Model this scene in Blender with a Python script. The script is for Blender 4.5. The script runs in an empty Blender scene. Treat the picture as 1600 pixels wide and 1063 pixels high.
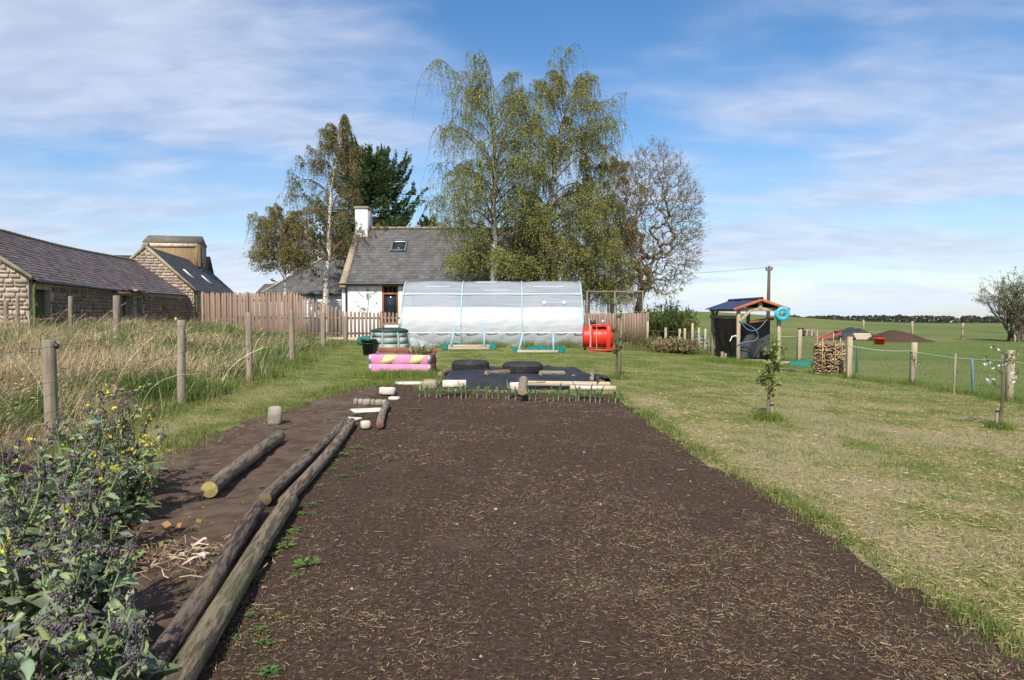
import bpy, math, random
import numpy as np
from mathutils import Vector, Matrix, Euler

# ------------------------------------------------------------------ camera, sky, sun, exposure
scene = bpy.context.scene
COL = scene.collection
CAM_H, FPX = 1.4, 1100.0
PITCH = math.atan((531.5 - 490.0) / FPX)
cam_data = bpy.data.cameras.new('camera')
cam_data.sensor_width = 36.0
cam_data.lens = 36.0 * FPX / 1600.0
cam_data.clip_start = 0.05
cam_data.clip_end = 5000.0
cam = bpy.data.objects.new('camera', cam_data)
COL.objects.link(cam)
cam.location = (0, 0, CAM_H)
cam.rotation_euler = (math.pi / 2 - PITCH, 0, 0)
scene.camera = cam

SUN_DIR = Vector((-0.20, -0.98, 0.98)).normalized()
SUN_EL = math.asin(SUN_DIR.z)
SUN_AZ = math.atan2(SUN_DIR.x, SUN_DIR.y)          # clockwise from +Y
sun_data = bpy.data.lights.new('sun', 'SUN')
sun_data.energy = 4.6
sun_data.angle = math.radians(0.55)
sun_data.color = (1.0, 0.95, 0.87)
sun = bpy.data.objects.new('sun', sun_data)
COL.objects.link(sun)
sun.location = (-20, -14, 24)
sun.rotation_euler = SUN_DIR.to_track_quat('Z', 'Y').to_euler()

scene.view_settings.view_transform = 'Standard'
scene.view_settings.look = 'None'
scene.view_settings.gamma = 1.0
scene.view_settings.use_curve_mapping = False
scene.view_settings.exposure = 0.42
scene.cycles.max_bounces = 8
scene.cycles.diffuse_bounces = 3
scene.cycles.transparent_max_bounces = 24
scene.cycles.use_denoising = True

world = bpy.data.worlds.new('World')
scene.world = world
world.use_nodes = True


class N:
    """small wrapper to write node trees briefly"""
    def __init__(self, tree):
        self.t = tree
        tree.nodes.clear()

    def node(self, typ, **kw):
        n = self.t.nodes.new(typ)
        for k, v in kw.items():
            setattr(n, k, v)
        return n

    def put(self, sock, v):
        if isinstance(v, bpy.types.NodeSocket):
            self.t.links.new(v, sock)
        else:
            if sock.type == 'RGBA' and len(v) == 3:
                v = (*v, 1.0)
            sock.default_value = v

    def math(self, op, a, b=0.0, clamp=False):
        n = self.node('ShaderNodeMath', operation=op, use_clamp=clamp)
        self.put(n.inputs[0], a)
        self.put(n.inputs[1], b)
        return n.outputs[0]

    def mix(self, f, a, b, mode='MIX'):
        n = self.node('ShaderNodeMix', data_type='RGBA', blend_type=mode)
        self.put(n.inputs[0], f)
        self.put(n.inputs[6], a)
        self.put(n.inputs[7], b)
        return n.outputs[2]

    def noise(self, vec, scale, detail=4, rough=0.55, dist=0.0):
        n = self.node('ShaderNodeTexNoise')
        if vec is not None:
            self.put(n.inputs['Vector'], vec)
        n.inputs['Scale'].default_value = scale
        n.inputs['Detail'].default_value = detail
        n.inputs['Roughness'].default_value = rough
        n.inputs['Distortion'].default_value = dist
        return n.outputs[0]

    def ramp(self, v, lo, hi, a=0.0, b=1.0):
        n = self.node('ShaderNodeMapRange', interpolation_type='SMOOTHSTEP')
        self.put(n.inputs[0], v)
        n.inputs[1].default_value = lo
        n.inputs[2].default_value = hi
        n.inputs[3].default_value = a
        n.inputs[4].default_value = b
        return n.outputs[0]

    def mapping(self, vec, scale=(1, 1, 1), loc=(0, 0, 0), rot=(0, 0, 0)):
        n = self.node('ShaderNodeMapping')
        self.put(n.inputs[0], vec)
        n.inputs[1].default_value = loc
        n.inputs[2].default_value = rot
        n.inputs[3].default_value = scale
        return n.outputs[0]


# sky: Nishita blue with thin sheets of broken cloud on a plane high above
w = N(world.node_tree)
SKY_K = 0.115
sky = w.node('ShaderNodeTexSky', sky_type='NISHITA', sun_disc=False)
sky.sun_elevation = SUN_EL
sky.sun_rotation = SUN_AZ
sky.altitude = 50
sky.air_density = 1.0
sky.dust_density = 0.6
sky.ozone_density = 3.0
hs = w.node('ShaderNodeHueSaturation')
hs.inputs['Saturation'].default_value = 1.22
w.put(hs.inputs['Color'], sky.outputs[0])
tc = w.node('ShaderNodeTexCoord')
sep = w.node('ShaderNodeSeparateXYZ')
w.put(sep.inputs[0], tc.outputs['Generated'])
zc = w.math('MAXIMUM', sep.outputs[2], 0.0)
den = w.math('ADD', zc, 0.17)
cx = w.math('DIVIDE', sep.outputs[0], den)
cy = w.math('DIVIDE', sep.outputs[1], den)
cmb = w.node('ShaderNodeCombineXYZ')
w.put(cmb.inputs[0], cx)
w.put(cmb.inputs[1], cy)
big = w.noise(w.mapping(cmb.outputs[0], (0.55, 0.75, 1), (3.1, 0.4, 0.0), (0, 0, 0.25)), 1.0, 2, 0.5, 0.2)
mid = w.noise(w.mapping(cmb.outputs[0], (1.2, 1.9, 1), (8.0, 2.0, 3.0), (0, 0, 0.3)), 1.0, 4, 0.5, 0.25)
fine = w.noise(w.mapping(cmb.outputs[0], (3.0, 5.5, 1), (1.0, 5.0, 7.0), (0, 0, 0.3)), 1.3, 4, 0.55, 0.4)
cov = w.math('ADD', w.math('MULTIPLY', big, 0.60), w.math('MULTIPLY', mid, 0.33))
cov = w.math('ADD', cov, w.math('MULTIPLY', fine, 0.07))
mask = w.ramp(cov, 0.435, 0.60, 0.0, 0.82)
# long level streaks low over the horizon
low = w.noise(w.mapping(tc.outputs['Generated'], (1.6, 1.6, 22.0), (0.3, 0.0, 0.2)), 1.4, 4, 0.5, 0.2)
lowm = w.math('MULTIPLY', w.ramp(low, 0.36, 0.60, 0.25, 0.9), w.ramp(zc, 0.08, 0.24, 1.0, 0.0))
mask = w.math('MAXIMUM', mask, lowm)
tone = w.ramp(fine, 0.30, 0.72, 0.0, 1.0)
ccol = w.mix(tone, (3.7, 4.15, 5.3), (4.7, 5.15, 6.3))
ccol = w.mix(w.ramp(zc, 0.0, 0.12, 0.6, 0.0), ccol, (5.6, 6.4, 7.6))
out_c = w.mix(mask, hs.outputs[0], ccol)
bg = w.node('ShaderNodeBackground')
w.put(bg.inputs[0], out_c)
bg.inputs[1].default_value = SKY_K
wo = w.node('ShaderNodeOutputWorld')
w.put(wo.inputs[0], bg.outputs[0])


# ------------------------------------------------------------------ noise, terrain, pixel geometry
def _hash(ix, iy, seed):
    h = (ix.astype(np.int64) * 374761393 + iy.astype(np.int64) * 668265263 + seed * 974634777) & 0xFFFFFFFF
    h = ((h ^ (h >> 13)) * 1274126177) & 0xFFFFFFFF
    h = (h ^ (h >> 16)) & 0xFFFFFF
    return h / float(0xFFFFFF)


def vnoise(x, y, seed=0):
    x = np.asarray(x, float)
    y = np.asarray(y, float)
    ix, iy = np.floor(x), np.floor(y)
    fx, fy = x - ix, y - iy
    fx = fx * fx * (3 - 2 * fx)
    fy = fy * fy * (3 - 2 * fy)
    a, b = _hash(ix, iy, seed), _hash(ix + 1, iy, seed)
    c, d = _hash(ix, iy + 1, seed), _hash(ix + 1, iy + 1, seed)
    return (a * (1 - fx) + b * fx) * (1 - fy) + (c * (1 - fx) + d * fx) * fy


def fbm(x, y, seed=0, oct=4):
    s, amp, tot = 0.0, 1.0, 0.0
    for o in range(oct):
        s = s + amp * vnoise(np.asarray(x) * 2 ** o, np.asarray(y) * 2 ** o, seed + o * 17)
        tot += amp
        amp *= 0.5
    return s / tot


def ss(a, b, x):
    t = np.clip((np.asarray(x, float) - a) / (b - a), 0, 1)
    return t * t * (3 - 2 * t)


def T(x, y):
    """height of the land"""
    x = np.asarray(x, float)
    y = np.asarray(y, float)
    z = 0.15 * ss(3, 13, y)
    z = z + 0.10 * ss(-3.0, -4.8, x) * ss(4, 10, y) + 0.06 * ss(-6, -14, x)
    z = z + 0.50 * ss(-6.5, -11, x) * ss(8, 16, y) * (1 - ss(27, 34, y))
    z = z - 0.055 * np.clip(x - 2.0, 0, 8.0) * ss(2, 9, y)
    z = z + 2.2 * np.exp(-((x - 30) / 22.0) ** 2 - ((y - 130) / 38.0) ** 2)
    z = z - 5.0 * ss(115, 330, y) - 0.02 * np.clip(y - 330, 0, 3000) - 2.0 * ss(80, 300, np.abs(x)) * ss(60, 200, y)
    return z


def ray(px, py):
    dx, dy = (px - 800.0) / FPX, (531.5 - py) / FPX
    c, s = math.cos(PITCH), math.sin(PITCH)
    return np.array([dx, c + dy * s, -s + dy * c])


def at(px, py, Y):
    d = ray(px, py)
    d = d / d[1]
    return Vector((d[0] * Y, Y, CAM_H + d[2] * Y))


def G(px, py, ymax=200.0):
    """where the line of sight through a photo pixel meets the land"""
    d = ray(px, py)
    d = d / d[1]
    Y = np.linspace(1.0, ymax, 8000)
    h = CAM_H + d[2] * Y - T(d[0] * Y, Y)
    i = int(np.argmax(h < 0)) if (h < 0).any() else len(Y) - 1
    y0 = Y[i - 1] if i > 0 else Y[0]
    y1 = Y[i]
    for _ in range(30):
        m = 0.5 * (y0 + y1)
        if CAM_H + d[2] * m - float(T(d[0] * m, m)) < 0:
            y1 = m
        else:
            y0 = m
    return Vector((d[0] * y1, y1, float(T(d[0] * y1, y1))))


def S(Y):
    return Y / FPX          # metres per photo pixel at depth Y


# ------------------------------------------------------------------ mesh helpers
class MB:
    def __init__(self):
        self.V, self.F, self.C, self.n = [], [], [], 0

    def add(self, v, faces, tint=None):
        v = np.asarray(v, float).reshape(-1, 3)
        for f in faces if isinstance(faces, list) else [faces]:
            f = np.asarray(f, int)
            if f.ndim == 1:
                f = f[None]
            self.F.append(f + self.n)
        self.V.append(v)
        if tint is None:
            tint = (1, 1, 1)
        t = np.asarray(tint, float)
        if t.ndim == 1:
            t = np.broadcast_to(t, (len(v), 3))
        self.C.append(t)
        self.n += len(v)
        return self

    def hexa(self, p, tint=None):
        """8 corners: bottom ring then top ring, both counter-clockwise from above"""
        return self.add(p, np.array([[0, 3, 2, 1], [4, 5, 6, 7], [0, 1, 5, 4], [1, 2, 6, 5], [2, 3, 7, 6], [3, 0, 4, 7]]), tint)

    def box(self, c, s, R=None, tint=None, jit=0.0, rng=None):
        q = np.array([[-1, -1, -1], [1, -1, -1], [1, 1, -1], [-1, 1, -1], [-1, -1, 1], [1, -1, 1], [1, 1, 1], [-1, 1, 1]], float) * 0.5 * np.array(s, float)
        if jit:
            q = q + rng.normal(0, jit, q.shape)
        if R is not None:
            q = q @ np.array(R.to_3x3()).T
        return self.hexa(q + np.array(c, float), tint)

    def bevel_box(self, c, s, b, R=None, tint=None):
        """box with chamfered edges (24 vertices)"""
        s = np.array(s, float) * 0.5
        vs, key = [], {}
        for sx in (-1, 1):
            for sy in (-1, 1):
                for sz in (-1, 1):
                    sg = np.array([sx, sy, sz], float)
                    for ax in range(3):
                        p = sg * (s - b)
                        p[ax] = sg[ax] * s[ax]
                        key[(sx, sy, sz, ax)] = len(vs)
                        vs.append(p)
        k = lambda x, y, z, a: key[(x, y, z, a)]
        f4, f3 = [], []
        for ax in range(3):
            o = [i for i in range(3) if i != ax]
            for sg in (-1, 1):
                ring = []
                for a, bb in ((-1, -1), (1, -1), (1, 1), (-1, 1)):
                    q = [0, 0, 0]
                    q[ax], q[o[0]], q[o[1]] = sg, a, bb
                    ring.append(k(*q, ax))
                f4.append(ring)
        for ax in range(3):
            o = [i for i in range(3) if i != ax]
            for a in (-1, 1):
                for bb in (-1, 1):
                    q0, q1 = [0, 0, 0], [0, 0, 0]
                    q0[ax], q1[ax] = -1, 1
                    q0[o[0]] = q1[o[0]] = a
                    q0[o[1]] = q1[o[1]] = bb
                    f4.append([k(*q0, o[0]), k(*q1, o[0]), k(*q1, o[1]), k(*q0, o[1])])
        for sx in (-1, 1):
            for sy in (-1, 1):
                for sz in (-1, 1):
                    f3.append([k(sx, sy, sz, 0), k(sx, sy, sz, 1), k(sx, sy, sz, 2)])
        v = np.array(vs)

        def orient(fs):
            out = []
            for f in fs:
                a, bq, cq = v[f[0]], v[f[1]], v[f[2]]
                nrm = np.cross(bq - a, cq - a)
                out.append(f if nrm @ v[f].mean(0) > 0 else f[::-1])
            return np.array(out)
        f4, f3 = orient(f4), orient(f3)
        if R is not None:
            v = v @ np.array(R.to_3x3()).T
        return self.add(v + np.array(c, float), [f4, f3], tint)

    def tubes(self, P, R, n=5, cap=False, tint=None):
        P = np.asarray(P, float)
        R = np.asarray(R, float)
        if P.ndim == 2:
            P, R = P[None], np.broadcast_to(R, (1, P.shape[0])) if R.ndim < 2 else R
        m, k, _ = P.shape
        R = np.broadcast_to(R, (m, k))
        Tn = np.gradient(P, axis=1)
        Tn /= np.linalg.norm(Tn, axis=2, keepdims=True) + 1e-9
        mean = np.abs(Tn.mean(1))
        ref = np.where((mean[:, 2] > 0.8)[:, None], np.array([1.0, 0.0, 0.0]), np.array([0.0, 0.0, 1.0]))[:, None, :]
        A = np.cross(Tn, np.broadcast_to(ref, Tn.shape))
        A /= np.linalg.norm(A, axis=2, keepdims=True) + 1e-9
        B = np.cross(Tn, A)
        ang = np.arange(n) * 2 * math.pi / n
        ring = P[:, :, None] + R[:, :, None, None] * (A[:, :, None] * np.cos(ang)[None, None, :, None] - B[:, :, None] * np.sin(ang)[None, None, :, None])
        i = np.arange(m)[:, None, None] * k * n + np.arange(k - 1)[None, :, None] * n
        j = np.arange(n)[None, None, :]
        j2 = (j + 1) % n
        f = np.stack([i + j, i + n + j, i + n + j2, i + j2], -1).reshape(-1, 4)[:, ::-1]
        faces = [f]
        if cap:
            a0 = (np.arange(m)[:, None] * k * n + np.arange(n)[None])
            faces.append(a0[:, ::-1])
            faces.append(a0 + (k - 1) * n)
        if tint is not None:
            t = np.asarray(tint, float)
            if t.ndim == 2 and len(t) == m:
                t = np.repeat(t, k * n, axis=0)
            tint = t
        return self.add(ring.reshape(-1, 3), faces, tint)

    def lathe(self, prof, n=24, c=(0, 0, 0), tint=None, R=None, close=False):
        """profile of (r, z) turned about z"""
        prof = np.array(prof, float)
        k = len(prof)
        ang = np.arange(n) * 2 * math.pi / n
        v = np.stack([prof[:, None, 0] * np.cos(ang), prof[:, None, 0] * np.sin(ang), np.repeat(prof[:, 1:2], n, 1)], -1).reshape(-1, 3)
        i = np.arange(k if close else k - 1)[:, None] * n
        i2 = ((np.arange(k if close else k - 1) + 1) % k)[:, None] * n
        j = np.arange(n)[None]
        f = np.stack([i + j, i + (j + 1) % n, i2 + (j + 1) % n, i2 + j], -1).reshape(-1, 4)
        if R is not None:
            v = v @ np.array(R.to_3x3()).T
        return self.add(v + np.array(c, float), f, tint)

    def grid(self, X, Y, Z, tint=None, flip=False):
        a, b = X.shape
        v = np.stack([X, Y, Z], -1).reshape(-1, 3)
        i = np.arange(a - 1)[:, None] * b
        j = np.arange(b - 1)[None]
        f = np.stack([i + j, i + j + 1, i + b + j + 1, i + b + j], -1).reshape(-1, 4)
        if flip:
            f = f[:, ::-1]
        return self.add(v, f, tint)

    def quads(self, a, b, c, d, tint=None):
        m = len(a)
        v = np.stack([a, b, c, d], 1).reshape(-1, 3)
        if tint is not None:
            tint = np.asarray(tint, float)
            if tint.ndim == 2:
                tint = np.repeat(tint, 4, axis=0)
        return self.add(v, np.arange(m * 4).reshape(-1, 4), tint)

    def blades(self, p, h, wdt, lean, rng, tint, curl=0.5):
        """grass blades: root p (N,3), height h, width, lean vector (N,2)"""
        m = len(p)
        a = rng.uniform(0, 2 * math.pi, m)
        s = np.stack([np.cos(a), np.sin(a), np.zeros(m)], 1) * (wdt * 0.5)[:, None]
        L = np.concatenate([lean, np.zeros((m, 1))], 1)
        up = np.array([0, 0, 1.0])
        m1 = p + up * (h * 0.55)[:, None] + L * (h * 0.30)[:, None]
        t1 = p + up * (h * (1.0 - curl * np.linalg.norm(lean, axis=1) * 0.6).clip(0.15, 1))[:, None] + L * h[:, None]
        v = np.stack([p - s, p + s, m1 + s * 0.7, m1 - s * 0.7, t1], 1).reshape(-1, 3)
        i = np.arange(m)[:, None] * 5
        tint = np.asarray(tint)
        if tint.ndim == 2:
            tint = np.repeat(tint, 5, 0)
        return self.add(v, [i + np.array([0, 1, 2, 3]), i + np.array([3, 2, 4])], tint)

    def leaves(self, c, size, rng, tint, ax=None, wid=0.6):
        """diamond leaves centred on c"""
        m = len(c)
        if ax is None:
            ax = rng.normal(0, 1, (m, 3))
        ax = ax / (np.linalg.norm(ax, axis=1, keepdims=True) + 1e-9)
        o = np.cross(ax, rng.normal(0, 1, (m, 3)))
        o /= np.linalg.norm(o, axis=1, keepdims=True) + 1e-9
        sz = (size * np.ones(m))[:, None]
        return self.quads(c - ax * sz * 0.5, c + o * sz * wid * 0.5, c + ax * sz * 0.5, c - o * sz * wid * 0.5, tint)

    def strips(self, P, wdt, rng, tint):
        """thin flat strands along polylines P (m,k,3)"""
        m, k, _ = P.shape
        d = P[:, -1] - P[:, 0]
        s = np.cross(d, rng.normal(0, 1, (m, 3)))
        s /= np.linalg.norm(s, axis=1, keepdims=True) + 1e-9
        s = s[:, None, :] * (np.ones(m) * wdt * 0.5)[:, None, None]
        v = np.stack([P - s, P + s], 2).reshape(-1, 3)
        i = np.arange(m)[:, None] * 2 * k + np.arange(k - 1)[None] * 2
        f = np.stack([i, i + 1, i + 3, i + 2], -1).reshape(-1, 4)
        tint = np.asarray(tint)
        if tint.ndim == 2:
            tint = np.repeat(tint, 2 * k, 0)
        return self.add(v, f, tint)

    def mesh(self, name, mat, smooth=False):
        V = np.concatenate(self.V).astype(np.float32)
        C = np.concatenate(self.C).astype(np.float32)
        me = bpy.data.meshes.new(name)
        sizes = np.concatenate([np.full(len(f), f.shape[1]) for f in self.F])
        loops = np.concatenate([f.reshape(-1) for f in self.F]).astype(np.int32)
        me.vertices.add(len(V))
        me.vertices.foreach_set('co', V.reshape(-1))
        me.loops.add(len(loops))
        me.loops.foreach_set('vertex_index', loops)
        me.polygons.add(len(sizes))
        starts = np.concatenate([[0], np.cumsum(sizes)[:-1]]).astype(np.int32)
        me.polygons.foreach_set('loop_start', starts)
        if smooth:
            me.polygons.foreach_set('use_smooth', np.ones(len(sizes), bool))
        a = me.attributes.new('tint', 'FLOAT_COLOR', 'POINT')
        a.data.foreach_set('color', np.concatenate([C, np.ones((len(C), 1), np.float32)], 1).reshape(-1))
        me.update(calc_edges=True)
        me.validate()
        if mat is not None:
            me.materials.append(mat)
        return me

    def build(self, name, mat, parent=None, smooth=False, loc=None, kind=None):
        o = bpy.data.objects.new(name, self.mesh(name, mat, smooth))
        COL.objects.link(o)
        if parent is not None:
            o.parent = parent
        if loc is not None:
            o.location = loc
        if kind:
            o['kind'] = kind
        return o


def tag(o, label, cat, group=None):
    o['label'] = label
    o['category'] = cat
    if group:
        o['group'] = group
    return o


def thing(name, label, cat, loc=(0, 0, 0), rz=0.0, group=None):
    o = bpy.data.objects.new(name, None)
    COL.objects.link(o)
    o.empty_display_size = 0.1
    o.location = loc
    o.rotation_euler = (0, 0, rz)
    return tag(o, label, cat, group)


def inst(src, parent=None, loc=None, rot=None, scale=None):
    """another object sharing src's mesh"""
    o = src.copy()
    COL.objects.link(o)
    if parent is not None:
        o.parent = parent
    if loc is not None:
        o.location = loc
    if rot is not None:
        o.rotation_euler = rot
    if scale is not None:
        o.scale = scale
    return o


def copy_thing(src, label=None, **kw):
    r = src.copy()
    COL.objects.link(r)
    for ch in list(src.children):
        c = ch.copy()
        COL.objects.link(c)
        c.parent = r
        for g in list(ch.children):
            d = g.copy()
            COL.objects.link(d)
            d.parent = c
    if label:
        r['label'] = label
    for k_, v_ in kw.items():
        setattr(r, k_, v_)
    return r


def Rz(a):
    return Matrix.Rotation(a, 3, 'Z')


def align(d):
    """rotation taking local z onto direction d"""
    return Vector(d).to_track_quat('Z', 'Y').to_matrix()


# ------------------------------------------------------------------ materials
def M(name, c1, c2=None, scale=6.0, rough=0.8, bump=0.0, bscale=30.0, tint=False, rnd=0.0, stretch=(1, 1, 1),
      metal=0.0, detail=5, lo=0.35, hi=0.65, c3=None, scale3=1.2, lo3=0.5, hi3=0.65, spec=0.35, transl=0.0, alpha=1.0, coat=0.0):
    m = bpy.data.materials.new(name)
    m.use_nodes = True
    g = N(m.node_tree)
    tc = g.node('ShaderNodeTexCoord')
    vec = g.mapping(tc.outputs['Object'], stretch)
    if rnd:
        oi = g.node('ShaderNodeObjectInfo')
        off = g.node('ShaderNodeVectorMath', operation='ADD')
        g.put(off.inputs[0], vec)
        cmbr = g.node('ShaderNodeCombineXYZ')
        k = g.math('MULTIPLY', oi.outputs['Random'], 37.0)
        for q in range(3):
            g.put(cmbr.inputs[q], k)
        g.put(off.inputs[1], cmbr.outputs[0])
        vec = off.outputs[0]
    col = c1 if c2 is None else g.mix(g.ramp(g.noise(vec, scale, detail), lo, hi), c1, c2)
    if c3 is not None:
        col = g.mix(g.ramp(g.noise(vec, scale3, 4, 0.6), lo3, hi3), col, c3)
    if tint:
        at_ = g.node('ShaderNodeAttribute', attribute_name='tint')
        col = g.mix(1.0, col, at_.outputs['Color'], 'MULTIPLY')
    if rnd:
        hv = g.node('ShaderNodeHueSaturation')
        mr = g.node('ShaderNodeMapRange')
        g.put(mr.inputs[0], oi.outputs['Random'])
        mr.inputs[3].default_value = 1 - rnd
        mr.inputs[4].default_value = 1 + rnd
        g.put(hv.inputs['Value'], mr.outputs[0])
        g.put(hv.inputs['Color'], col)
        col = hv.outputs[0]
    b = g.node('ShaderNodeBsdfPrincipled')
    g.put(b.inputs['Base Color'], col)
    b.inputs['Roughness'].default_value = rough
    b.inputs['Metallic'].default_value = metal
    b.inputs['Specular IOR Level'].default_value = spec
    b.inputs['Alpha'].default_value = alpha
    b.inputs['Coat Weight'].default_value = coat
    if bump:
        bn = g.node('ShaderNodeBump')
        bn.inputs['Strength'].default_value = bump
        bn.inputs['Distance'].default_value = 0.02
        g.put(bn.inputs['Height'], g.noise(vec, bscale, 6, 0.65))
        g.put(b.inputs['Normal'], bn.outputs[0])
    sh = b.outputs[0]
    if transl:
        tr = g.node('ShaderNodeBsdfTranslucent')
        g.put(tr.inputs[0], col)
        mx = g.node('ShaderNodeMixShader')
        mx.inputs[0].default_value = transl
        g.t.links.new(sh, mx.inputs[1])
        g.t.links.new(tr.outputs[0], mx.inputs[2])
        sh = mx.outputs[0]
    o = g.node('ShaderNodeOutputMaterial')
    g.t.links.new(sh, o.inputs[0])
    return m


W1 = (1, 1, 1)
m_grass = M('grass_blades', W1, (0.75, 0.8, 0.7), 3.0, 0.7, tint=True, transl=0.3, spec=0.2)
m_brass = M('brassica_leaf', W1, (0.72, 0.8, 0.78), 14.0, 0.75, 0.15, 40, tint=True, transl=0.15, spec=0.10)
m_leaf = M('leaves', W1, (0.8, 0.85, 0.8), 2.0, 0.6, tint=True, transl=0.35, spec=0.25)
m_twig = M('twigs', W1, (0.7, 0.7, 0.7), 9.0, 0.85, tint=True)
m_straw = M('dry_straw', W1, (0.7, 0.68, 0.65), 8.0, 0.85, tint=True, spec=0.15)
m_post = M('weathered_post_wood', (0.30, 0.24, 0.17), (0.19, 0.155, 0.12), 5.0, 0.9, 0.5, 40, stretch=(6, 6, 0.5), rnd=0.12, c3=(0.15, 0.16, 0.08), scale3=2.0, lo3=0.58, hi3=0.75)
m_newpost = M('pale_post_wood', (0.46, 0.37, 0.24), (0.33, 0.26, 0.17), 5.0, 0.85, 0.4, 40, stretch=(6, 6, 0.5), rnd=0.1)
m_wire = M('galvanised_wire', (0.28, 0.29, 0.29), rough=0.45, metal=0.7)
m_rope = M('white_rope', (0.6, 0.6, 0.56), (0.45, 0.45, 0.42), 30)
m_stone = M('rubble_stone', (0.44, 0.36, 0.28), (0.27, 0.22, 0.175), 4.0, 0.95, 0.6, 18, rnd=0.30, tint=True, c3=(0.47, 0.32, 0.23), scale3=1.3, lo3=0.45, hi3=0.65)
m_mortar = M('lime_mortar', (0.46, 0.39, 0.29), (0.33, 0.275, 0.205), 3.0, 0.95, 0.5, 30)
m_slate_old = M('old_slate', (0.115, 0.088, 0.085), (0.17, 0.132, 0.12), 2.5, 0.75, 0.2, 30, tint=True, c3=(0.15, 0.12, 0.085), scale3=0.6, lo3=0.55, hi3=0.75)
m_slate = M('grey_slate', (0.092, 0.087, 0.083), (0.125, 0.117, 0.111), 1.5, 0.62, 0.15, 30, tint=True)
m_white = M('white_render', (0.80, 0.79, 0.76), (0.70, 0.69, 0.66), 1.2, 0.85, 0.15, 60)
m_skew = M('sandstone_coping', (0.36, 0.29, 0.19), (0.24, 0.20, 0.14), 3, 0.9, 0.3, 25)
m_dark = M('dark_interior', (0.012, 0.012, 0.013), rough=0.9)
m_glass = M('window_glass', (0.02, 0.027, 0.035), rough=0.06, spec=0.6)
m_orange = M('varnished_wood', (0.30, 0.10, 0.025), (0.22, 0.07, 0.02), 4, 0.4, stretch=(5, 5, 0.6))
m_grey_metal = M('grey_painted_metal', (0.12, 0.13, 0.14), rough=0.45, metal=0.2)
m_gutter = M('dark_gutter', (0.02, 0.02, 0.022), rough=0.4)
m_green_pipe = M('mossy_pipe', (0.12, 0.15, 0.05), (0.07, 0.09, 0.03), 6)
m_bark_birch = M('birch_bark', (0.62, 0.57, 0.49), (0.40, 0.36, 0.30), 5, 0.8, 0.3, 20, stretch=(1, 1, 3.2), c3=(0.05, 0.042, 0.035), scale3=3.0, lo3=0.57, hi3=0.66)
m_bark = M('brown_bark', (0.12, 0.095, 0.07), (0.075, 0.06, 0.047), 6, 0.95, 0.6, 25, stretch=(1, 1, 0.3))
m_picket = M('red_brown_fence_wood', (0.29, 0.20, 0.145), (0.22, 0.145, 0.105), 4, 0.85, 0.2, 40, stretch=(6, 6, 0.5), rnd=0.16)
m_blackplastic = M('black_plastic', (0.018, 0.019, 0.02), (0.028, 0.029, 0.031), 4, 0.42, 0.25, 14, spec=0.5)
m_sheet = M('black_polythene', (0.016, 0.017, 0.020), (0.028, 0.029, 0.033), 3, 0.40, 0.4, 10, spec=0.55, c3=(0.10, 0.085, 0.06), scale3=4.0, lo3=0.63, hi3=0.75)
m_rubber = M('tyre_rubber', (0.022, 0.022, 0.023), (0.04, 0.038, 0.036), 8, 0.75, 0.2, 60)
m_paletimber = M('pale_sawn_timber', (0.50, 0.42, 0.29), (0.38, 0.31, 0.21), 4, 0.8, 0.3, 40, stretch=(0.6, 6, 6), rnd=0.1)
m_whitestone = M('white_stone', (0.66, 0.60, 0.50), (0.48, 0.42, 0.33), 6, 0.9, 0.4, 25, rnd=0.15)
m_greystone = M('grey_stone', (0.33, 0.29, 0.23), (0.22, 0.19, 0.15), 7, 0.95, 0.6, 22, rnd=0.12)

# ------------------------------------------------------------------ the land, cut into zones on one shared grid
def in_poly(x, y, poly):
    inside = np.zeros(np.shape(x), bool)
    n_ = len(poly)
    for i in range(n_):
        x0, y0 = poly[i]
        x1, y1 = poly[(i + 1) % n_]
        c = ((y0 > y) != (y1 > y)) & (x < (x1 - x0) * (y - y0) / (y1 - y0 + 1e-12) + x0)
        inside ^= c
    return inside


def g2(px, py):
    v = G(px, py)
    return (v.x, v.y)


SOIL = [g2(1005, 650), g2(1100, 716), g2(1230, 790), g2(1400, 905), g2(1600, 1035), (2.6, 1.9), (2.9, 0.8), (-4.1, 0.8), (-4.0, 4.6),
        g2(222, 728), g2(300, 690), g2(395, 655), g2(480, 628), g2(548, 606), g2(640, 600), g2(690, 612), g2(965, 616)]
LPOST_PX = [(82, 700, 170, 20), (283, 630, 130, 13), (390, 596, 108, 10), (457, 570, 85, 9), (505, 545, 58, 8), (540, 536, 42, 7)]
LPOST = [G(a, b) for a, b, _, _ in LPOST_PX]
RPOST_PX = [(1577, 628, 81, 9.5), (1426, 602, 67, 8), (1326, 592, 66, 7.5), (1248, 566, 51, 6)]
RPOST = [G(a, b) for a, b, _, _ in RPOST_PX]
LF = sorted([(p.y, p.x) for p in LPOST] + [(0.0, -4.75), (40.0, -8.0)])
RF = sorted([(p.y, p.x) for p in RPOST] + [(0.0, RPOST[0].x + 0.3), (26.0, 8.6), (45.0, 9.0)])


def fence_l(y):
    return np.interp(y, [a for a, _ in LF], [b for _, b in LF])


def fence_r(y):
    return np.interp(y, [a for a, _ in RF], [b for _, b in RF])


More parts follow.
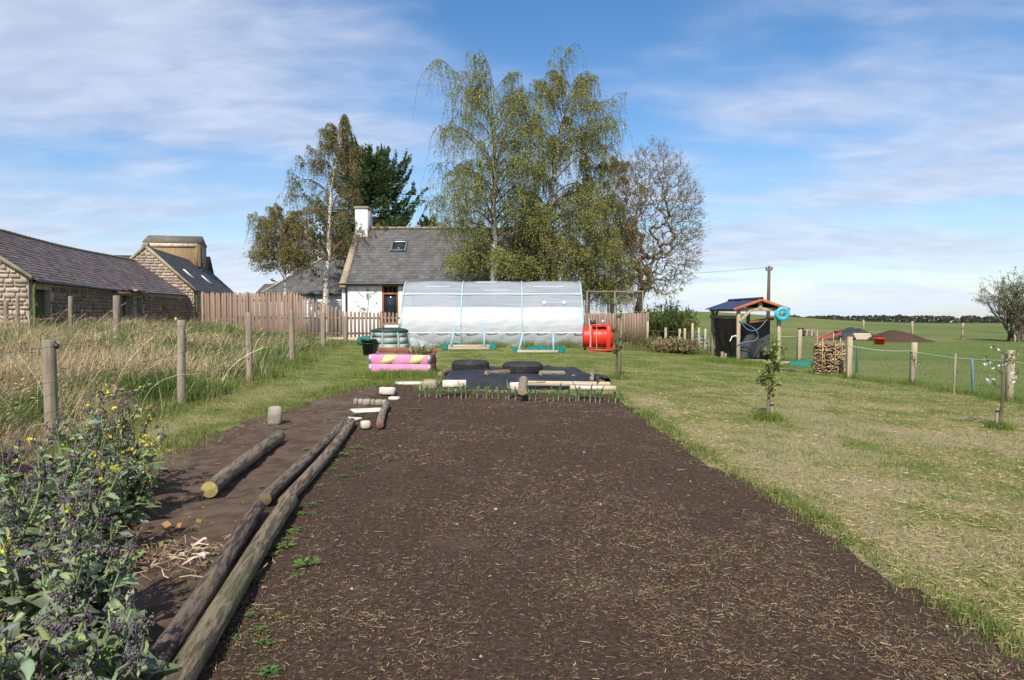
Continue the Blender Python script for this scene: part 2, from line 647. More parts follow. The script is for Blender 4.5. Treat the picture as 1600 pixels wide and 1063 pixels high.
def zone(x, y):
    """0 dug soil, 1 mown lawn, 2 rough grass, 3 field, 4 trodden bare soil left of the logs"""
    x = np.asarray(x, float)
    y = np.asarray(y, float)
    nx = x + 0.34 * (fbm(x * 1.6, y * 1.6, 5) - 0.5) + 0.16 * (fbm(x * 9, y * 9, 6) - 0.5)
    ny = y + 0.35 * (fbm(x * 2.1, y * 2.1, 7) - 0.5)
    z = np.ones(x.shape, int)
    z[in_poly(nx, ny, SOIL)] = 0
    z[(z == 0) & (nx < -1.40 - 0.092 * (y - 2.7))] = 4
    z[(nx < fence_l(y) + 0.05) & (y < 29.5)] = 2
    z[(x > fence_r(y) + 0.05)] = 3
    return z


def land_z(x, y, z):
    h = T(x, y)
    h = h + np.where((z == 0) | (z == 4), 0.06 * (fbm(x * 2.4, y * 2.4, 11) - 0.5) + 0.03 * (fbm(x * 13, y * 13, 12, 3) - 0.5),
                     0.04 * (fbm(x * 1.5, y * 1.5, 13) - 0.5) + 0.012 * (fbm(x * 9, y * 9, 14, 2) - 0.5))
    return h


ys = [0.9]
while ys[-1] < 45:
    ys.append(ys[-1] + 0.022 + 0.011 * ys[-1])
ys = np.array(ys)
xs = np.arange(-8.0, 12.01, 0.078)
GX, GY = np.meshgrid(xs, ys)
GZ = land_z(GX, GY, zone(GX, GY))
V0 = np.stack([GX, GY, GZ], -1).reshape(-1, 3)
nx_ = len(xs)
ii = np.arange(len(ys) - 1)[:, None] * nx_
jj = np.arange(nx_ - 1)[None]
FQ = np.stack([ii + jj, ii + jj + 1, ii + nx_ + jj + 1, ii + nx_ + jj], -1).reshape(-1, 4)
cz = zone(0.25 * (V0[FQ, 0].sum(1)), 0.25 * (V0[FQ, 1].sum(1)))

m_soil = M('dark_crumbly_soil', (0.055, 0.033, 0.022), (0.100, 0.063, 0.043), 34.0, 0.95, 1.0, 90, detail=9, lo=0.36, hi=0.68, c3=(0.105, 0.074, 0.053), scale3=1.6, lo3=0.52, hi3=0.78, spec=0.15)
m_lawn = M('mown_lawn', (0.125, 0.145, 0.040), (0.25, 0.205, 0.09), 2.2, 0.95, 0.8, 70, c3=(0.29, 0.235, 0.13), scale3=0.55, lo3=0.44, hi3=0.60, spec=0.1, tint=True)
m_rough = M('rough_ground', (0.13, 0.11, 0.05), (0.07, 0.085, 0.025), 1.5, 0.95, 0.8, 20, spec=0.1)
m_field = M('green_field', (0.098, 0.135, 0.032), (0.125, 0.155, 0.042), 0.25, 0.95, 0.6, 12, c3=(0.17, 0.165, 0.06), scale3=0.05, lo3=0.48, hi3=0.62, spec=0.1)
m_path = M('trodden_soil', (0.075, 0.048, 0.034), (0.125, 0.083, 0.058), 7.0, 0.95, 0.7, 70, detail=9, c3=(0.15, 0.11, 0.075), scale3=1.3, lo3=0.5, hi3=0.75, spec=0.15)
for zi, nm, mt in ((0, 'vegetable_plot', m_soil), (4, 'soil_path', m_path), (1, 'lawn', m_lawn), (2, 'rough_ground', m_rough), (3, 'field_edge', m_field)):
    fz = FQ[cz == zi]
    used, inv = np.unique(fz, return_inverse=True)
    mb = MB()
    gx_, gy_ = V0[used][:, 0], V0[used][:, 1]
    gf = np.clip(.85 * ss(7.5, 17, gy_) + .35 * ss(-1.2, -2.2, gx_) * ss(5, 8, gy_), 0, .9)[:, None] * (zi == 1)
    mb.add(V0[used], inv.reshape(-1, 4), 1 - gf * (1 - np.array([.60, .80, .46])))
    o = mb.build(nm, mt, smooth=True, kind='structure')

# the wider land out to the horizon
ax_ = np.unique(np.concatenate([-np.geomspace(8, 900, 34), np.linspace(-8, 12, 9), np.geomspace(12, 900, 34)]))
ay_ = np.unique(np.concatenate([np.linspace(-60, 0.9, 8), np.linspace(0.9, 45, 12), np.geomspace(45, 1500, 44)]))
OX, OY = np.meshgrid(ax_, ay_)
inside = ((OX > -7.9) & (OX < 11.9) & (OY > 1.0) & (OY < 44.9))
OZ = T(OX, OY) - 0.015 - 0.25 * inside
VO = np.stack([OX, OY, OZ], -1).reshape(-1, 3)
no = len(ax_)
ii = np.arange(len(ay_) - 1)[:, None] * no
jj = np.arange(no - 1)[None]
FO = np.stack([ii + jj, ii + jj + 1, ii + no + jj + 1, ii + no + jj], -1).reshape(-1, 4)
cxo, cyo = VO[FO, 0].mean(1), VO[FO, 1].mean(1)
rg = (cxo < -7.5) & (cyo < 75)
for sel, nm, mt in ((rg, 'rough_pasture', m_rough), (~rg, 'field', m_field)):
    fz = FO[sel]
    used, inv = np.unique(fz, return_inverse=True)
    MB().add(VO[used], inv.reshape(-1, 4)).build(nm, mt, smooth=True, kind='structure')


# ------------------------------------------------------------------ building helpers
def wall_open(mb, u0, u1, z0, z1, ops, pos, thick):
    """a wall sheet with openings (a,b,c,d) in (u,z) and reveals going in; pos(u, depth, z) -> point"""
    us = sorted({u0, u1, *[v for o in ops for v in o[:2]]})
    zs = sorted({z0, z1, *[v for o in ops for v in o[2:]]})
    for i in range(len(us) - 1):
        for j in range(len(zs) - 1):
            uc, zc_ = (us[i] + us[i + 1]) / 2, (zs[j] + zs[j + 1]) / 2
            if any(o[0] < uc < o[1] and o[2] < zc_ < o[3] for o in ops):
                continue
            mb.add([pos(us[i], 0, zs[j]), pos(us[i + 1], 0, zs[j]), pos(us[i + 1], 0, zs[j + 1]), pos(us[i], 0, zs[j + 1])], np.array([[0, 1, 2, 3]]))
    for a, b, c, d in ops:
        for p, q in (((a, c), (b, c)), ((b, c), (b, d)), ((b, d), (a, d)), ((a, d), (a, c))):
            mb.add([pos(p[0], 0, p[1]), pos(q[0], 0, q[1]), pos(q[0], thick, q[1]), pos(p[0], thick, p[1])], np.array([[0, 1, 2, 3]]))


def slates(O, U, Vd, lu, lv, nu, nv, rng, var=0.18, lift=0.014):
    """slate courses on a roof plane: O at the ridge end, U along, Vd down the slope"""
    O, U, Vd = np.array(O, float), np.array(U, float), np.array(Vd, float)
    Nn = np.cross(U, Vd)
    Nn = Nn / np.linalg.norm(Nn)
    if Nn[2] < 0:
        Nn = -Nn
    a, b = lu / nu, lv / nv
    i, j = np.meshgrid(np.arange(nv), np.arange(nu), indexing='ij')
    i, j = i.reshape(-1), j.reshape(-1)
    sh = (i % 2) * 0.5
    ua = ((j + sh - 0.25) * a).clip(0, lu)
    ub = (ua + a * rng.uniform(0.955, 0.985, len(i))).clip(0, lu)
    va = i * b - 0.02
    vb = (i + 1) * b + rng.normal(0, 0.008, len(i)) + 0.012
    l1 = lift + rng.uniform(0, 0.008, len(i))
    P = lambda u, v, h: O + u[:, None] * U + v[:, None] * Vd + h[:, None] * Nn
    h0 = np.full(len(i), 0.003)
    t = np.repeat(rng.normal(1, var, (len(i), 1)).clip(0.5, 1.6), 3, 1) * rng.normal(1, 0.02, (len(i), 3))
    mb = MB()
    p = [P(ua, va, h0), P(ub, va, h0), P(ub, vb, l1), P(ua, vb, l1)]
    mb.quads(p[3], p[2], p[1], p[0], t)
    q = [P(ua, vb, l1), P(ub, vb, l1), P(ub, vb, h0 - 0.003), P(ua, vb, h0 - 0.003)]
    mb.quads(q[3], q[2], q[1], q[0], t * 0.9)
    return mb


def stone_protos(n_, seed):
    rng = np.random.default_rng(seed)
    out = []
    for k in range(n_):
        mb = MB()
        q = np.array([[-1, -1, -1], [1, -1, -1], [1, 1, -1], [-1, 1, -1], [-.86, -.8, 1], [.86, -.8, 1], [.86, .8, 1], [-.86, .8, 1]], float) * 0.5
        q[:, :2] += rng.normal(0, 0.035, (8, 2))
        q[4:, 2] += rng.normal(0, 0.12, 4)
        mb.hexa(q)
        out.append(mb.mesh('stone', m_stone))
    return out


STONES = stone_protos(8, 3)


def courses(u0, u1, z0, z1, hmin, hmax, lmin, lmax, rng):
    z = z0
    while z < z1:
        h = rng.uniform(hmin, hmax)
        u = u0 - rng.uniform(0, lmax)
        while u < u1:
            l = rng.uniform(lmin, lmax)
            yield u + l / 2, z + h / 2, l, h
            u += l
        z += h


def rubble_parts(parent, ins, R, pos, cs):
    """individual stones as parts; R columns: local x along the wall, y up, z outwards"""
    rng = np.random.default_rng(8)
    k = 0
    for u, z, l, h in cs:
        for _ in range(7):                       # trim a stone that crosses the edge of the gable
            if ins(u, z, l, h) or l < 0.16:
                break
            u, l = u - (0.045 if u > -BW / 2 else -0.045), l - 0.09
        if not ins(u, z, l, h):
            continue
        o = bpy.data.objects.new('stone', STONES[k % 8])
        COL.objects.link(o)
        o.parent = parent
        o.matrix_local = Matrix.Translation(pos(u, z)) @ R.to_4x4() @ Matrix.Diagonal((l - 0.03, h - 0.028, 0.09, 1))
        k += 1
        if k >= 298:
            break


def rubble_joined(ins, R, pos, cs, rng):
    mb = MB()
    Rn = np.array(R)
    for u, z, l, h in cs:
        if not ins(u, z, l, h):
            continue
        q = np.array([[-1, -1, -1], [1, -1, -1], [1, 1, -1], [-1, 1, -1], [-.88, -.82, 1], [.88, -.82, 1], [.88, .82, 1], [-.88, .82, 1]], float) * 0.5
        q[:, :2] += rng.normal(0, 0.03, (8, 2))
        q = q * np.array([l - 0.03, h - 0.025, 0.09])
        mb.hexa(q @ Rn.T + np.array(pos(u, z)), np.ones(3) * rng.uniform(0.5, 1.05) * np.array([1, rng.uniform(.93, 1.02), rng.uniform(.85, 1.05)]))  # random stone tones, kept dark to paint in the side walls' shade
    return mb


FARM_RZ = math.radians(12.3)
BW = 6.0

# ------------------------------------------------------------------ long stone barn with sagging slates
rng = np.random.default_rng(21)
barn = thing('stone_barn', 'long low stone barn with dark slate roof and broken eaves over a black opening', 'barn', (-16.45, 24, 0.2), FARM_RZ)
BL, BH, BW, BR = 22.3, 2.42, 6.0, 4.52
wb = MB()
ops_side = [(0.45, 1.75, 0.0, 2.05), (9.2, 11.5, 0.0, 2.05), (11.95, 12.95, 0.0, 2.0), (16.6, 17.5, 0.95, 1.65)]
wall_open(wb, 0, BL, -0.3, BH, ops_side, lambda u, d, z: (-d, u, z), 0.5)
wb.add([(-BW, 0, -0.3), (0, 0, -0.3), (0, 0, BH), (-BW / 2, 0, BR), (-BW, 0, BH)], np.array([[0, 1, 2, 3, 4]]))
wb.add([(-BW, BL, -0.3), (0, BL, -0.3), (0, BL, BH), (-BW / 2, BL, BR), (-BW, BL, BH)], np.array([[4, 3, 2, 1, 0]]))
wb.add([(-BW, 0, -0.3), (-BW, BL, -0.3), (-BW, BL, BH), (-BW, 0, BH)], np.array([[0, 3, 2, 1]]))
barn_wall = wb.build('wall', m_mortar, barn)
# gable stones (facing the camera), each a part
Rg = Matrix(((1, 0, 0), (0, 0, -1), (0, 1, 0)))        # x along, y up (world z), z outwards (-y)


def gable_in(w_, h0, apex, zmin):
    def f(u, z, l, h):
        zt = z + h / 2
        half = w_ / 2 * (1 - max(0, (zt - h0)) / (apex - h0)) if zt > h0 else w_ / 2
        return z - h / 2 > zmin and abs(u + w_ / 2) + l * 0.5 < half + 0.02
    return f


rubble_parts(barn_wall, lambda u, z, l, h: gable_in(BW, BH, BR, -0.1)(u, z, l, h) and u > -3.9, Rg, lambda u, z: Vector((u, -0.02, z)),
             courses(-BW, 0.2, -0.1, BR, 0.10, 0.20, 0.14, 0.48, rng))
Rs = Matrix(((0, 0, 1), (1, 0, 0), (0, 1, 0)))         # x along +y, y up, z outwards (+x)
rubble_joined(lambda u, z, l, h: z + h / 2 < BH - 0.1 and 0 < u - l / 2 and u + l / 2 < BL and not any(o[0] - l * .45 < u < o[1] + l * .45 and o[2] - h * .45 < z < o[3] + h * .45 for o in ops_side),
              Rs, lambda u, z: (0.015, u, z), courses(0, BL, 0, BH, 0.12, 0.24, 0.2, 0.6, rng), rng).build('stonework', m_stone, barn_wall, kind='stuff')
# roof
rv = math.hypot(BW / 2, BR - BH)
dn = np.array([BW / 2, 0, -(BR - BH)]) / rv
rb = MB()
for sx in (1, -1):
    nrm = np.array([(BR - BH) * sx, 0, BW / 2]) / rv
    o0 = np.array([-BW / 2, 0.0, BR + 0.04])
    d_ = dn * np.array([sx, 1, 1])
    for k in range(24):                                  # slight sag along the ridge
        ya, yb = BL * k / 24, BL * (k + 1) / 24
        sg = lambda y: -0.13 * math.sin(math.pi * y / BL) ** 2
        q = []
        for lift in (-0.07, 0.0):
            for (v_, y_) in ((0, ya), (rv + 0.16, ya), (rv + 0.16, yb), (0, yb)):
                q.append(o0 + d_ * v_ + np.array([0, y_, sg(y_) * (1 - 0.4 * v_ / rv)]) + nrm * lift)
        rb.hexa(q)
barn_roof = rb.build('roof', m_slate_old, barn)
sl = slates((-BW / 2, 0.02, BR + 0.045), (0, 1, 0), dn, BL - 0.04, rv + 0.18, 84, 19, rng, 0.20, 0.02)
for arr in sl.V:
    arr[:, 2] += -0.13 * np.sin(math.pi * arr[:, 1] / BL) ** 2 * (1 - 0.4 * (arr[:, 0] + BW / 2) / (BW / 2))
sl.build('slates', m_slate_old, barn_roof, kind='stuff')
rt = MB()
for k in range(50):
    y_ = (k + 0.5) * BL / 50
    rt.bevel_box((-BW / 2, y_, BR + 0.06 - 0.13 * math.sin(math.pi * y_ / BL) ** 2), (0.20, BL / 50 - 0.012, 0.10), 0.03)
rt.build('ridge', m_skew, barn_roof)
sk = MB()
for sx in (1, -1):
    p0 = np.array([-BW / 2, -0.06, BR + 0.05])
    p1 = np.array([-BW / 2 + sx * (BW / 2 + 0.1), -0.06, BH + 0.0])
    q = [p0 + (0, 0, -.1), p1 + (0, 0, -.1), p1 + (0, .3, -.1), p0 + (0, .3, -.1), p0 + (0, 0, .07), p1 + (0, 0, .07), p1 + (0, .3, .07), p0 + (0, .3, .07)]
    sk.hexa(q)
sk.build('skew', m_skew, barn)
MB().tubes([(0.2, -0.02, BH - 0.12), (0.2, 8.8, BH - 0.16)], 0.055, 8).build('gutter', m_gutter, barn)
MB().tubes([(0.2, 0.12, BH - 0.15), (0.12, 0.12, BH - 0.35), (0.11, 0.12, -0.2)], 0.05, 8).build('downpipe', m_green_pipe, barn)
dm = MB()
for k in range(8):
    dm.bevel_box((-0.22, 0.45 + 0.1625 * (k + 0.5), 1.0), (0.045, 0.155, 2.06), 0.008)
dm.build('door', M('mossy_door_boards', (0.10, 0.10, 0.045), (0.06, 0.065, 0.03), 5, 0.9, stretch=(4, 4, .6)), barn)
for (y_, lean) in ((10.1, 0.03), (10.75, -0.02), (11.72, 0.0)):
    MB().box((0, 0, 1.0), (0.12, 0.14, 2.1)).build('stall_post', m_post, barn, loc=(-0.2, y_, 0)).rotation_euler = (lean, 0.02, 0)
bt = MB()
for k in range(17):                                      # broken battens and slipped slates over the opening
    y_ = rng.uniform(8.6, 13.0)
    bt.box((0.14 + rng.uniform(-.1, .14), y_, BH - 0.05 + rng.uniform(-.12, .1)), (rng.uniform(.2, .5), rng.uniform(.05, .3), 0.025), Euler((rng.normal(0, .2), rng.uniform(.2, .7), rng.normal(0, .5))).to_matrix(), np.ones(3) * rng.uniform(.6, 2.2))
bt.build('broken_eaves', m_slate_old, barn_roof, kind='stuff')
MB().box((-0.25, 17.05, 1.3), (0.05, 0.9, 0.7)).build('shutter', m_dark, barn)
MB().box((0.03, 11.0, BH - 0.26), (0.16, 5.2, 0.16), Euler((0.012, 0, 0)).to_matrix()).build('lintel', m_post, barn)


# ------------------------------------------------------------------ gabled steading behind it
b2 = thing('gabled_steading', 'taller stone steading gable with dark roof behind the long barn', 'barn', (-20.75, 46, 0.2), FARM_RZ)
W2, H2, A2, L2 = 5.7, 2.78, 5.5, 17.0
wb = MB()
wb.add([(-W2, 0, -.3), (0, 0, -.3), (0, 0, H2), (-W2 / 2, 0, A2), (-W2, 0, H2)], np.array([[0, 1, 2, 3, 4]]))
wb.add([(-W2, L2, -.3), (0, L2, -.3), (0, L2, H2), (-W2 / 2, L2, A2), (-W2, L2, H2)], np.array([[4, 3, 2, 1, 0]]))
wb.add([(0, 0, -.3), (0, L2, -.3), (0, L2, H2), (0, 0, H2)], np.array([[0, 1, 2, 3]]))
wb.add([(-W2, 0, -.3), (-W2, L2, -.3), (-W2, L2, H2), (-W2, 0, H2)], np.array([[3, 2, 1, 0]]))
w2 = wb.build('wall', m_mortar, b2)
rubble_parts(w2, lambda u, z, l, h: gable_in(W2, H2, A2, 0.3)(u, z, l, h), Rg, lambda u, z: Vector((u, -0.02, z)),
             courses(-W2, 0.2, 0.3, A2, 0.14, 0.24, 0.22, 0.62, rng))
rubble_joined(lambda u, z, l, h: z + h / 2 < H2 - .1 and u - l / 2 > 0 and u + l / 2 < 6, Rs, lambda u, z: (0.015, u, z), courses(0, 6, .5, H2, .2, .3, .35, .8, rng), rng).build('stonework', m_stone, w2, kind='stuff')
rv2 = math.hypot(W2 / 2, A2 - H2)
rb = MB()
for sx in (1, -1):
    d_ = np.array([W2 / 2 * sx, 0, -(A2 - H2)]) / rv2
    nrm = np.array([(A2 - H2) * sx, 0, W2 / 2]) / rv2
    o0 = np.array([-W2 / 2, 0.25, A2 + 0.03])
    rb.hexa([o0 + d_ * v_ + np.array([0, y_, 0]) + nrm * lf for lf in (-.08, 0) for v_, y_ in ((0, 0), (rv2 + .15, 0), (rv2 + .15, L2 - .3), (0, L2 - .3))])
r2 = rb.build('roof', m_slate, b2)
slates((-W2 / 2, 0.27, A2 + 0.035), (0, 1, 0), (W2 / 2 / rv2, 0, -(A2 - H2) / rv2), L2 - .35, rv2 + .15, 50, 18, rng, 0.10).build('slates', M('black_slate', (0.05, 0.05, 0.053), (0.075, 0.073, 0.072), 2, 0.7, tint=True), r2, kind='stuff')
for (v_, y_) in ((2.3, 4.0), (2.55, 9.0)):
    d_ = np.array([W2 / 2, 0, -(A2 - H2)]) / rv2
    nrm = np.array([(A2 - H2), 0, W2 / 2]) / rv2
    c = np.array([-W2 / 2, y_, A2 + 0.03]) + d_ * v_ + nrm * 0.05
    RR = Matrix((Vector((0, 1, 0)), Vector(d_), Vector(nrm))).transposed()
    MB().box(c, (0.45, 0.9, 0.06), RR).build('roof_light', M('pale_rooflight', (0.65, 0.65, 0.63), rough=0.3), b2)
sk = MB()
for sx in (1, -1):
    p0 = np.array([-W2 / 2, -0.08, A2 + 0.02])
    p1 = np.array([-W2 / 2 + sx * (W2 / 2 + 0.12), -0.08, H2 - 0.1])
    sk.hexa([p0 + (0, 0, -.12), p1 + (0, 0, -.12), p1 + (0, .38, -.12), p0 + (0, .38, -.12), p0 + (0, 0, .12), p1 + (0, 0, .12), p1 + (0, .38, .12), p0 + (0, .38, .12)])
sk.bevel_box((-W2 / 2, 0.1, A2 + 0.1), (0.4, 0.4, 0.3), 0.06)
sk.build('skew', m_skew, b2)
MB().tubes([(0.12, 0.2, H2 - 0.1), (0.12, 0.2, 0)], 0.06, 8).build('downpipe', m_green_pipe, b2)

# far cross range whose roof shows over the barn ridge
b3 = thing('far_steading', 'brown slate roof just showing over the long barn ridge', 'barn', (-33.5, 57, 0.2), FARM_RZ)
MB().hexa([(-8, 0, 0), (8, 0, 0), (8, 5, 0), (-8, 5, 0), (-8, 0, 3.6), (8, 0, 3.6), (8, 5, 3.6), (-8, 5, 3.6)]).build('wall', m_mortar, b3)
rb = MB()
rb.hexa([(-8.1, -.2, 3.5), (8.1, -.2, 3.5), (8.1, 2.5, 6.0), (-8.1, 2.5, 6.0), (-8.1, -.2, 3.62), (8.1, -.2, 3.62), (8.1, 2.5, 6.12), (-8.1, 2.5, 6.12)])
rb.hexa([(-8.1, 2.5, 6.0), (8.1, 2.5, 6.0), (8.1, 5.2, 3.5), (-8.1, 5.2, 3.5), (-8.1, 2.5, 6.12), (8.1, 2.5, 6.12), (8.1, 5.2, 3.62), (-8.1, 5.2, 3.62)])
rb.build('roof', M('mossy_slate', (0.14, 0.115, 0.085), (0.09, 0.075, 0.06), 2, 0.9, 0.4, 10), b3)

# ochre clad grain tower
tw = thing('grain_tower', 'ochre clad square tower with low slate roof rising behind the steading', 'tower', (-25.4, 57, 0.2), FARM_RZ)
m_ochre = M('rusty_ochre_cladding', (0.27, 0.18, 0.085), (0.215, 0.135, 0.065), 2.5, 0.75, 0.1, 30, stretch=(3, 3, 0.35), c3=(0.45, 0.34, 0.19), scale3=1.0, lo3=0.55, hi3=0.75)
m_paleband = M('pale_flaking_band', (0.58, 0.52, 0.42), (0.45, 0.36, 0.24), 4, 0.8)
MB().hexa([(-4, 0, 0), (0, 0, 0), (0, 3.6, 0), (-4, 3.6, 0), (-4, 0, 6.9), (0, 0, 6.9), (0, 3.6, 6.9), (-4, 3.6, 6.9)]).build('wall', m_ochre, tw)
bd = MB()
bd.box((-2, -0.03, 6.66), (4.1, 0.06, 0.3))
bd.box((-2, -0.05, 4.55), (4.1, 0.10, 0.28))
bd.build('pale_band', m_paleband, tw)
rb = MB()
rb.add([(-4.06, -.1, 6.85), (0.07, -.1, 6.85), (0.07, 1.8, 7.6), (-4.06, 1.8, 7.6), (0.07, 3.7, 6.85), (-4.06, 3.7, 6.85)],
       [np.array([[0, 1, 2, 3], [3, 2, 4, 5], [0, 5, 4, 1]]), np.array([[1, 4, 2], [0, 3, 5]])])
rb.build('roof', M('lichen_slate', (0.16, 0.145, 0.11), (0.11, 0.10, 0.08), 3, 0.9, 0.3, 15), tw)
gs = MB()
gs.hexa([(0.0, 0.3, 0), (1.9, 0.3, 0), (1.9, 3.2, 0), (0.0, 3.2, 0), (0.0, 0.3, 5.0), (0.12, 0.3, 5.0), (0.12, 3.2, 5.0), (0.0, 3.2, 5.0)])
gs.build('side_chute', M('dark_cladding', (0.06, 0.06, 0.055), rough=0.8), tw)
MB().box((0.04, 1.6, 5.9), (0.09, 0.5, 1.7)).build('side_panel', m_grey_metal, tw)
for x_ in (-3.98, -0.02):
    MB().box((x_, -0.02, 5.6), (0.14, 0.12, 1.9)).build('corner_trim', m_ochre, tw)

# ------------------------------------------------------------------ white cottage
hs_ = thing('white_cottage', 'white rendered cottage with grey slate roof and tall white gable chimney', 'house', (-8.2, 34, 0.15))
HL, HD, HE, HR = 10.35, 7.0, 2.72, 5.68
wb = MB()
WIN = (1.93, 2.72, 0.75, 2.62)
wall_open(wb, 0, HL, -.3, HE, [WIN, (6.5, 7.4, 0.9, 2.2)], lambda u, d, z: (u, d, z), 0.22)
for x_, fl in ((0, False), (HL, True)):
    f_ = [0, 1, 2, 3, 4]
    wb.add([(x_, 0, -.3), (x_, 0, HE), (x_, HD / 2, HR), (x_, HD, HE), (x_, HD, -.3)], np.array([f_ if fl else f_[::-1]]))
wb.add([(0, HD, -.3), (HL, HD, -.3), (HL, HD, HE), (0, HD, HE)], np.array([[3, 2, 1, 0]]))
wb.build('wall', m_white, hs_)
rv3 = math.hypot(HD / 2, HR - HE)
rb = MB()
for sy in (1, -1):
    d_ = np.array([0, -HD / 2 * sy, -(HR - HE)]) / rv3
    nrm = np.array([0, -(HR - HE) * sy, HD / 2]) / rv3
    o0 = np.array([0.02, HD / 2, HR + 0.05])
    rb.hexa([o0 + d_ * v_ + np.array([x_, 0, 0]) + nrm * lf for lf in (-.09, 0) for x_, v_ in ((0, 0), (0, rv3 + .2), (HL - .04, rv3 + .2), (HL - .04, 0))])
hroof = rb.build('roof', m_slate, hs_)
dnh = np.array([0, -HD / 2, -(HR - HE)]) / rv3
nrh = np.array([0, -(HR - HE), HD / 2]) / rv3
slates((0.28, HD / 2, HR + 0.055), (1, 0, 0), dnh, HL - .56, rv3 + .2, 38, 22, rng, 0.11).build('slates', m_slate, hroof, kind='stuff')
rp = MB()
rp.bevel_box((0, 0, 0), (0.43, 0.26, 0.12), 0.03)
rmesh = rp.mesh('ridge_tile', m_skew)
for k in range(20):
    o = bpy.data.objects.new('ridge_tile', rmesh)
    COL.objects.link(o)
    o.parent = hroof
    o.location = (1.0 + k * 0.445, HD / 2, HR + 0.09)
for x_ in (-0.06, HL - 0.24):
    sk = MB()
    for sy in (1, -1):
        p0 = np.array([x_, HD / 2, HR + 0.06])
        p1 = np.array([x_, HD / 2 - sy * (HD / 2 + .2), HE - 0.12])
        q = [p0 + (0, 0, -.12), p0 + (.3, 0, -.12), p1 + (.3, 0, -.12), p1 + (0, 0, -.12), p0 + (0, 0, .12), p0 + (.3, 0, .12), p1 + (.3, 0, .12), p1 + (0, 0, .12)]
        sk.hexa(q)
    sk.bevel_box((x_ + .15, -.12, HE - .1), (.34, .34, .3), .04)
    sk.build('skew', m_skew, hs_)
for x_, rz_ in ((0.34, 0), (HL - 0.42, 0)):
    ch = MB().bevel_box((x_, HD / 2 + 0.1, HR + 0.03), (0.66, 1.35, 1.96), 0.02).build('chimney', m_white, hs_)
    MB().bevel_box((x_, HD / 2 + 0.1, HR + 1.08), (0.78, 1.46, 0.15), 0.03).build('chimney_cap', m_skew, ch)
MB().tubes([(-0.05, -.27, HE - .06), (HL + .05, -.27, HE - .06)], .06, 8).build('gutter', m_gutter, hs_)
MB().tubes([(0.22, -.26, HE - .08), (0.22, -.08, HE - .35), (0.22, -.07, 0)], .04, 8).build('downpipe', m_gutter, hs_)
# varnished window with three small top lights
win = MB()
u0, u1, z0, z1 = WIN
for a, b, c, d in ((u0, u0 + .09, z0, z1), (u1 - .09, u1, z0, z1), (u0 + .09, u1 - .09, z1 - .09, z1), (u0 + .09, u1 - .09, z0, z0 + .08), (u0 + .09, u1 - .09, z1 - .47, z1 - .37)):
    win.bevel_box(((a + b) / 2, .09, (c + d) / 2), (b - a, .09, d - c), .01)
for x_ in (u0 + .30, u0 + .49):
    win.bevel_box((x_, .09, z1 - .23), (.035, .07, .28), .006)
wf = win.build('window', m_orange, hs_)
MB().box(((u0 + u1) / 2, .13, (z0 + z1) / 2), (u1 - u0 - .1, .012, z1 - z0 - .1)).build('pane', m_glass, wf)
MB().bevel_box(((u0 + u1) / 2, -.05, z0 - .04), (.95, .2, .07), .01).build('sill', m_skew, wf)
w2_ = MB()
w2_.box((6.95, .12, 1.55), (.9, .012, 1.3))
w2_.build('window', m_glass, hs_)
# roof window
RR = Matrix((Vector((1, 0, 0)), Vector(-dnh), Vector(nrh))).transposed()
c0 = np.array([1.0 + 1.42, HD / 2, HR + .05]) + dnh * 1.62
sky_w = MB()
for dx, dv, sx_, sv in ((-.36, 0, .1, 1.0), (.36, 0, .1, 1.0), (0, -.45, .62, .1), (0, .45, .62, .1)):
    sky_w.bevel_box(c0 + np.array([dx, 0, 0]) + dnh * dv + nrh * .06, (sx_, sv, .13), .015, RR)
fr = sky_w.build('roof_window', m_grey_metal, hs_)
MB().box(c0 + nrh * .055, (.62, .8, .02), RR).build('pane', m_glass, fr)
MB().box(c0 - dnh * .33 + nrh * .075, (.56, .06, .02), RR).build('blind', m_white, fr)

# smaller wing with hipped slate roof
hw = thing('hipped_outhouse', 'low white outhouse with hipped slate roof left of the cottage gable', 'house', (-14.3, 41, 0.15))
MB().hexa([(0, 0, -.3), (5.6, 0, -.3), (5.6, 5, -.3), (0, 5, -.3), (0, 0, 2.45), (5.6, 0, 2.45), (5.6, 5, 2.45), (0, 5, 2.45)]).build('wall', m_white, hw)
rb = MB()
rb.add([(-.2, -.2, 2.4), (5.8, -.2, 2.4), (5.8, 5.2, 2.4), (-.2, 5.2, 2.4), (2.95, 2.5, 4.75), (4.0, 2.5, 4.75)],
       [np.array([[0, 1, 5, 4], [2, 3, 4, 5], [3, 2, 1, 0]]), np.array([[1, 2, 5], [3, 0, 4]])])
hwr = rb.build('roof', m_slate, hw)
rv4 = math.hypot(2.7, 2.35)
ms = slates((-.2, 2.5, 4.76), (1, 0, 0), (0, -2.7 / rv4, -2.35 / rv4), 6.0, rv4, 24, 17, rng, .12)
keep = MB()
for V_, F_, C_ in zip(ms.V, [None] * 9, ms.C):
    q = V_.reshape(-1, 4, 3)
    cc = q.mean(1)
    t_ = (4.75 - cc[:, 2]) / 2.35
    ok = (cc[:, 0] > 2.95 - 3.15 * t_ + .05) & (cc[:, 0] < 4.0 + 1.8 * t_ - .05)
    q = q[ok]
    keep.quads(q[:, 0], q[:, 1], q[:, 2], q[:, 3], C_.reshape(-1, 4, 3)[ok][:, 0])
keep.build('slates', m_slate, hwr, kind='stuff')
MB().tubes([(-.2, -.22, 2.36), (5.8, -.22, 2.36)], .055, 6).build('gutter', m_gutter, hw)
rh = MB()
for a, b in (((-.2, -.2, 2.45), (2.95, 2.5, 4.8)), ((2.95, 2.5, 4.8), (4.0, 2.5, 4.8)), ((4.0, 2.5, 4.8), (5.8, -.2, 2.45))):
    rh.tubes([a, b], .07, 6)
rh.build('hip_ridge', m_skew, hwr)
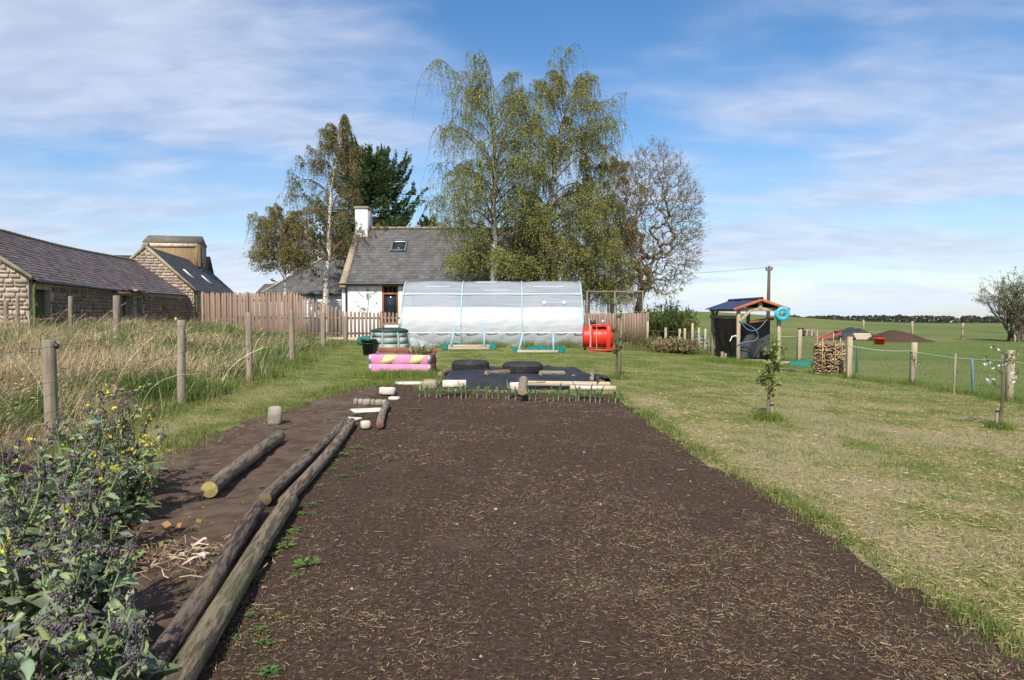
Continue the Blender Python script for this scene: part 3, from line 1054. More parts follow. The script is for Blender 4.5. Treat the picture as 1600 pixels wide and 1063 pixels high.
gb = thing('white_shed', 'low white shed and chimney half hidden by the left birch', 'outbuilding', (-17.0, 47, 0.15))
MB().hexa([(0, 0, -.3), (3.6, 0, -.3), (3.6, 4, -.3), (0, 4, -.3), (0, 0, 2.5), (3.6, 0, 2.5), (3.6, 4, 2.5), (0, 4, 2.5)]).build('wall', m_white, gb)
MB().hexa([(-.15, -.15, 2.5), (3.75, -.15, 2.5), (3.75, 4.15, 2.5), (-.15, 4.15, 2.5), (-.15, 1.9, 3.3), (3.75, 1.9, 3.3), (3.75, 2.1, 3.3), (-.15, 2.1, 3.3)]).build('roof', m_slate, gb)
gc = MB().bevel_box((2.45, 2.0, 3.45), (.62, .8, 2.0), .03).build('chimney', m_white, gb)
MB().bevel_box((2.45, 2.0, 4.5), (.72, .9, .12), .03).build('chimney_cap', m_skew, gc)
MB().lathe([(.12, 0), (.14, .05), (.11, .3), (.08, .3)], 10, (2.45, 2, 4.56)).build('chimney_pot', m_skew, gc)

# ------------------------------------------------------------------ red-brown picket fence behind the tunnel
pf = thing('picket_fence', 'red brown picket fence stepping down from a tall section before the cottage', 'fence', (0, 30, 0.2))
pk = MB()
pk.add([(-.05, -.011, 0), (.05, -.011, 0), (.05, -.011, .93), (.03, -.011, .985), (0, -.011, 1), (-.03, -.011, .985), (-.05, -.011, .93),
        (-.05, .011, 0), (.05, .011, 0), (.05, .011, .93), (.03, .011, .985), (0, .011, 1), (-.03, .011, .985), (-.05, .011, .93)],
       [np.array([[0, 1, 2, 3, 4, 5, 6]]), np.array([[13, 12, 11, 10, 9, 8, 7]]), np.array([[i, i + 7, (i + 1) % 7 + 7, (i + 1) % 7] for i in range(7)])])
pkm = pk.mesh('picket', m_picket)


def fence_top(x):
    return float(np.interp(x, [-13.2, -9.2, -7.1, -5, 6], [2.10, 2.08, 1.30, 1.25, 1.22]))


x = -13.15
rr = random.Random(4)
k = 0
while x < 5.75:
    tall = x < -8.9
    o = bpy.data.objects.new('picket', pkm)
    COL.objects.link(o)
    o.parent = pf
    ht = fence_top(x) + rr.uniform(-.015, .015)
    o.location = (x, (0.022 if (tall or x > 2) and k % 2 else -0.022) - 0.02, 0.0)
    o.rotation_euler = (0, rr.uniform(-.008, .008), 0)
    o.scale = (1.12 if tall or x > 2 else .98, 1, ht)
    x += 0.118 if tall or x > 2 else 0.162
    k += 1
for z_, a, b in ((.35, -13.2, 5.8), (1.0, -13.2, 5.8), (1.75, -13.2, -8.95)):
    MB().box(((a + b) / 2, .03 if z_ < 9 else 0, z_), (b - a, .04, .09)).build('rail', m_picket, pf)
for x_ in np.arange(-13.2, 6, 1.9):
    MB().bevel_box((0, 0, fence_top(x_) / 2), (.1, .1, fence_top(x_) + .06), .012).build('fence_post', m_picket, pf, loc=(x_, .11, 0))
gbd = MB()
gbm = MB().bevel_box((0, 0, 0), (1.9, .035, .2), .008).mesh('gravel_board', m_paletimber)
for k in range(9):
    for q in range(2 if k > 7 else 1):
        o = bpy.data.objects.new('gravel_board', gbm)
        COL.objects.link(o)
        o.parent = pf
        o.location = (-12.2 + 1.91 * k, -.07, .09 + .215 * q)

# ------------------------------------------------------------------ trees
def arcs(p0, az, L, rise, droop, k, rng, wig=0.03):
    """arching branches: start p0 (m,3), azimuth, length; height(s) = L*(rise*s - droop*s^2)"""
    m = len(p0)
    s = np.linspace(0, 1, k)[None, :, None]
    h = np.stack([np.cos(az), np.sin(az), np.zeros(m)], 1)[:, None, :]
    Lx = L[:, None, None]
    up = np.array([0, 0, 1.0])
    P = p0[:, None, :] + h * Lx * s * (1 - 0.25 * s) + up * Lx * (rise[:, None, None] * s - droop[:, None, None] * s ** 2)
    w_ = rng.normal(0, 1, (m, k, 3)) * wig * Lx * s
    return P + w_


def sample_on(P, s):
    """points at parameter s (m,q) along polylines P (m,k,3)"""
    m, k, _ = P.shape
    f = s * (k - 1)
    i = np.floor(f).astype(int).clip(0, k - 2)
    t = (f - i)[..., None]
    r = np.arange(m)[:, None]
    return P[r, i] * (1 - t) + P[r, i + 1] * t


def birch(label, base, H, lean, Rfun, n_limb, seed, leaf=(0.15, 0.19, 0.045), strands=5, hang=(0.5, 1.5), t0=0.22, r0=0.17,
          per=9, lsize=0.068, wind=0.35, twig=(0.10, 0.075, 0.055), cat='tree', tops=0, bark=None, sec=6, leaf2=None, floor_=.9):
    rng = np.random.default_rng(seed)
    t = thing('birch_tree', label, cat, base)
    k = 16
    tt = np.linspace(0, 1, k)
    P = np.stack([lean[0] * tt ** 1.5 + np.cumsum(rng.normal(0, .035, k)), lean[1] * tt ** 1.5 + np.cumsum(rng.normal(0, .035, k)), H * tt], 1)
    P[0] = (0, 0, -0.1)
    R = r0 * (1 - tt) ** 0.85 + 0.012
    R[0] *= 1.25
    MB().tubes(P, R, 9).build('trunk', bark or m_bark_birch, t, smooth=True)
    th = np.sort(t0 + (0.985 - t0) * rng.uniform(0, 1, n_limb) ** 1.25)
    p0 = sample_on(P[None], th[None])[0]
    az = np.arange(n_limb) * 2.4 + rng.uniform(-.5, .5, n_limb)
    L = np.array([Rfun(a) for a in th]) * rng.uniform(0.7, 1.12, n_limb)
    # shape: reach to the right in the wind
    limb = arcs(p0, az, L, rng.uniform(0.65, 1.0, n_limb) + 0.8 * th ** 2, rng.uniform(.6, 1.05, n_limb), 8, rng)
    limb[:, :, 0] += wind * L[:, None] * (np.linspace(0, 1, 8) ** 2)[None] * .5
    br = MB()
    lr = (0.045 * (1 - th) + 0.012)[:, None] * np.linspace(1, .22, 8)[None] * (r0 / .17)
    tw = np.array(twig)
    br.tubes(limb, lr, 5, tint=tw * 1.2)
    # side branches
    s1 = rng.uniform(.15, 1, (n_limb, sec))
    q0 = sample_on(limb, s1).reshape(-1, 3)
    az2 = (az[:, None] + rng.choice([-1, 1], (n_limb, sec)) * rng.uniform(.3, 1.2, (n_limb, sec))).reshape(-1)
    L2 = (L[:, None] * rng.uniform(.28, .6, (n_limb, sec)) * (1.1 - .5 * s1)).reshape(-1).clip(.15, None)
    side = arcs(q0, az2, L2, rng.uniform(.5, 1.1, len(q0)), rng.uniform(.6, 1.2, len(q0)), 6, rng, .04)
    side[:, :, 0] += wind * L2[:, None] * (np.linspace(0, 1, 6) ** 2)[None] * .6
    br.tubes(side, (0.011 * np.linspace(1, .35, 6))[None] * np.ones((len(side), 1)), 3, tint=tw)
    # hanging strands
    allp = np.concatenate([sample_on(side, rng.uniform(.15, 1, (len(side), strands))).reshape(-1, 3),
                           sample_on(limb, rng.uniform(.35, 1, (len(limb), strands * 2))).reshape(-1, 3)])
    m = len(allp)
    LS = rng.uniform(hang[0], hang[1], m) * rng.choice([.5, 1, 1, 1.3], m)
    a3 = rng.uniform(0, 2 * math.pi, m)
    s = np.array([0, .4, 1.0])[None, :, None]
    out = np.stack([np.cos(a3) * .35 + wind * .5, np.sin(a3) * .35, np.full(m, .25)], 1)[:, None, :]
    hs2 = allp[:, None, :] + LS[:, None, None] * (out * s * (1 - .3 * s) + np.array([0, 0, -1.0]) * s ** 1.5)
    hs2[:, :, 2] = np.maximum(hs2[:, :, 2], floor_ + 0.3 * rng.uniform(0, 4, (m, 1)))
    br.tubes(hs2, (0.0042 * np.linspace(1, .5, 3))[None] * np.ones((m, 1)), 3, tint=tw * .95)
    br.build('branches', m_twig, t, smooth=True)
    lv = MB()
    c = sample_on(hs2, rng.uniform(.08, 1, (m, per))).reshape(-1, 3)
    c = c + rng.normal(0, .035, c.shape)
    ax = rng.normal(0, .6, c.shape) + np.array([.2, 0, -.8])
    base_c = np.array(leaf)
    base_c = base_c * 1.15
    t_ = base_c * rng.lognormal(0, .22, (len(c), 1)) * rng.normal(1, .07, (len(c), 3))
    if leaf2 is not None:
        f_ = (fbm(c[:, 0] * .9 + 7, c[:, 2] * .9 + c[:, 1] * .5, seed) > .52)[:, None]
        t_ = np.where(f_, t_ / base_c * np.array(leaf2), t_)
    lv.leaves(c, rng.uniform(.6, 1.25, len(c)) * lsize, rng, t_, ax, .62)
    lv.build('crown', m_leaf, t, kind='stuff')
    return t


def env(pts):
    xs_, ys_ = [a for a, _ in pts], [b for _, b in pts]
    return lambda v: float(np.interp(v, xs_, ys_))


def gz(x, y):
    return float(T(x, y))


bx = at(508, 500, 37.0)
birch('leaning white stemmed birch with thin brown crown left of the cottage gable', (bx.x, 37.0, gz(bx.x, 37.0)), 11.3, (0.95, 0.3),
      env([(.2, 2.5), (.4, 3.6), (.6, 3.0), (.8, 1.5), (1, .5)]), 46, 41, leaf=(.235, .19, .065), leaf2=(.225, .225, .07), strands=8, hang=(.4, 1.4), per=11, r0=.17, floor_=3.4, t0=.32, wind=-.12, twig=(.14, .085, .06))
b1 = at(450, 500, 36)
birch('bushy smaller birch with drooping twigs behind the tall picket fence', (b1.x, 36, gz(b1.x, 36)), 6.6, (-.2, 0),
      env([(.1, 2.2), (.5, 2.1), (.8, 1.5), (1, .5)]), 38, 42, leaf=(.235, .215, .07), strands=9, hang=(.5, 1.5), per=12, r0=.12, floor_=3.1, t0=.42, wind=-.2, twig=(.14, .10, .07))
b1 = at(775, 500, 31.5)
birch('tall weeping birch directly behind the middle of the tunnel', (b1.x, 31.5, gz(b1.x, 31.5)), 11.2, (-.1, .2),
      env([(.2, 2.7), (.42, 3.6), (.62, 3.4), (.8, 3.4), (.93, 2.9), (1, 1.5)]), 64, 43, leaf=(.28, .295, .075), strands=8, hang=(.8, 2.2), per=15, r0=.20, wind=-.1, sec=7, floor_=2.6)
b1 = at(838, 500, 32.5)
birch('tall dense birch leaning right behind the right tunnel bay', (b1.x, 32.5, gz(b1.x, 32.5)), 11.6, (1.3, .2),
      env([(.2, 2.8), (.45, 3.2), (.7, 3.2), (.88, 2.7), (1, 1.0)]), 64, 44, leaf=(.275, .27, .07), strands=8, hang=(.7, 1.9), per=16, r0=.20, wind=.35, sec=7, floor_=1.8)
b1 = at(918, 500, 33.5)
birch('slim green birch behind the red drum', (b1.x, 33.5, gz(b1.x, 33.5)), 8.3, (.25, .2),
      env([(.12, 2.2), (.5, 2.4), (.8, 1.6), (1, .5)]), 44, 45, leaf=(.28, .285, .07), strands=7, hang=(.7, 1.8), per=14, r0=.13, wind=.1)
b1 = at(955, 500, 35.5)
birch('brown budding birch between the green birches and the bare round tree', (b1.x, 35.5, gz(b1.x, 35.5)), 9.3, (.3, 0),
      env([(.15, 1.9), (.5, 2.1), (.8, 1.4), (1, .45)]), 42, 46, leaf=(.235, .175, .068), leaf2=(.225, .20, .065), strands=7, hang=(.5, 1.5), per=12, r0=.14, wind=.15, twig=(.15, .09, .06))


def spread_tree(name, label, base, H, crown_r, seed, trunk_h, r0, bud, n1=7, depth=4, bud_n=3, bud_size=.05, lean=(0, 0), cat='tree', col=(.10, .085, .068), incurve=.5, spread=.75, trunks=1, e0=.55, f1=(.36, .5), dome=None):
    rng = np.random.default_rng(seed)
    t = thing(name, label, cat, base)
    br = MB()
    tb = MB()
    cur = []
    for q in range(trunks):
        off = np.array([rng.normal(0, .35), rng.normal(0, .35), 0]) * (trunks > 1)
        tp = np.array([[0, 0, -.1], [.04, .02, trunk_h * .5], [lean[0] * .3, lean[1] * .3, trunk_h]]) + off
        tb.tubes(tp, [r0 * 1.2, r0 * .95, r0 * .8], 9)
        n_ = n1 if trunks == 1 else max(2, n1 // 2)
        for i in range(n_):
            a = i * 2 * math.pi / n_ + rng.uniform(-.4, .4)
            e = rng.uniform(e0, 1.45)
            d = np.array([math.cos(a) * math.cos(e) + lean[0] * .3, math.sin(a) * math.cos(e) + lean[1] * .3, math.sin(e)])
            cur.append((tp[-1] - np.array([0, 0, rng.uniform(0, trunk_h * .3)]), d / np.linalg.norm(d), (H - trunk_h) * rng.uniform(*f1), r0 * .5))
    tb.build('trunk', m_bark, t, smooth=True)
    tips = []
    for lev in range(depth):
        nxt, Ps, Rs_ = [], [], []
        for p, d, L, r in cur:
            k = 5
            pts = [p]
            dd = d.copy()
            for s_ in range(k - 1):
                dd = dd + rng.normal(0, .16, 3) + np.array([0, 0, .10 if lev < 2 else -.02])
                dd /= np.linalg.norm(dd)
                pts.append(pts[-1] + dd * L / (k - 1))
            Ps.append(pts)
            Rs_.append(np.linspace(r, r * .55, k))
            if lev == depth - 1:
                continue
            nb = rng.integers(4, 6)
            for b in range(nb):
                s_ = rng.uniform(.35, 1.0) if b else 1.0
                i0 = min(int(s_ * (k - 1)), k - 1)
                perp = rng.normal(0, 1, 3)
                perp -= dd * (perp @ dd)
                perp /= np.linalg.norm(perp)
                nd = dd + perp * rng.uniform(spread * .6, spread * 1.3) * (0.4 if b == 0 else 1)
                nd[2] += incurve * (.2 if nd[2] < 0 else 0)
                nxt.append((np.array(pts[i0]), nd / np.linalg.norm(nd), L * rng.uniform(.5, .72), max(r * .5, .004)))
        if dome is not None and lev >= 1:               # crown fills a rounded outline
            c_, rd = np.array(dome[0]), np.array(dome[1])

            def lim(a_):
                q_ = (np.array(a_) - c_) / rd
                r_ = np.linalg.norm(q_, axis=-1, keepdims=True)
                r2 = np.where(r_ > .72, .72 + .28 * (1 - np.exp(-(r_ - .72) / .5)), r_)
                return c_ + q_ * (r2 / (r_ + 1e-9)) * rd
            Ps = [list(lim(p_)) for p_ in Ps]
            nxt = [(lim(a_), d_, l_, q_) for a_, d_, l_, q_ in nxt]
        br.tubes(np.array(Ps), np.array(Rs_), 5 if lev < 2 else 3, tint=np.array(col) * (1 - .06 * lev))
        cur = nxt
    br.build('branches', m_twig, t, smooth=True)
    tips = np.array(Ps)
    c = sample_on(tips, rng.uniform(.3, 1, (len(tips), bud_n))).reshape(-1, 3) + rng.normal(0, .03, (len(tips) * bud_n, 3))
    lv = MB()
    lv.leaves(c, rng.uniform(.6, 1.3, len(c)) * bud_size, rng, np.array(bud) * rng.lognormal(0, .25, (len(c), 1)) * rng.normal(1, .06, (len(c), 3)), None, .7)
    lv.build('crown', m_leaf, t, kind='stuff')
    return t


def dome_tree(label, base, trunk, c, rd, n, seed, col, bud):
    """rounded winter crown: limbs grown greedily to points spread through an ellipsoid"""
    rng = np.random.default_rng(seed)
    t = thing('sycamore_tree', label, 'tree', base)
    c, rd = np.array(c, float), np.array(rd, float)
    d = rng.normal(0, 1, (n * 2, 3))
    d /= np.linalg.norm(d, axis=1, keepdims=True)
    r = rng.uniform(0, 1, (n * 2, 1)) ** .24
    lump = 1 + .16 * (fbm(d[:, 0] * 2.2 + 5, d[:, 2] * 2.2 + d[:, 1], seed, 3) - .55)[:, None] * 2
    P = (c + d * r * rd * lump)
    P = P[(P[:, 2] > 1.3)][:n]
    tr = np.array(trunk, float)
    nodes = [p for p in tr]
    par = [-1] + list(range(len(tr) - 1))
    cnt = np.zeros(len(tr) + n * 4, int)
    arr = np.zeros((len(tr) + n * 4, 3))
    arr[:len(tr)] = tr
    m = len(tr)
    order = np.argsort(np.linalg.norm((P - tr[-1]) / rd, axis=1))
    chains = []
    for q in P[order]:
        ds = np.linalg.norm(arr[2:m] - q, axis=1) + .22 * np.maximum(0, arr[2:m, 2] - q[2] + .1)
        a = int(np.argmin(ds)) + 2
        A = arr[a]
        L = np.linalg.norm(q - A)
        k = 3 if L > .35 else 2
        prev = a
        idx = [a]
        for s_ in np.linspace(0, 1, k + 1)[1:]:
            p = A + (q - A) * s_ + np.array([0, 0, -.10 * L * math.sin(math.pi * s_)]) + rng.normal(0, .05 * L, 3) * (s_ < 1)
            arr[m] = p
            par.append(prev)
            prev = m
            idx.append(m)
            m += 1
        chains.append(idx)
        v = prev
        while v >= 0:
            cnt[v] += 1
            v = par[v]
    rad = np.minimum(.0042 * np.maximum(cnt, 1) ** .50, .17)
    tb, br = MB(), MB()
    tb.tubes(tr, [.25, .21, .19, .17][:len(tr)], 9)
    tb.build('trunk', m_bark, t, smooth=True)
    for k in (3, 4):
        cs = [ch for ch in chains if len(ch) == k]
        if cs:
            I = np.array(cs)
            R = rad[I]
            R[:, 0] = R[:, 1]
            br.tubes(arr[I], R, 4, tint=col)
    tips = np.array([arr[ch[-1]] for ch in chains])
    dirs = (tips - c) / rd + np.array([0, 0, .35])
    dirs = np.repeat(dirs / np.linalg.norm(dirs, axis=1, keepdims=True), 4, 0) + rng.normal(0, .55, (len(tips) * 4, 3))
    p0 = np.repeat(tips, 4, 0)
    L = rng.uniform(.10, .32, len(p0))[:, None]
    tw = np.stack([p0, p0 + dirs * L * .5, p0 + dirs * L + np.array([0, 0, .03])], 1)
    br.tubes(tw, (.0042 * np.array([1, .8, .5]))[None] * np.ones((len(tw), 1)), 3, tint=np.array(col) * .95)
    br.build('branches', m_twig, t, smooth=True)
    lv = MB()
    b = sample_on(tw, rng.uniform(.25, 1.05, (len(tw), 3))).reshape(-1, 3)
    lv.leaves(b, rng.uniform(.035, .085, len(b)), rng, tints_(len(b), rng, bud), None, .6)
    lv.build('buds', m_leaf, t, kind='stuff')
    return t


def tints_(n, rng, cols):
    cols = np.array(cols)
    return cols[rng.integers(0, len(cols), n)] * rng.lognormal(0, .22, (n, 1))


b1 = at(990, 500, 38)
dome_tree('bare round headed tree with fine grey twigs right of the birches', (b1.x, 38, gz(b1.x, 38)), [(0, 0, -.1), (.1, 0, 1.0), (.3, 0, 2.0), (.6, 0, 3.2)], (1.1, 0, 6.3), (2.75, 2.75, 4.3), 2300, 47, (.20, .16, .11), [(.28, .22, .11), (.23, .19, .095), (.26, .24, .10)])
b1 = at(1588, 527, 42)
spread_tree('young_tree', 'sparse bushy tree with small fresh leaves at the right field fence', (b1.x, 42, gz(b1.x, 42)), 6.2, 2, 48, .5, .10, (.19, .20, .08), 10, 4, 5, .075, (.1, 0), incurve=1.0, spread=.6, trunks=4, f1=(.26, .36), col=(.17, .14, .10))


def conifer(label, base, H, R, seed, lean=0.0, n_sp=215):
    rng = np.random.default_rng(seed)
    t = thing('conifer_tree', label, 'tree', base)
    MB().tubes([(0, 0, -.1), (0, 0, H * .5), (lean, 0, H * .97)], [.28, .18, .02], 8).build('trunk', m_bark, t, smooth=True)
    nb = int(32 * H)
    hz = np.sort(rng.uniform(.06, .985, nb))
    az = np.arange(nb) * 2.4 + rng.uniform(-.6, .6, nb)
    prof = np.interp(hz, [0, .15, .35, .6, .8, .93, 1], [.75, 1, .98, .72, .47, .30, .12])
    L = R * prof * rng.uniform(.62, 1.2, nb)
    p0 = np.stack([lean * hz ** 1.5, 0 * hz, H * hz], 1)
    P = arcs(p0, az, L, rng.uniform(-.12, .22, nb) + .6 * hz ** 4, rng.uniform(-.12, .30, nb), 7, rng, .03)
    P[:, :, 2] += (np.linspace(0, 1, 7) ** 4)[None] * L[:, None] * .22
    br = MB()
    br.tubes(P, (0.03 * np.linspace(1, .15, 7))[None] * np.ones((nb, 1)), 4, tint=(.07, .05, .035))
    br.build('branches', m_twig, t, smooth=True)
    lv = MB()
    s_ = rng.beta(1.7, 1.0, (nb, n_sp))
    c = sample_on(P, s_)
    tang = np.gradient(P, axis=1)
    tang = tang[np.arange(nb)[:, None], (s_ * 6).astype(int).clip(0, 6)]
    tang /= np.linalg.norm(tang, axis=2, keepdims=True)
    side = np.cross(tang, np.array([0, 0, 1.0]))
    sg = rng.choice([-1, 1], (nb, n_sp, 1))
    wv = (.24 + .42 * (1 - s_))[..., None] * (L / R)[:, None, None] * R * .35
    off = side * sg * rng.uniform(0, 1, (nb, n_sp, 1)) * wv + tang * rng.uniform(-.05, .2, (nb, n_sp, 1))
    off[..., 2] += rng.normal(-.02, .09, (nb, n_sp))
    c = (c + off).reshape(-1, 3)
    ax = (tang * .8 + side * sg * .7 + rng.normal(0, .25, tang.shape) + np.array([0, 0, -.08])).reshape(-1, 3)
    clump = 0.8 + 0.5 * np.repeat(rng.uniform(0, 1, nb), n_sp)[:, None]
    tt = np.array((.085, .125, .045)) * clump * rng.lognormal(0, .22, (len(c), 1)) * rng.normal(1, .05, (len(c), 3))
    lv.leaves(c, rng.uniform(.14, .30, len(c)), rng, tt, ax, .36)
    lv.build('crown', m_leaf, t, kind='stuff')
    return t


b1 = at(576, 500, 46)
conifer('large dark green conifer behind the cottage chimney', (b1.x, 46, gz(b1.x, 46)), 11.2, 6.6, 51, .3)
b1 = at(672, 500, 52)
conifer('smaller dark conifer peeping over the cottage roof ridge', (b1.x, 52, gz(b1.x, 52)), 8.0, 2.4, 52, 0, 70)


def shrub(name, label, base, H, R, seed, tint, n=160, leafn=14, lsize=.06, up=.85, cat='shrub', stem=(.08, .10, .04), wid=.3):
    """broom like bush of upright stems"""
    rng = np.random.default_rng(seed)
    t = thing(name, label, cat, base)
    az = rng.uniform(0, 2 * math.pi, n)
    L = H * rng.uniform(.55, 1.12, n)
    rad = R * np.sqrt(rng.uniform(0, 1, n))
    s = np.linspace(0, 1, 6)[None, :, None]
    d = np.stack([np.cos(az) * rad, np.sin(az) * rad, np.zeros(n)], 1)[:, None]
    P = d * .25 + d * .9 * s ** 1.4 + np.array([0, 0, 1.0]) * (L * (1 - .35 * (rad / R) ** 2))[:, None, None] * s + rng.normal(0, .04, (n, 6, 3)) * s
    b = MB()
    b.tubes(P, (0.012 * np.linspace(1, .3, 6))[None] * np.ones((n, 1)), 3, tint=stem)
    b.build('stems', m_twig, t, kind='stuff')
    c = sample_on(P, rng.uniform(.15, 1.02, (n, leafn))).reshape(-1, 3) + rng.normal(0, .05, (n * leafn, 3))
    lv = MB()
    lv.leaves(c, rng.uniform(.7, 1.4, len(c)) * lsize, rng, np.array(tint) * rng.lognormal(0, .28, (len(c), 1)) * rng.normal(1, .06, (len(c), 3)),
              rng.normal(0, .45, c.shape) + np.array([0, 0, up]), wid)
    lv.build('foliage', m_leaf, t, kind='stuff')
    return t


b1 = at(1040, 515, 33)
shrub('broom_bush', 'dark green upright broom bush right of the picket fence', (b1.x, 33, gz(b1.x, 33)), 2.05, 1.35, 61, (.075, .10, .025), 260, 24, .17)
b1 = at(1085, 520, 36)
shrub('bramble_bush', 'low dull green bush behind the shelter compost bin', (b1.x - .6, 36, gz(b1.x, 36)), .75, .9, 62, (.10, .115, .04), 110, 16, .12, .3, wid=.6)
b1 = at(1012, 530, 27)
shrub('dry_weed_clump', 'dry brown and green weeds at the end of the picket fence', (b1.x, 27, gz(b1.x, 27)), .6, .8, 63, (.15, .14, .06), 120, 10, .14, .6, stem=(.25, .19, .11))
b1 = at(1055, 532, 26)
shrub('dry_weed_clump', 'straw coloured weeds left of the shelter bin', (b1.x, 26, gz(b1.x, 26)), .6, 1.0, 64, (.26, .20, .10), 150, 10, .16, .7, stem=(.34, .26, .15))


def sapling(name, label, base, H, seed, leafc, n_br=10, reach=.35, lsize=.06, stake=None, blossom=0, t_lo=.3, clump=9, lean=(0, 0), bark=None, col=(.13, .09, .065), r_t=.02):
    rng = np.random.default_rng(seed)
    t = thing(name, label, 'tree', base)
    k = 8
    tt = np.linspace(0, 1, k)
    P = np.stack([lean[0] * tt + np.cumsum(rng.normal(0, .012, k)), lean[1] * tt + np.cumsum(rng.normal(0, .012, k)), H * tt], 1)
    P[0] = (0, 0, -.05)
    MB().tubes(P, r_t * (1 - tt) + .3 * r_t, 7, tint=col).build('trunk', bark or m_twig, t, smooth=True)
    th = rng.uniform(t_lo, 1, n_br)
    p0 = sample_on(P[None], th[None])[0]
    B = arcs(p0, rng.uniform(0, 6.28, n_br), reach * rng.uniform(.4, 1.2, n_br), rng.uniform(.3, 1, n_br), rng.uniform(-.2, .4, n_br), 5, rng, .04)
    MB().tubes(B, (0.007 * np.linspace(1, .4, 5))[None] * np.ones((n_br, 1)), 4, tint=col).build('branches', m_twig, t)
    c = sample_on(B, rng.uniform(.25, 1.05, (n_br, clump))).reshape(-1, 3) + rng.normal(0, .03, (n_br * clump, 3))
    MB().leaves(c, rng.uniform(.6, 1.3, len(c)) * lsize, rng, np.array(leafc) * rng.lognormal(0, .25, (len(c), 1)) * rng.normal(1, .06, (len(c), 3)), None, .55).build('leaves', m_leaf, t, kind='stuff')
    if blossom:
        cb = sample_on(B, rng.uniform(.6, 1.05, (n_br, blossom))).reshape(-1, 3) + rng.normal(0, .025, (n_br * blossom, 3))
        MB().leaves(cb, rng.uniform(.03, .055, len(cb)), rng, np.array((.8, .78, .74)) * rng.uniform(.85, 1, (len(cb), 1)), None, .9).build('blossom', m_leaf, t, kind='stuff')
    if stake:
        sx, sy, sh, sr = stake
        st = MB().tubes([(sx, sy, -.1), (sx + .01, sy, sh)], [sr, sr * .95], 8, cap=True).build('stake', m_post, t)
        MB().tubes([(sx - sr - .01, sy - sr, sh * .86), (sx + sr, sy - sr - .01, sh * .87), (sx + sr + .01, sy + sr, sh * .86)], .009, 5).build('tie', m_rubber, st)
    return t


b1 = G(1198, 654)
sc = S(b1.y)
sapling('apple_sapling', 'leafy young apple tree with bent grey trunk and short stake on the lawn', b1, 112 * sc, 71, (.20, .24, .065), 26, .20, .075, (.045, -.03, 26 * sc, .018), 0, .25, 11, (.06, 0), col=(.19, .13, .095))
b1 = G(1562, 671)
sapling('pear_sapling', 'thin young fruit tree with white blossom and dark stake at the right edge', b1, 122 * sc * b1.y / b1.y, 72, (.20, .24, .07), 11, .28, .06, (-.05, 0, 34 * S(b1.y), .02), 5, .45, 5, (.10, 0))
b1 = G(964, 590)
sapling('plum_sapling', 'young tree tied to a thin cane beside the black sheeted bed', b1, 120 * S(b1.y), 73, (.11, .16, .045), 16, .22, .075, (.07, 0, 1.5, .014), 0, .28, 8)
b1 = G(1430, 607)
sapling('small_sapling', 'tiny bare sapling at the foot of the right fence', b1, 62 * S(b1.y), 74, (.20, .26, .08), 8, .14, .055, None, 0, .5, 5, r_t=.008)
b1 = at(572, 500, 32)
sapling('cherry_sapling', 'small wide branched tree with reddish leaves before the white cottage wall', (b1.x, 32, gz(b1.x, 32)), 1.9, 75, (.22, .10, .055), 18, .9, .085, None, 0, .45, 8, (.1, 0))
b1 = at(735, 560, 20)


# ------------------------------------------------------------------ far woods
rng = np.random.default_rng(9)
wd = MB()
n_ = 26000
aa = rng.uniform(-.75, .85, n_)
yy = rng.uniform(330, 420, n_)
xx = aa * yy
gl_ = T(xx, yy)
topn = -1.6 + 2.4 * fbm(aa * 22, aa * 0 + 1, 31, 4) + 1.6 * (fbm(aa * 90, aa * 0, 32, 2) - .4) - gl_
zz = gl_ + rng.uniform(0, 1, n_) ** .8 * topn
wd.leaves(np.stack([xx, yy, zz], 1), rng.uniform(.9, 2.2, n_), rng, np.array((.055, .06, .042)) * rng.lognormal(0, .3, (n_, 1)) * np.where(rng.uniform(0, 1, (n_, 1)) > .6, np.array([[1.35, 1.05, .95]]), 1), None, .8)
wd.build('distant_woods', m_leaf, None, kind='stuff')

# ------------------------------------------------------------------ polythene tunnel
m_poly = bpy.data.materials.new('clear_polythene')
m_poly.use_nodes = True
g = N(m_poly.node_tree)
tcn = g.node('ShaderNodeTexCoord')
vec = g.mapping(tcn.outputs['Object'], (0.5, 2, 5))
nz = g.noise(vec, 1.6, 4)
pb = g.node('ShaderNodeBsdfPrincipled')
g.put(pb.inputs['Base Color'], g.mix(g.ramp(nz, .35, .7), (.42, .46, .51), (.54, .57, .60)))
pb.inputs['Roughness'].default_value = .30
pb.inputs['Specular IOR Level'].default_value = .7
bmp = g.node('ShaderNodeBump')
bmp.inputs['Strength'].default_value = .12
bmp.inputs['Distance'].default_value = .03
g.put(bmp.inputs['Height'], g.noise(g.mapping(tcn.outputs['Object'], (.7, 1, 6)), 3, 4))
g.put(pb.inputs['Normal'], bmp.outputs[0])
trl = g.node('ShaderNodeBsdfTranslucent')
g.put(trl.inputs[0], (.55, .58, .6))
trp = g.node('ShaderNodeBsdfTransparent')
g.put(trp.inputs[0], (.86, .9, .92))
mx1 = g.node('ShaderNodeMixShader')
mx1.inputs[0].default_value = .30
g.t.links.new(pb.outputs[0], mx1.inputs[1])
g.t.links.new(trl.outputs[0], mx1.inputs[2])
mx2 = g.node('ShaderNodeMixShader')
mx2.inputs[0].default_value = .28
g.t.links.new(mx1.outputs[0], mx2.inputs[1])
g.t.links.new(trp.outputs[0], mx2.inputs[2])
go = g.node('ShaderNodeOutputMaterial')
g.t.links.new(mx2.outputs[0], go.inputs[0])
m_poly_low = M('milky_polythene_skirt', (.66, .69, .71), (.80, .81, .82), 2.5, .28, .15, 6, stretch=(.5, 2, 4), transl=.35, spec=.8, alpha=.9)
m_mint = M('mint_painted_rib', (.30, .41, .39), (.36, .46, .44), 3, .5)
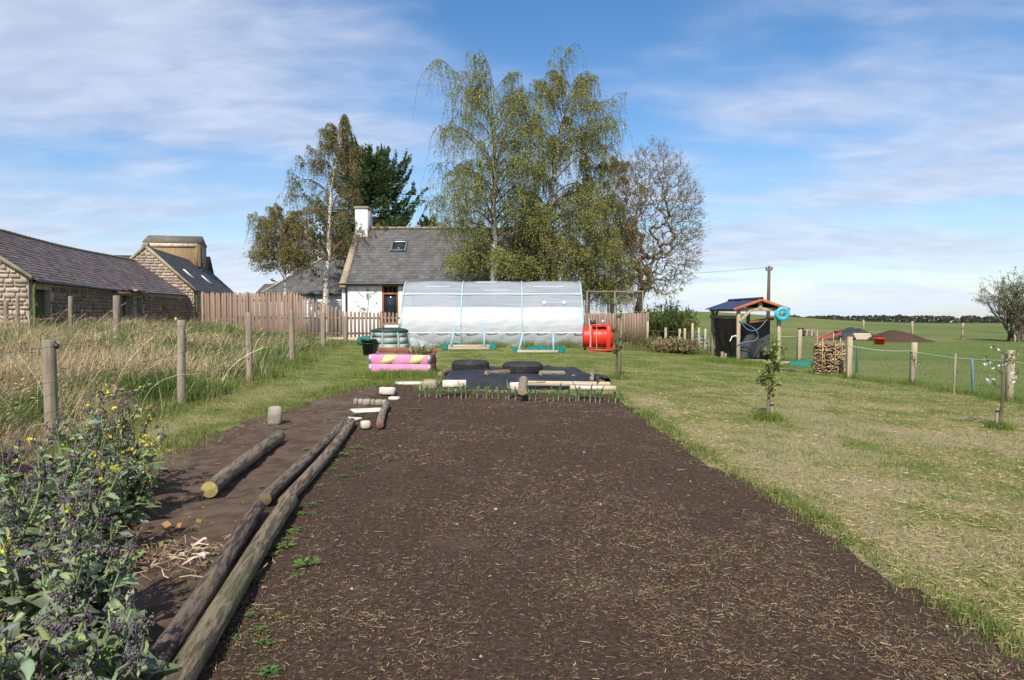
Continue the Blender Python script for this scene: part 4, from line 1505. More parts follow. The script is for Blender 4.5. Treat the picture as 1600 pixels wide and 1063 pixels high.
m_whitepvc = M('white_plastic_rail', (.78, .79, .79), rough=.35)

TY = 26.0
tl, tr_ = at(626, 540, TY).x, at(911, 540, TY).x
tun = thing('polytunnel', 'translucent plastic garden tunnel in three bays with mint green ribs', 'polytunnel', (0, TY, .15))
half = [(.34, -.05), (.16, .22), (.02, .58), (0.0, .85), (.06, 1.12), (.24, 1.42), (.52, 1.75), (.80, 2.06), (1.08, 2.34), (1.35, 2.47), (2.0, 2.50)]
prof = half + [(4.0 - a, b) for a, b in half[-2::-1]]
pa = np.array(prof)
# smooth resample
sp = np.linspace(0, 1, 37)
dd = np.concatenate([[0], np.cumsum(np.linalg.norm(np.diff(pa, axis=0), axis=1))])
dd /= dd[-1]
pa = np.stack([np.interp(sp, dd, pa[:, 0]), np.interp(sp, dd, pa[:, 1])], 1)
for _ in range(2):
    pa[1:-1] = .25 * pa[:-2] + .5 * pa[1:-1] + .25 * pa[2:]
ribs_x = [tl, at(720, 520, TY).x, at(816, 520, TY).x, tr_]
rng = np.random.default_rng(77)
SPL = int(np.argmax(pa[:18, 1] > 1.36))
for b in range(3):
    xa, xb = ribs_x[b] + .01, ribs_x[b + 1] - .01
    u = np.linspace(0, 1, 22)
    U, SPv = np.meshgrid(u, np.arange(37), indexing='ij')
    bulge = .035 * np.sin(math.pi * U) + .010 * (fbm(U * 6 + b * 9, SPv * .5, 3) - .5)
    nrm = np.gradient(pa, axis=0)
    nrm = np.stack([-nrm[:, 1], nrm[:, 0]], 1)
    nrm /= np.linalg.norm(nrm, axis=1, keepdims=True)
    # loose folds low on the front skirt
    low_ = np.exp(-((SPv - 3) / 2.6) ** 2) * .055 * np.sin((U * 2.2 - SPv * .33 + b * .4) * 9)
    Yp = pa[SPv, 0] + nrm[SPv, 0] * (bulge + low_)
    Zp = pa[SPv, 1] + nrm[SPv, 1] * (bulge + low_)
    MB().grid((xa + U * (xb - xa))[:, SPL:], Yp[:, SPL:], Zp[:, SPL:]).build('cover_panel', m_poly, tun, smooth=True)
    MB().grid((xa + U * (xb - xa))[:, :SPL + 1], Yp[:, :SPL + 1] - .012, Zp[:, :SPL + 1] - .004).build('side_panel', m_poly_low, tun, smooth=True)
for x_ in (tl, tr_):
    n_ = len(pa)
    mb = MB()
    v = [(x_, a, b_) for a, b_ in pa] + [(x_, 2.0, .2)]
    mb.add(v, np.array([[i, i + 1, n_] for i in range(n_ - 1)] + [[n_ - 1, 0, n_]]))
    mb.build('end_panel', m_poly, tun)
for x_ in ribs_x:
    P = np.stack([np.full(len(pa), x_), pa[:, 0] - .015, pa[:, 1] + .01], 1)
    MB().tubes(P, .036, 8).build('rib', m_mint, tun, smooth=True)
for idx in (SPL + 3, SPL - 5):
    MB().tubes([(tl, pa[idx, 0] - .065, pa[idx, 1] + .02), (tr_, pa[idx, 0] - .065, pa[idx, 1] + .02)], .017, 6).build('rail', m_whitepvc, tun)
for (xa, xb, idx) in ((.12, .26, SPL + 5), (.40, .52, SPL + 7), (.45, .6, SPL + 4), (.73, .90, SPL + 5), (.78, .9, SPL + 1)):
    q = tl + (tr_ - tl) * xa
    q2 = tl + (tr_ - tl) * xb
    MB().tubes([(q, pa[idx, 0] - .045, pa[idx, 1] + .02), (q2, pa[idx, 0] - .045, pa[idx, 1] + .02)], .010, 5).build('clip_strip', m_whitepvc, tun)
for x_ in (.79, .90):
    MB().lathe([(0, 0), (.07, .01), (.075, .03), (0, .05)], 14, R=align((0, -1, .5))).build('patch', m_whitepvc, tun, loc=(tl + (tr_ - tl) * x_, pa[SPL + 1, 0] - .05, pa[SPL + 1, 1]))
MB().tubes([(tl, 2.0, 2.36), (tr_, 2.0, 2.36)], .02, 6).build('ridge_rail', m_mint, tun)
# loose skirt sheet pulled out at the left corner
U, Vv = np.meshgrid(np.linspace(0, 1, 16), np.linspace(0, 1, 8), indexing='ij')
MB().grid(tl + .35 + U * 1.1, -.02 - .22 * Vv * (1 - .3 * U) + .04 * np.sin(U * 11 + Vv * 4), .02 + .34 * (1 - Vv) * (1 - U * .8) + .03 * np.sin(U * 15)).build('loose_skirt', m_poly, tun, smooth=True)
# staging and greenery dimly seen inside
ib = MB()
for k in range(3):
    ib.bevel_box((tl + 1.2 + k * 2.1, 2.9, .4), (1.7, .6, .06), .01)
    for sx in (-.7, .7):
        ib.box((tl + 1.2 + k * 2.1 + sx, 2.9, .18), (.06, .4, .38))
ib.build('staging', m_post, tun)


# ------------------------------------------------------------------ fruit cage behind the fence
c0, c1 = at(917, 490, 31.5), at(1004, 490, 31.5)
cage = thing('fruit_cage', 'timber framed mesh cage above the picket fence right of the tunnel', 'cage', (c0.x, 31.5, .2))
cw, chh = c1.x - c0.x, 2.15
for x_ in (0, cw * .5, cw):
    for y_ in (0, 2.2):
        MB().bevel_box((0, 0, chh / 2), (.06, .06, chh), .006).build('post', m_post, cage, loc=(x_, y_, 0))
for y_ in (0, 2.2):
    MB().bevel_box((cw / 2, y_, chh + .03), (cw + .1, .07, .06), .006).build('rail', m_post, cage)
for x_ in (0, cw):
    MB().bevel_box((x_, 1.1, chh + .032), (.06, 2.1, .06), .006).build('rail', m_post, cage)
nt = MB()
for y_ in (0, 2.2):
    xs_ = np.arange(0, cw, .075)
    P = np.stack([np.stack([xs_, np.full_like(xs_, y_ - .04), np.full_like(xs_, 0.0)], 1), np.stack([xs_, np.full_like(xs_, y_ - .04), np.full_like(xs_, chh)], 1)], 1)
    nt.tubes(P, .0016, 3)
    zs_ = np.arange(.9, chh, .075)
    P = np.stack([np.stack([0 * zs_, np.full_like(zs_, y_ - .04), zs_], 1), np.stack([0 * zs_ + cw, np.full_like(zs_, y_ - .04), zs_], 1)], 1)
    nt.tubes(P, .0016, 3)
nt.build('wire_netting', m_wire, cage, kind='stuff')


# ------------------------------------------------------------------ wire fences
def post_obj(name, mat, h, w_, parent, loc, lean=(0, 0), rnd_=False, seed=0):
    rng_ = np.random.default_rng(seed)
    mb = MB()
    if rnd_:
        n_ = 10
        a = np.arange(n_) * 2 * math.pi / n_
        zs_ = [-.2, h * .4, h * .8, h - .015, h]
        rr_ = [1, .98, .96, .95, .82]
        V = np.array([[math.cos(q) * w_ / 2 * r * (1 + .04 * math.sin(3 * q + z)), math.sin(q) * w_ / 2 * r, z] for z, r in zip(zs_, rr_) for q in a])
        f = [[i * n_ + j, i * n_ + (j + 1) % n_, (i + 1) * n_ + (j + 1) % n_, (i + 1) * n_ + j] for i in range(4) for j in range(n_)]
        mb.add(V, [np.array(f), (np.arange(n_) + 4 * n_)[None]])
    else:
        mb.bevel_box((0, 0, h / 2 - .1), (w_, w_, h + .2), w_ * .12)
    o = mb.build(name, mat, parent, smooth=rnd_ and False)
    o.location = loc
    o.rotation_euler = (lean[1], lean[0], 0)
    return o


lf = thing('post_and_wire_fence', 'old round post and wire fence along the rough grass on the left', 'fence', (0, 0, 0))
tops = []
for i, ((px, py, ph, pw), p) in enumerate(zip(LPOST_PX, LPOST)):
    s_ = S(p.y)
    h = ph * s_
    post_obj('post', m_post, h, max(pw * s_, .085), lf, (p.x, p.y, p.z), ((-.01, .02, .0, -.01, .01, 0)[i], 0), True, i)
    tops.append((p.x, p.y, p.z, h))
tops = [(tops[0][0] - .02, tops[0][1] - 2.6, tops[0][2] - .05, tops[0][3])] + tops
post_obj('post', m_post, tops[0][3], .12, lf, tops[0][:3], (0, 0), True, 9)
for frac in (.94, .62, .35):
    pts = []
    for (a, b) in zip(tops[:-1], tops[1:]):
        for q in np.linspace(0, 1, 6)[:-1]:
            sagg = .02 * math.sin(math.pi * q)
            pts.append((a[0] + (b[0] - a[0]) * q + .05, a[1] + (b[1] - a[1]) * q, (a[2] + a[3] * frac) * (1 - q) + (b[2] + b[3] * frac) * q - sagg))
    MB().tubes(pts, .0028, 4).build('wire', m_wire, lf)
MB().lathe([(0, 0), (.017, 0), (.017, .03), (.01, .04), (0, .04)], 10, (tops[2][0] - .05, tops[2][1], tops[2][2] + tops[2][3] - .005)).build('insulator', M('yellow_plastic', (.65, .45, .05), rough=.4), lf)
MB().lathe([(0, 0), (.02, 0), (.03, .03), (0, .05)], 8, R=align((1, -.3, 0))).build('staple', m_gutter, lf, loc=(tops[1][0] + .06, tops[1][1] - .02, tops[1][2] + tops[1][3] - .06))

ob = thing('old_pasture_fence', 'weathered posts standing in the tall dry grass before the long barn', 'fence', (0, 0, 0))
pv = None
for (px, pt, ph, pw) in ((26, 462, 40, 6), (109, 463, 34, 7), (181, 462, 36, 11), (8, 470, 40, 7)):
    Yp = 19.0
    p = at(px, pt, Yp)
    post_obj('post', m_post, p.z - gz(p.x, Yp), max(.09, pw * S(Yp)), ob, (p.x, Yp, gz(p.x, Yp)), (.02, 0), True, px)

rf = thing('stock_fence', 'pale post fence with netting and white top rope along the green field', 'fence', (0, 0, 0))
rp_ = []
for i, ((px, py, ph, pw), p) in enumerate(zip(RPOST_PX, RPOST)):
    s_ = S(p.y)
    post_obj('post', m_newpost, ph * s_, max(pw * s_, .07), rf, (p.x, p.y, p.z), ((.0, .01, .01, .02)[i], 0))
    rp_.append((p.x, p.y, p.z, ph * s_))
d0 = np.array(rp_[0]) * 2 - np.array(rp_[1])
rp_ = [tuple(d0)] + rp_
post_obj('post', m_newpost, d0[3], .1, rf, d0[:3], (0, 0))
far_ = (8.75, 24.5, gz(8.75, 24.5), rp_[-1][3])
rp_.append(far_)
nv, nh = [], []
for fr_, rad, mt, nm in ((.80, .0055, m_rope, 'top_rope'),):
    pts = []
    for a, b in zip(rp_[:-1], rp_[1:]):
        for q in np.linspace(0, 1, 8)[:-1]:
            pts.append((a[0] + (b[0] - a[0]) * q - .06, a[1] + (b[1] - a[1]) * q, (a[2] + a[3] * fr_) * (1 - q) + (b[2] + b[3] * fr_) * q - .05 * math.sin(math.pi * q)))
    MB().tubes(pts, rad, 5).build(nm, mt, rf)
nm_ = MB()
for a, b in zip(rp_[:-1], rp_[1:]):
    a, b = np.array(a), np.array(b)
    Ld = np.linalg.norm(b[:2] - a[:2])
    for q in np.arange(0, 1, .15 / Ld):
        p = a + (b - a) * q
        nv.append([(p[0] - .055, p[1], p[2] + .02), (p[0] - .055, p[1], p[2] + p[3] * .78)])
    for fz in np.linspace(.03, .78, 7):
        nh.append([(a[0] - .055, a[1], a[2] + a[3] * fz), (b[0] - .055, b[1], b[2] + b[3] * fz)])
nm_.tubes(np.array(nv), .0011, 3)
nm_.tubes(np.array(nh), .0014, 3)
nm_.build('wire_netting', m_wire, rf, kind='stuff')
for (px, py, ph, pw, c_) in ((1490, 618, 66, 5, m_post), (1521, 615, 55, 6, M('blue_plastic_stake', (.10, .17, .22), rough=.5)), (1338, 583, 44, 5, M('dark_green_stake', (.04, .09, .08), rough=.5))):
    p = G(px, py)
    post_obj('stake', c_, ph * S(p.y), pw * S(p.y) * .55, rf, p, (.02 if px != 1521 else -.07, 0))

fl = thing('far_field_fence', 'row of pale posts across the far side of the green field', 'fence', (0, 0, 0))
tp_ = []
for (px, py, ph) in ((1349, 514, 14), (1425, 522, 20), (1504, 531, 26), (1586, 534, 23), (1680, 538, 25)):
    p = G(px, py)
    post_obj('post', m_newpost, ph * S(p.y), .14, fl, p)
    tp_.append((p.x, p.y, p.z + ph * S(p.y) * .92))
for dz in (0, .35):
    MB().tubes([(a, b, c - dz) for a, b, c in tp_], .008, 4).build('wire', m_wire, fl)
hl = thing('garden_end_fence', 'low post and netting fence beyond the lawn left of the shelter', 'fence', (0, 0, 0))
tp_ = []
for (px, pt) in ((1012, 502), (1040, 512), (1062, 514), (1070, 513), (1082, 505), (1092, 512), (1102, 514)):
    p = at(px, pt, 29)
    z0 = gz(p.x, 29)
    post_obj('post', m_newpost, p.z - z0, .09, hl, (p.x, 29, z0))
    tp_.append((p.x, 29 - .05, z0 + .75))
for dz in (0, .3):
    MB().tubes([(a, b, c - dz) for a, b, c in tp_], .005, 4).build('wire', m_wire, hl)

# telegraph pole and lines
p = at(1201, 416, 62)
z0 = gz(p.x, 62)
tg = thing('telegraph_pole', 'grey wooden telegraph pole standing in the field behind the shelter', 'pole', (p.x, 62, z0))
MB().tubes([(0, 0, -.3), (0.05, 0, p.z - z0)], [.17, .12], 10, cap=True).build('pole', m_bark, tg, smooth=True)
MB().box((.02, 0, p.z - z0 - .35), (.5, .1, .12)).build('bracket', m_grey_metal, tg)
for sx in (-.2, .3):
    MB().lathe([(0, 0), (.07, 0), (.08, .08), (.04, .2), (0, .2)], 10, (sx, 0, p.z - z0 - .28)).build('insulator', m_gutter, tg)
q = np.linspace(0, 1, 20)
tw_ = MB()
for dx in (-.2, .3):
    tw_.tubes(np.stack([p.x + dx - 22 * q, 62 + 8 * q, p.z - .1 - .3 * q - 1.0 * 4 * q * (1 - q) * .4], 1), .007, 3)
tag(tw_.build('overhead_line', m_gutter, None), 'thin overhead line running left from the telegraph pole', 'cable')


# ------------------------------------------------------------------ logs and stones by the plot
def log(px0, py0, px1, py1, r, label, c1, c2, c3, seed, endc=(.22, .17, .09), cat='log', lift=0.0, r1=None):
    rng_ = np.random.default_rng(seed)
    a, b = G(px0, py0), G(px1, py1)
    a.z += r + .01 + lift
    b.z += r + .01 + lift
    d = b - a
    L = d.length
    k, n_ = 26, 18
    zz_ = np.linspace(0, L, k)
    an = np.arange(n_) * 2 * math.pi / n_
    Zg, A = np.meshgrid(zz_, an, indexing='ij')
    rad = r + ((r1 or r) - r) * Zg / L
    rad = rad * (1 + .05 * (fbm(Zg * 2.0 + seed, np.cos(A) * 1.5 + 3, seed) - .5) + .035 * (fbm(Zg * 1.2, A * 3.5 / 1.0, seed + 2) - .5))
    bow = min(.03, .010 * L) * np.sin(math.pi * Zg / L + seed)
    V = np.stack([rad * np.cos(A) + bow, rad * np.sin(A), Zg], -1).reshape(-1, 3)
    i = np.arange(k - 1)[:, None] * n_
    j = np.arange(n_)[None]
    F = np.stack([i + j, i + (j + 1) % n_, i + n_ + (j + 1) % n_, i + n_ + j], -1).reshape(-1, 4)
    m_ = M('weathered_log', tuple(q * 1.25 for q in c1), tuple(q * .75 for q in c2), 8.0, .92, 1.0, 14, stretch=(6, 6, .8), c3=c3, scale3=1.1, lo3=.47, hi3=.58, detail=9, lo=.42, hi=.58)
    t = thing('log', label, cat, a)
    o = MB().add(V, F).build('bark', m_, t, smooth=True)
    o.rotation_mode = 'QUATERNION'
    o.rotation_quaternion = d.to_track_quat('Z', 'Y')
    for e, (z_, fl_) in enumerate(((0, True), (L, False))):
        ring = V.reshape(k, n_, 3)[0 if fl_ else -1]
        cen = ring.mean(0) + (0, 0, -.006 if fl_ else .006)
        mb = MB()
        in_ = cen + (ring - cen) * .55 + (0, 0, -.003 if fl_ else .003)
        vv = np.concatenate([ring, in_, cen[None]])
        f4 = [[q_, (q_ + 1) % n_, n_ + (q_ + 1) % n_, n_ + q_] for q_ in range(n_)]
        f3 = [[n_ + q_, n_ + (q_ + 1) % n_, 2 * n_] for q_ in range(n_)]
        if fl_:
            f4, f3 = [f[::-1] for f in f4], [f[::-1] for f in f3]
        eo = mb.add(vv, [np.array(f4), np.array(f3)]).build('cut_end', M('cut_log_end', endc, tuple(q_ * .65 for q_ in endc), 14, .9, .3, 40), t)
        eo.rotation_mode = 'QUATERNION'
        eo.rotation_quaternion = o.rotation_quaternion
    return t


BR1, BR2, MOSS = (.17, .135, .095), (.095, .075, .058), (.12, .12, .055)
log(331, 780, 434, 692, .061, 'single mottled log with yellow sawn end lying apart near the fence', BR1, (.10, .085, .06), (.26, .19, .12), 1, (.36, .29, .11))
log(420, 792, 537, 665, .047, 'left log of the middle pair, grey brown and split', (.16, .12, .085), (.085, .063, .05), (.20, .165, .13), 2, (.15, .12, .07))
log(446, 797, 549, 667, .048, 'right log of the middle pair, pale brown', (.20, .145, .10), (.12, .085, .063), (.22, .175, .13), 3, (.2, .13, .08))
log(171, 1160, 408, 808, .056, 'dark rotting log nearest the brassicas running out of the frame', (.14, .10, .075), (.06, .045, .037), (.22, .16, .10), 4, (.1, .07, .05), r1=.048)
log(229, 1155, 459, 797, .056, 'long greenish log at the edge of the dark plot', (.19, .15, .09), (.13, .105, .065), MOSS, 5, (.2, .15, .08))
log(593, 671, 605, 638, .044, 'short grey log end on to the camera beside the white stone', (.24, .19, .14), (.15, .12, .09), (.2, .17, .13), 6, (.2, .11, .07))


def rock(name, label, loc, s, seed, mat, rz=0.0, cat='stone', flat=False, group=None, rough=.16, tilt=0):
    rng_ = np.random.default_rng(seed)
    mb = MB()
    n1, n2 = 9, 14
    ph = np.linspace(-math.pi / 2, math.pi / 2, n1)
    an = np.arange(n2) * 2 * math.pi / n2
    P_, A = np.meshgrid(ph, an, indexing='ij')
    cx_, cy_, cz_ = np.cos(P_) * np.cos(A), np.cos(P_) * np.sin(A), np.sin(P_)
    pw = .55
    pw = .42 if name == 'stone' and not flat else pw
    e = lambda v: np.sign(v) * np.abs(v) ** pw
    rr_ = 1 + rough * (fbm(cx_ * 2 + seed, cy_ * 2 + cz_ * 1.7, seed, 3) - .5) * 2
    V = np.stack([e(cx_) * rr_ * s[0] / 2, e(cy_) * rr_ * s[1] / 2, e(cz_) * rr_ * s[2] / 2 + s[2] * .46], -1).reshape(-1, 3)
    i = np.arange(n1 - 1)[:, None] * n2
    j = np.arange(n2)[None]
    F = np.stack([i + j, i + (j + 1) % n2, i + n2 + (j + 1) % n2, i + n2 + j], -1).reshape(-1, 4)
    o = mb.add(V, F).build(name, mat, None)
    o.location = loc
    o.rotation_euler = (0, tilt, rz)
    return tag(o, label, cat, group)


p = G(429, 664)
rock('stone', 'upright grey brown stone standing at the grass edge', p, (.16, .13, .235), 11, m_greystone, .2, rough=.12, tilt=.06)
rock('stone', 'round white stone between the pair of logs and the short log', G(571, 669), (.115, .11, .09), 12, m_whitestone, .4, rough=.06)
rock('stone', 'large flat cream slab lying behind the short log', G(575, 643), (.46, .34, .03), 13, m_whitestone, .3)
rock('stone', 'small flat white slab at the far end of the log pair', G(551, 656), (.22, .16, .025), 14, m_whitestone, -.3)
rock('stone', 'pitted cream stone on the soil near the grass', G(606, 617), (.26, .2, .12), 15, m_whitestone, .2, rough=.3)
rock('stone', 'little pale stone chip before the pitted stone', G(616, 625), (.17, .1, .05), 16, m_whitestone, -.3)
rock('stone', 'pale pointed slab at the left corner of the black sheet', G(640, 601), (.5, .28, .05), 17, m_whitestone, 0)
rock('stone', 'orange brown rubble stone at the left corner of the sheet', G(672, 608), (.27, .2, .16), 18, m_skew, 0, rough=.3)
# row of small setts
a = G(553, 631)
b = G(604, 633)
for k, (f0, f1) in enumerate(((0, .12), (.15, .27), (.29, .50), (.53, .65), (.67, .86), (.87, 1.0))):
    c = a.lerp(b, (f0 + f1) / 2)
    o = MB().bevel_box((0, 0, .03), ((f1 - f0) * (b - a).length, .10, .085), .012).build('sett', m_skew if k > 3 else m_greystone, None)
    o.location = c
    tag(o, ('leftmost small grey sett in the row', 'second small sett from the left in the row', 'longer grey sett in the middle of the row', 'square sett just right of the row middle',
            'long tan sett in the row behind the cream slab', 'rightmost brown sett touching the short log')[k], 'sett', 'row of small setts behind the logs')


# ------------------------------------------------------------------ bed under black sheet
BF_L, BF_R = G(676, 609), G(958, 620)
bed_y0, bed_y1 = BF_L.y - .05, G(800, 583).y - .45
bed_x0, bed_x1 = BF_L.x, BF_R.x
bz = gz(0, 12.5)
sb = thing('covered_bed', 'raised bed covered with wrinkled black plastic sheet behind the leeks', 'garden bed', (0, 0, bz))
U, Vv = np.meshgrid(np.linspace(0, 1, 90), np.linspace(0, 1, 60), indexing='ij')
bxx = bed_x0 + U * (bed_x1 - bed_x0) * (1 - .06 * Vv) + .05 * Vv
byy = bed_y0 + Vv * (bed_y1 - bed_y0) + .35 * U * (1 - Vv) * 0
edge = np.minimum(np.minimum(U, 1 - U) * 14, np.minimum(Vv, 1 - Vv) * 9).clip(0, 1)
edge = edge * edge * (3 - 2 * edge)
wr = .055 * (1 - np.abs(2 * fbm(bxx * 1.6 + byy * .7, byy * 1.6, 5, 3) - 1)) + .03 * (fbm(bxx * 7, byy * 7, 6, 2) - .5) + .018 * np.abs(np.sin(bxx * 21 + 5 * fbm(bxx * 2, byy * 2, 9))) * fbm(bxx * 3, byy * 3, 10) + .022 * np.sin(bxx * 9 + byy * 13 + 4 * fbm(bxx, byy, 8))
bzz = edge * (.105 + wr * 1.25) + .006
MB().grid(bxx, byy, bzz, flip=True).build('cover_sheet', m_sheet, sb, smooth=True)
bd = MB().bevel_box((0, 0, 0), (1.0, .05, .10), .008).mesh('edge_board', m_paletimber)
for (xa, xb, z_) in ((.25, 1.62, .10), (.95, 1.7, .035)):
    o = bpy.data.objects.new('edge_board', bd)
    COL.objects.link(o)
    o.parent = sb
    o.location = ((xa + xb) / 2, bed_y0 - .02 - (0.06 if z_ < .05 else 0), z_)
    o.scale = (xb - xa, 1, .75)
    o.rotation_euler = (0, .012, 0)
U, Vv = np.meshgrid(np.linspace(0, 1, 14), np.linspace(0, 1, 14), indexing='ij')
MB().grid(bed_x1 - .16 + U * .24, bed_y0 - .1 + Vv * 1.5, .02 + .20 * np.sin(math.pi * (.15 + .7 * U)) * (1 - .5 * Vv) + .03 * np.sin(Vv * 20 + U * 9), flip=True).build('rolled_edge', m_sheet, sb, smooth=True)
MB().bevel_box((bed_x1 - .12, bed_y0 + .95, .16), (.07, 1.5, .06), .01, Euler((.02, 0, -.12)).to_matrix()).build('side_board', m_post, sb)

BZ = bz + .13


def on_bed(px, py, h=.13):
    """point of the bed top seen at a photo pixel"""
    d = ray(px, py)
    d = d / d[1]
    Y = (bz + h - CAM_H) / d[2]
    return Vector((d[0] * Y, Y, bz + h))


tyre_prof = [(.205, .02), (.225, .0), (.27, -.004), (.315, .012), (.338, .035), (.342, .06), (.342, .14), (.338, .165), (.315, .188), (.27, .204), (.225, .20), (.205, .18), (.215, .12), (.215, .08)]


def tyre(label, loc, seed, group=None, sc=1.0):
    t = thing('tyre', label, 'tyre', loc, seed * .7, group)
    mb = MB()
    n_ = 64
    prof = np.array(tyre_prof) * sc
    mb.lathe(prof, n_, close=True)
    v = mb.V[0].reshape(len(prof), n_, 3)
    for q in (5, 6):                                    # shoulder grooves
        v[q, ::4, :2] *= .985
        v[q, 1::4, :2] *= .985
    mb.build('carcass', m_rubber, t)
    tb = MB()
    for row, zc_ in enumerate((.062, .088, .113, .138)):
        for k in range(48):
            a = (k + .5 * (row % 2)) * 2 * math.pi / 48
            tb.box((math.cos(a) * .343 * sc, math.sin(a) * .343 * sc, zc_ * sc), (.012 * sc, .034 * sc, .020 * sc), Rz(a + .0))
    tb.build('tread', m_rubber, t, kind='stuff')
    MB().tubes(np.array([[math.cos(q) * .30 * sc, math.sin(q) * .30 * sc, .196 * sc] for q in np.linspace(0, 6.28, 40)]), .004 * sc, 4).build('bead_rib', m_rubber, t)
    return t


ty1 = on_bed(734, 583)
ty2 = on_bed(817, 588)
tyre('left tyre weighing down the back of the black sheet', (ty1.x, ty1.y + .25, bz + .14), 1, 'tyres holding the sheet', 1.04)
tyre('right tyre resting behind the end-on log on the sheet', (ty2.x, ty2.y + .25, bz + .15), 2, 'tyres holding the sheet', 1.06)


def pole_log(label, a, b, r, mat, seed, group=None):
    t = thing('log', label, 'log', a, 0, group)
    d = Vector(b) - Vector(a)
    k, n_ = 9, 12
    Zg, A = np.meshgrid(np.linspace(0, d.length, k), np.arange(n_) * 2 * math.pi / n_, indexing='ij')
    rad = r * (1 + .12 * (fbm(Zg * 4 + seed, A, seed) - .5))
    V = np.stack([rad * np.cos(A), rad * np.sin(A), Zg], -1).reshape(-1, 3)
    i = np.arange(k - 1)[:, None] * n_
    j = np.arange(n_)[None]
    F = np.stack([i + j, i + (j + 1) % n_, i + n_ + (j + 1) % n_, i + n_ + j], -1).reshape(-1, 4)
    me_ = M('pale_log_end', (.34, .25, .16), (.25, .18, .11), 12)
    for nm, vv_, fs, mt in (('bark', V, [F], mat), ('cut_end', V[:n_] - (0, 0, .004), [np.arange(n_)[None, ::-1]], me_), ('cut_end', V[-n_:] + (0, 0, .004), [np.arange(n_)[None]], me_)):
        o = MB().add(vv_, fs).build(nm, mt, t, smooth=nm == 'bark')
        o.rotation_mode = 'QUATERNION'
        o.rotation_quaternion = d.to_track_quat('Z', 'Y')
    return t


m_redlog = M('brown_log_bark', (.20, .135, .085), (.11, .08, .055), 5, .9, .5, 25, stretch=(4, 4, 1))
a, b = on_bed(764, 585, .20), on_bed(806, 582, .20)
pole_log('brown log lying between the two tyres', (a.x - .05, a.y + .1, a.z), (b.x, b.y + .12, b.z), .055, m_redlog, 1)
a, b = on_bed(846, 584, .22), on_bed(882, 583, .2)
pole_log('grey brown log right of the right tyre', (a.x, a.y + .3, a.z - .02), (b.x, b.y + .25, b.z - .03), .05, m_post, 2)
a, b = on_bed(816, 610, .14), on_bed(818, 588, .30)
pole_log('log lying end on towards the camera across the black sheet', (a.x, a.y - .05, a.z), (b.x, b.y + .0, b.z - .06), .068, m_post, 3)
a, b = on_bed(688, 585, .06), on_bed(707, 578, .06)
pole_log('short dark log at the back left corner of the sheet', (a.x, a.y, a.z), (b.x, b.y, b.z), .05, m_redlog, 4)
for (px, py, sx, sy, sz, lab, q) in ((710, 606, .36, .12, .10, 'long white block pinning the front left of the sheet', .04), (805, 606, .16, .14, .13, 'cream stone lump left of the end-on log', .2),
                                     (921, 609, .40, .17, .035, 'white board lying on the front right of the sheet', -.22), (905, 590, .26, .08, .03, 'pale batten at the back of the sheet', .1), (838, 600, .3, .05, .03, 'brown stick lying on the sheet', .3)):
    p = on_bed(px, py, .12)
    if 'stone' in lab:
        rock('stone', lab, (p.x, p.y, p.z - .04), (sx, sy, sz), 23, m_whitestone, q)
    else:
        o = MB().bevel_box((0, 0, sz / 2), (sx, sy, sz), .008, Rz(q)).build('block' if sz > .06 else 'board', m_whitestone if 'white' in lab else m_paletimber, None, loc=(p.x, p.y, p.z + .015))
        tag(o, lab, 'block' if sz > .06 else 'board')

# ------------------------------------------------------------------ pink and yellow pallet collar planter
A0, A1 = G(577, 583), G(672, 584)
wp = (A1 - A0).length
pc = thing('planter_box', 'pink planter of stacked boards with yellow diagonal stripes', 'planter', A0, math.atan2(A1.y - A0.y, A1.x - A0.x))
m_pink = M('pink_paint', (.74, .27, .46), (.62, .21, .38), 4, .6, .1, 30, c3=(.72, .30, .36), scale3=3, lo3=.6, hi3=.75)
m_yell = M('pale_yellow_paint', (.80, .68, .28), (.72, .58, .24), 4, .6)
m_redwood = M('red_brown_board', (.27, .10, .06), (.20, .075, .045), 4, .8, .2, 30)
m_zinc = M('zinc_hinge', (.45, .47, .48), rough=.4, metal=.6)
dpt, bh = .58, .195
for lv in range(2):
    z_ = bh * (lv + .5)
    MB().bevel_box((wp / 2, 0, z_), (wp, .024, bh - .004), .003).build('front_board', m_pink, pc)
    MB().bevel_box((wp / 2, dpt, z_), (wp, .024, bh - .008), .004).build('back_board', m_redwood, pc)
    for x_ in (.015, wp - .015):
        MB().bevel_box((x_, dpt / 2, z_), (.024, dpt - .03, bh - .008), .004).build('side_board', m_pink if x_ < .1 else m_redwood, pc)
    for x_ in (-.005, wp + .005):
        for y_ in (-.005, dpt + .005):
            hg = MB()
            sx = 1 if x_ < .1 else -1
            hg.box((x_ + sx * .03, y_ + (-.0125 if y_ < .1 else .0125), z_), (.05, .004, bh - .03))
            hg.box((x_ - sx * .004, y_ + (.03 if y_ < .1 else -.03), z_), (.004, .07, bh - .03))
            hg.build('hinge', m_zinc, pc)
for u in (.17, .63):
    st = MB()
    y_ = -.0135
    za, zb = bh + .002, bh * 2 - .004
    q = [(u * wp, za), (u * wp + .26, za), (u * wp + .40, zb), (u * wp + .14, zb)]
    st.hexa([(a, y_ - .002, b) for a, b in q][:0] + [(q[0][0], y_ - .002, q[0][1]), (q[1][0], y_ - .002, q[1][1]), (q[1][0], y_ + .002, q[1][1]), (q[0][0], y_ + .002, q[0][1]),
             (q[3][0], y_ - .002, q[3][1]), (q[2][0], y_ - .002, q[2][1]), (q[2][0], y_ + .002, q[2][1]), (q[3][0], y_ + .002, q[3][1])])
    st.build('yellow_stripe', m_yell, pc)
MB().bevel_box((wp / 2, dpt + .002, bh * 2 + .06), (wp, .024, .115), .004).build('back_board', m_redwood, pc)
MB().box((wp / 2, dpt / 2, .14), (wp - .06, dpt - .06, .28)).build('soil', m_soil, pc)


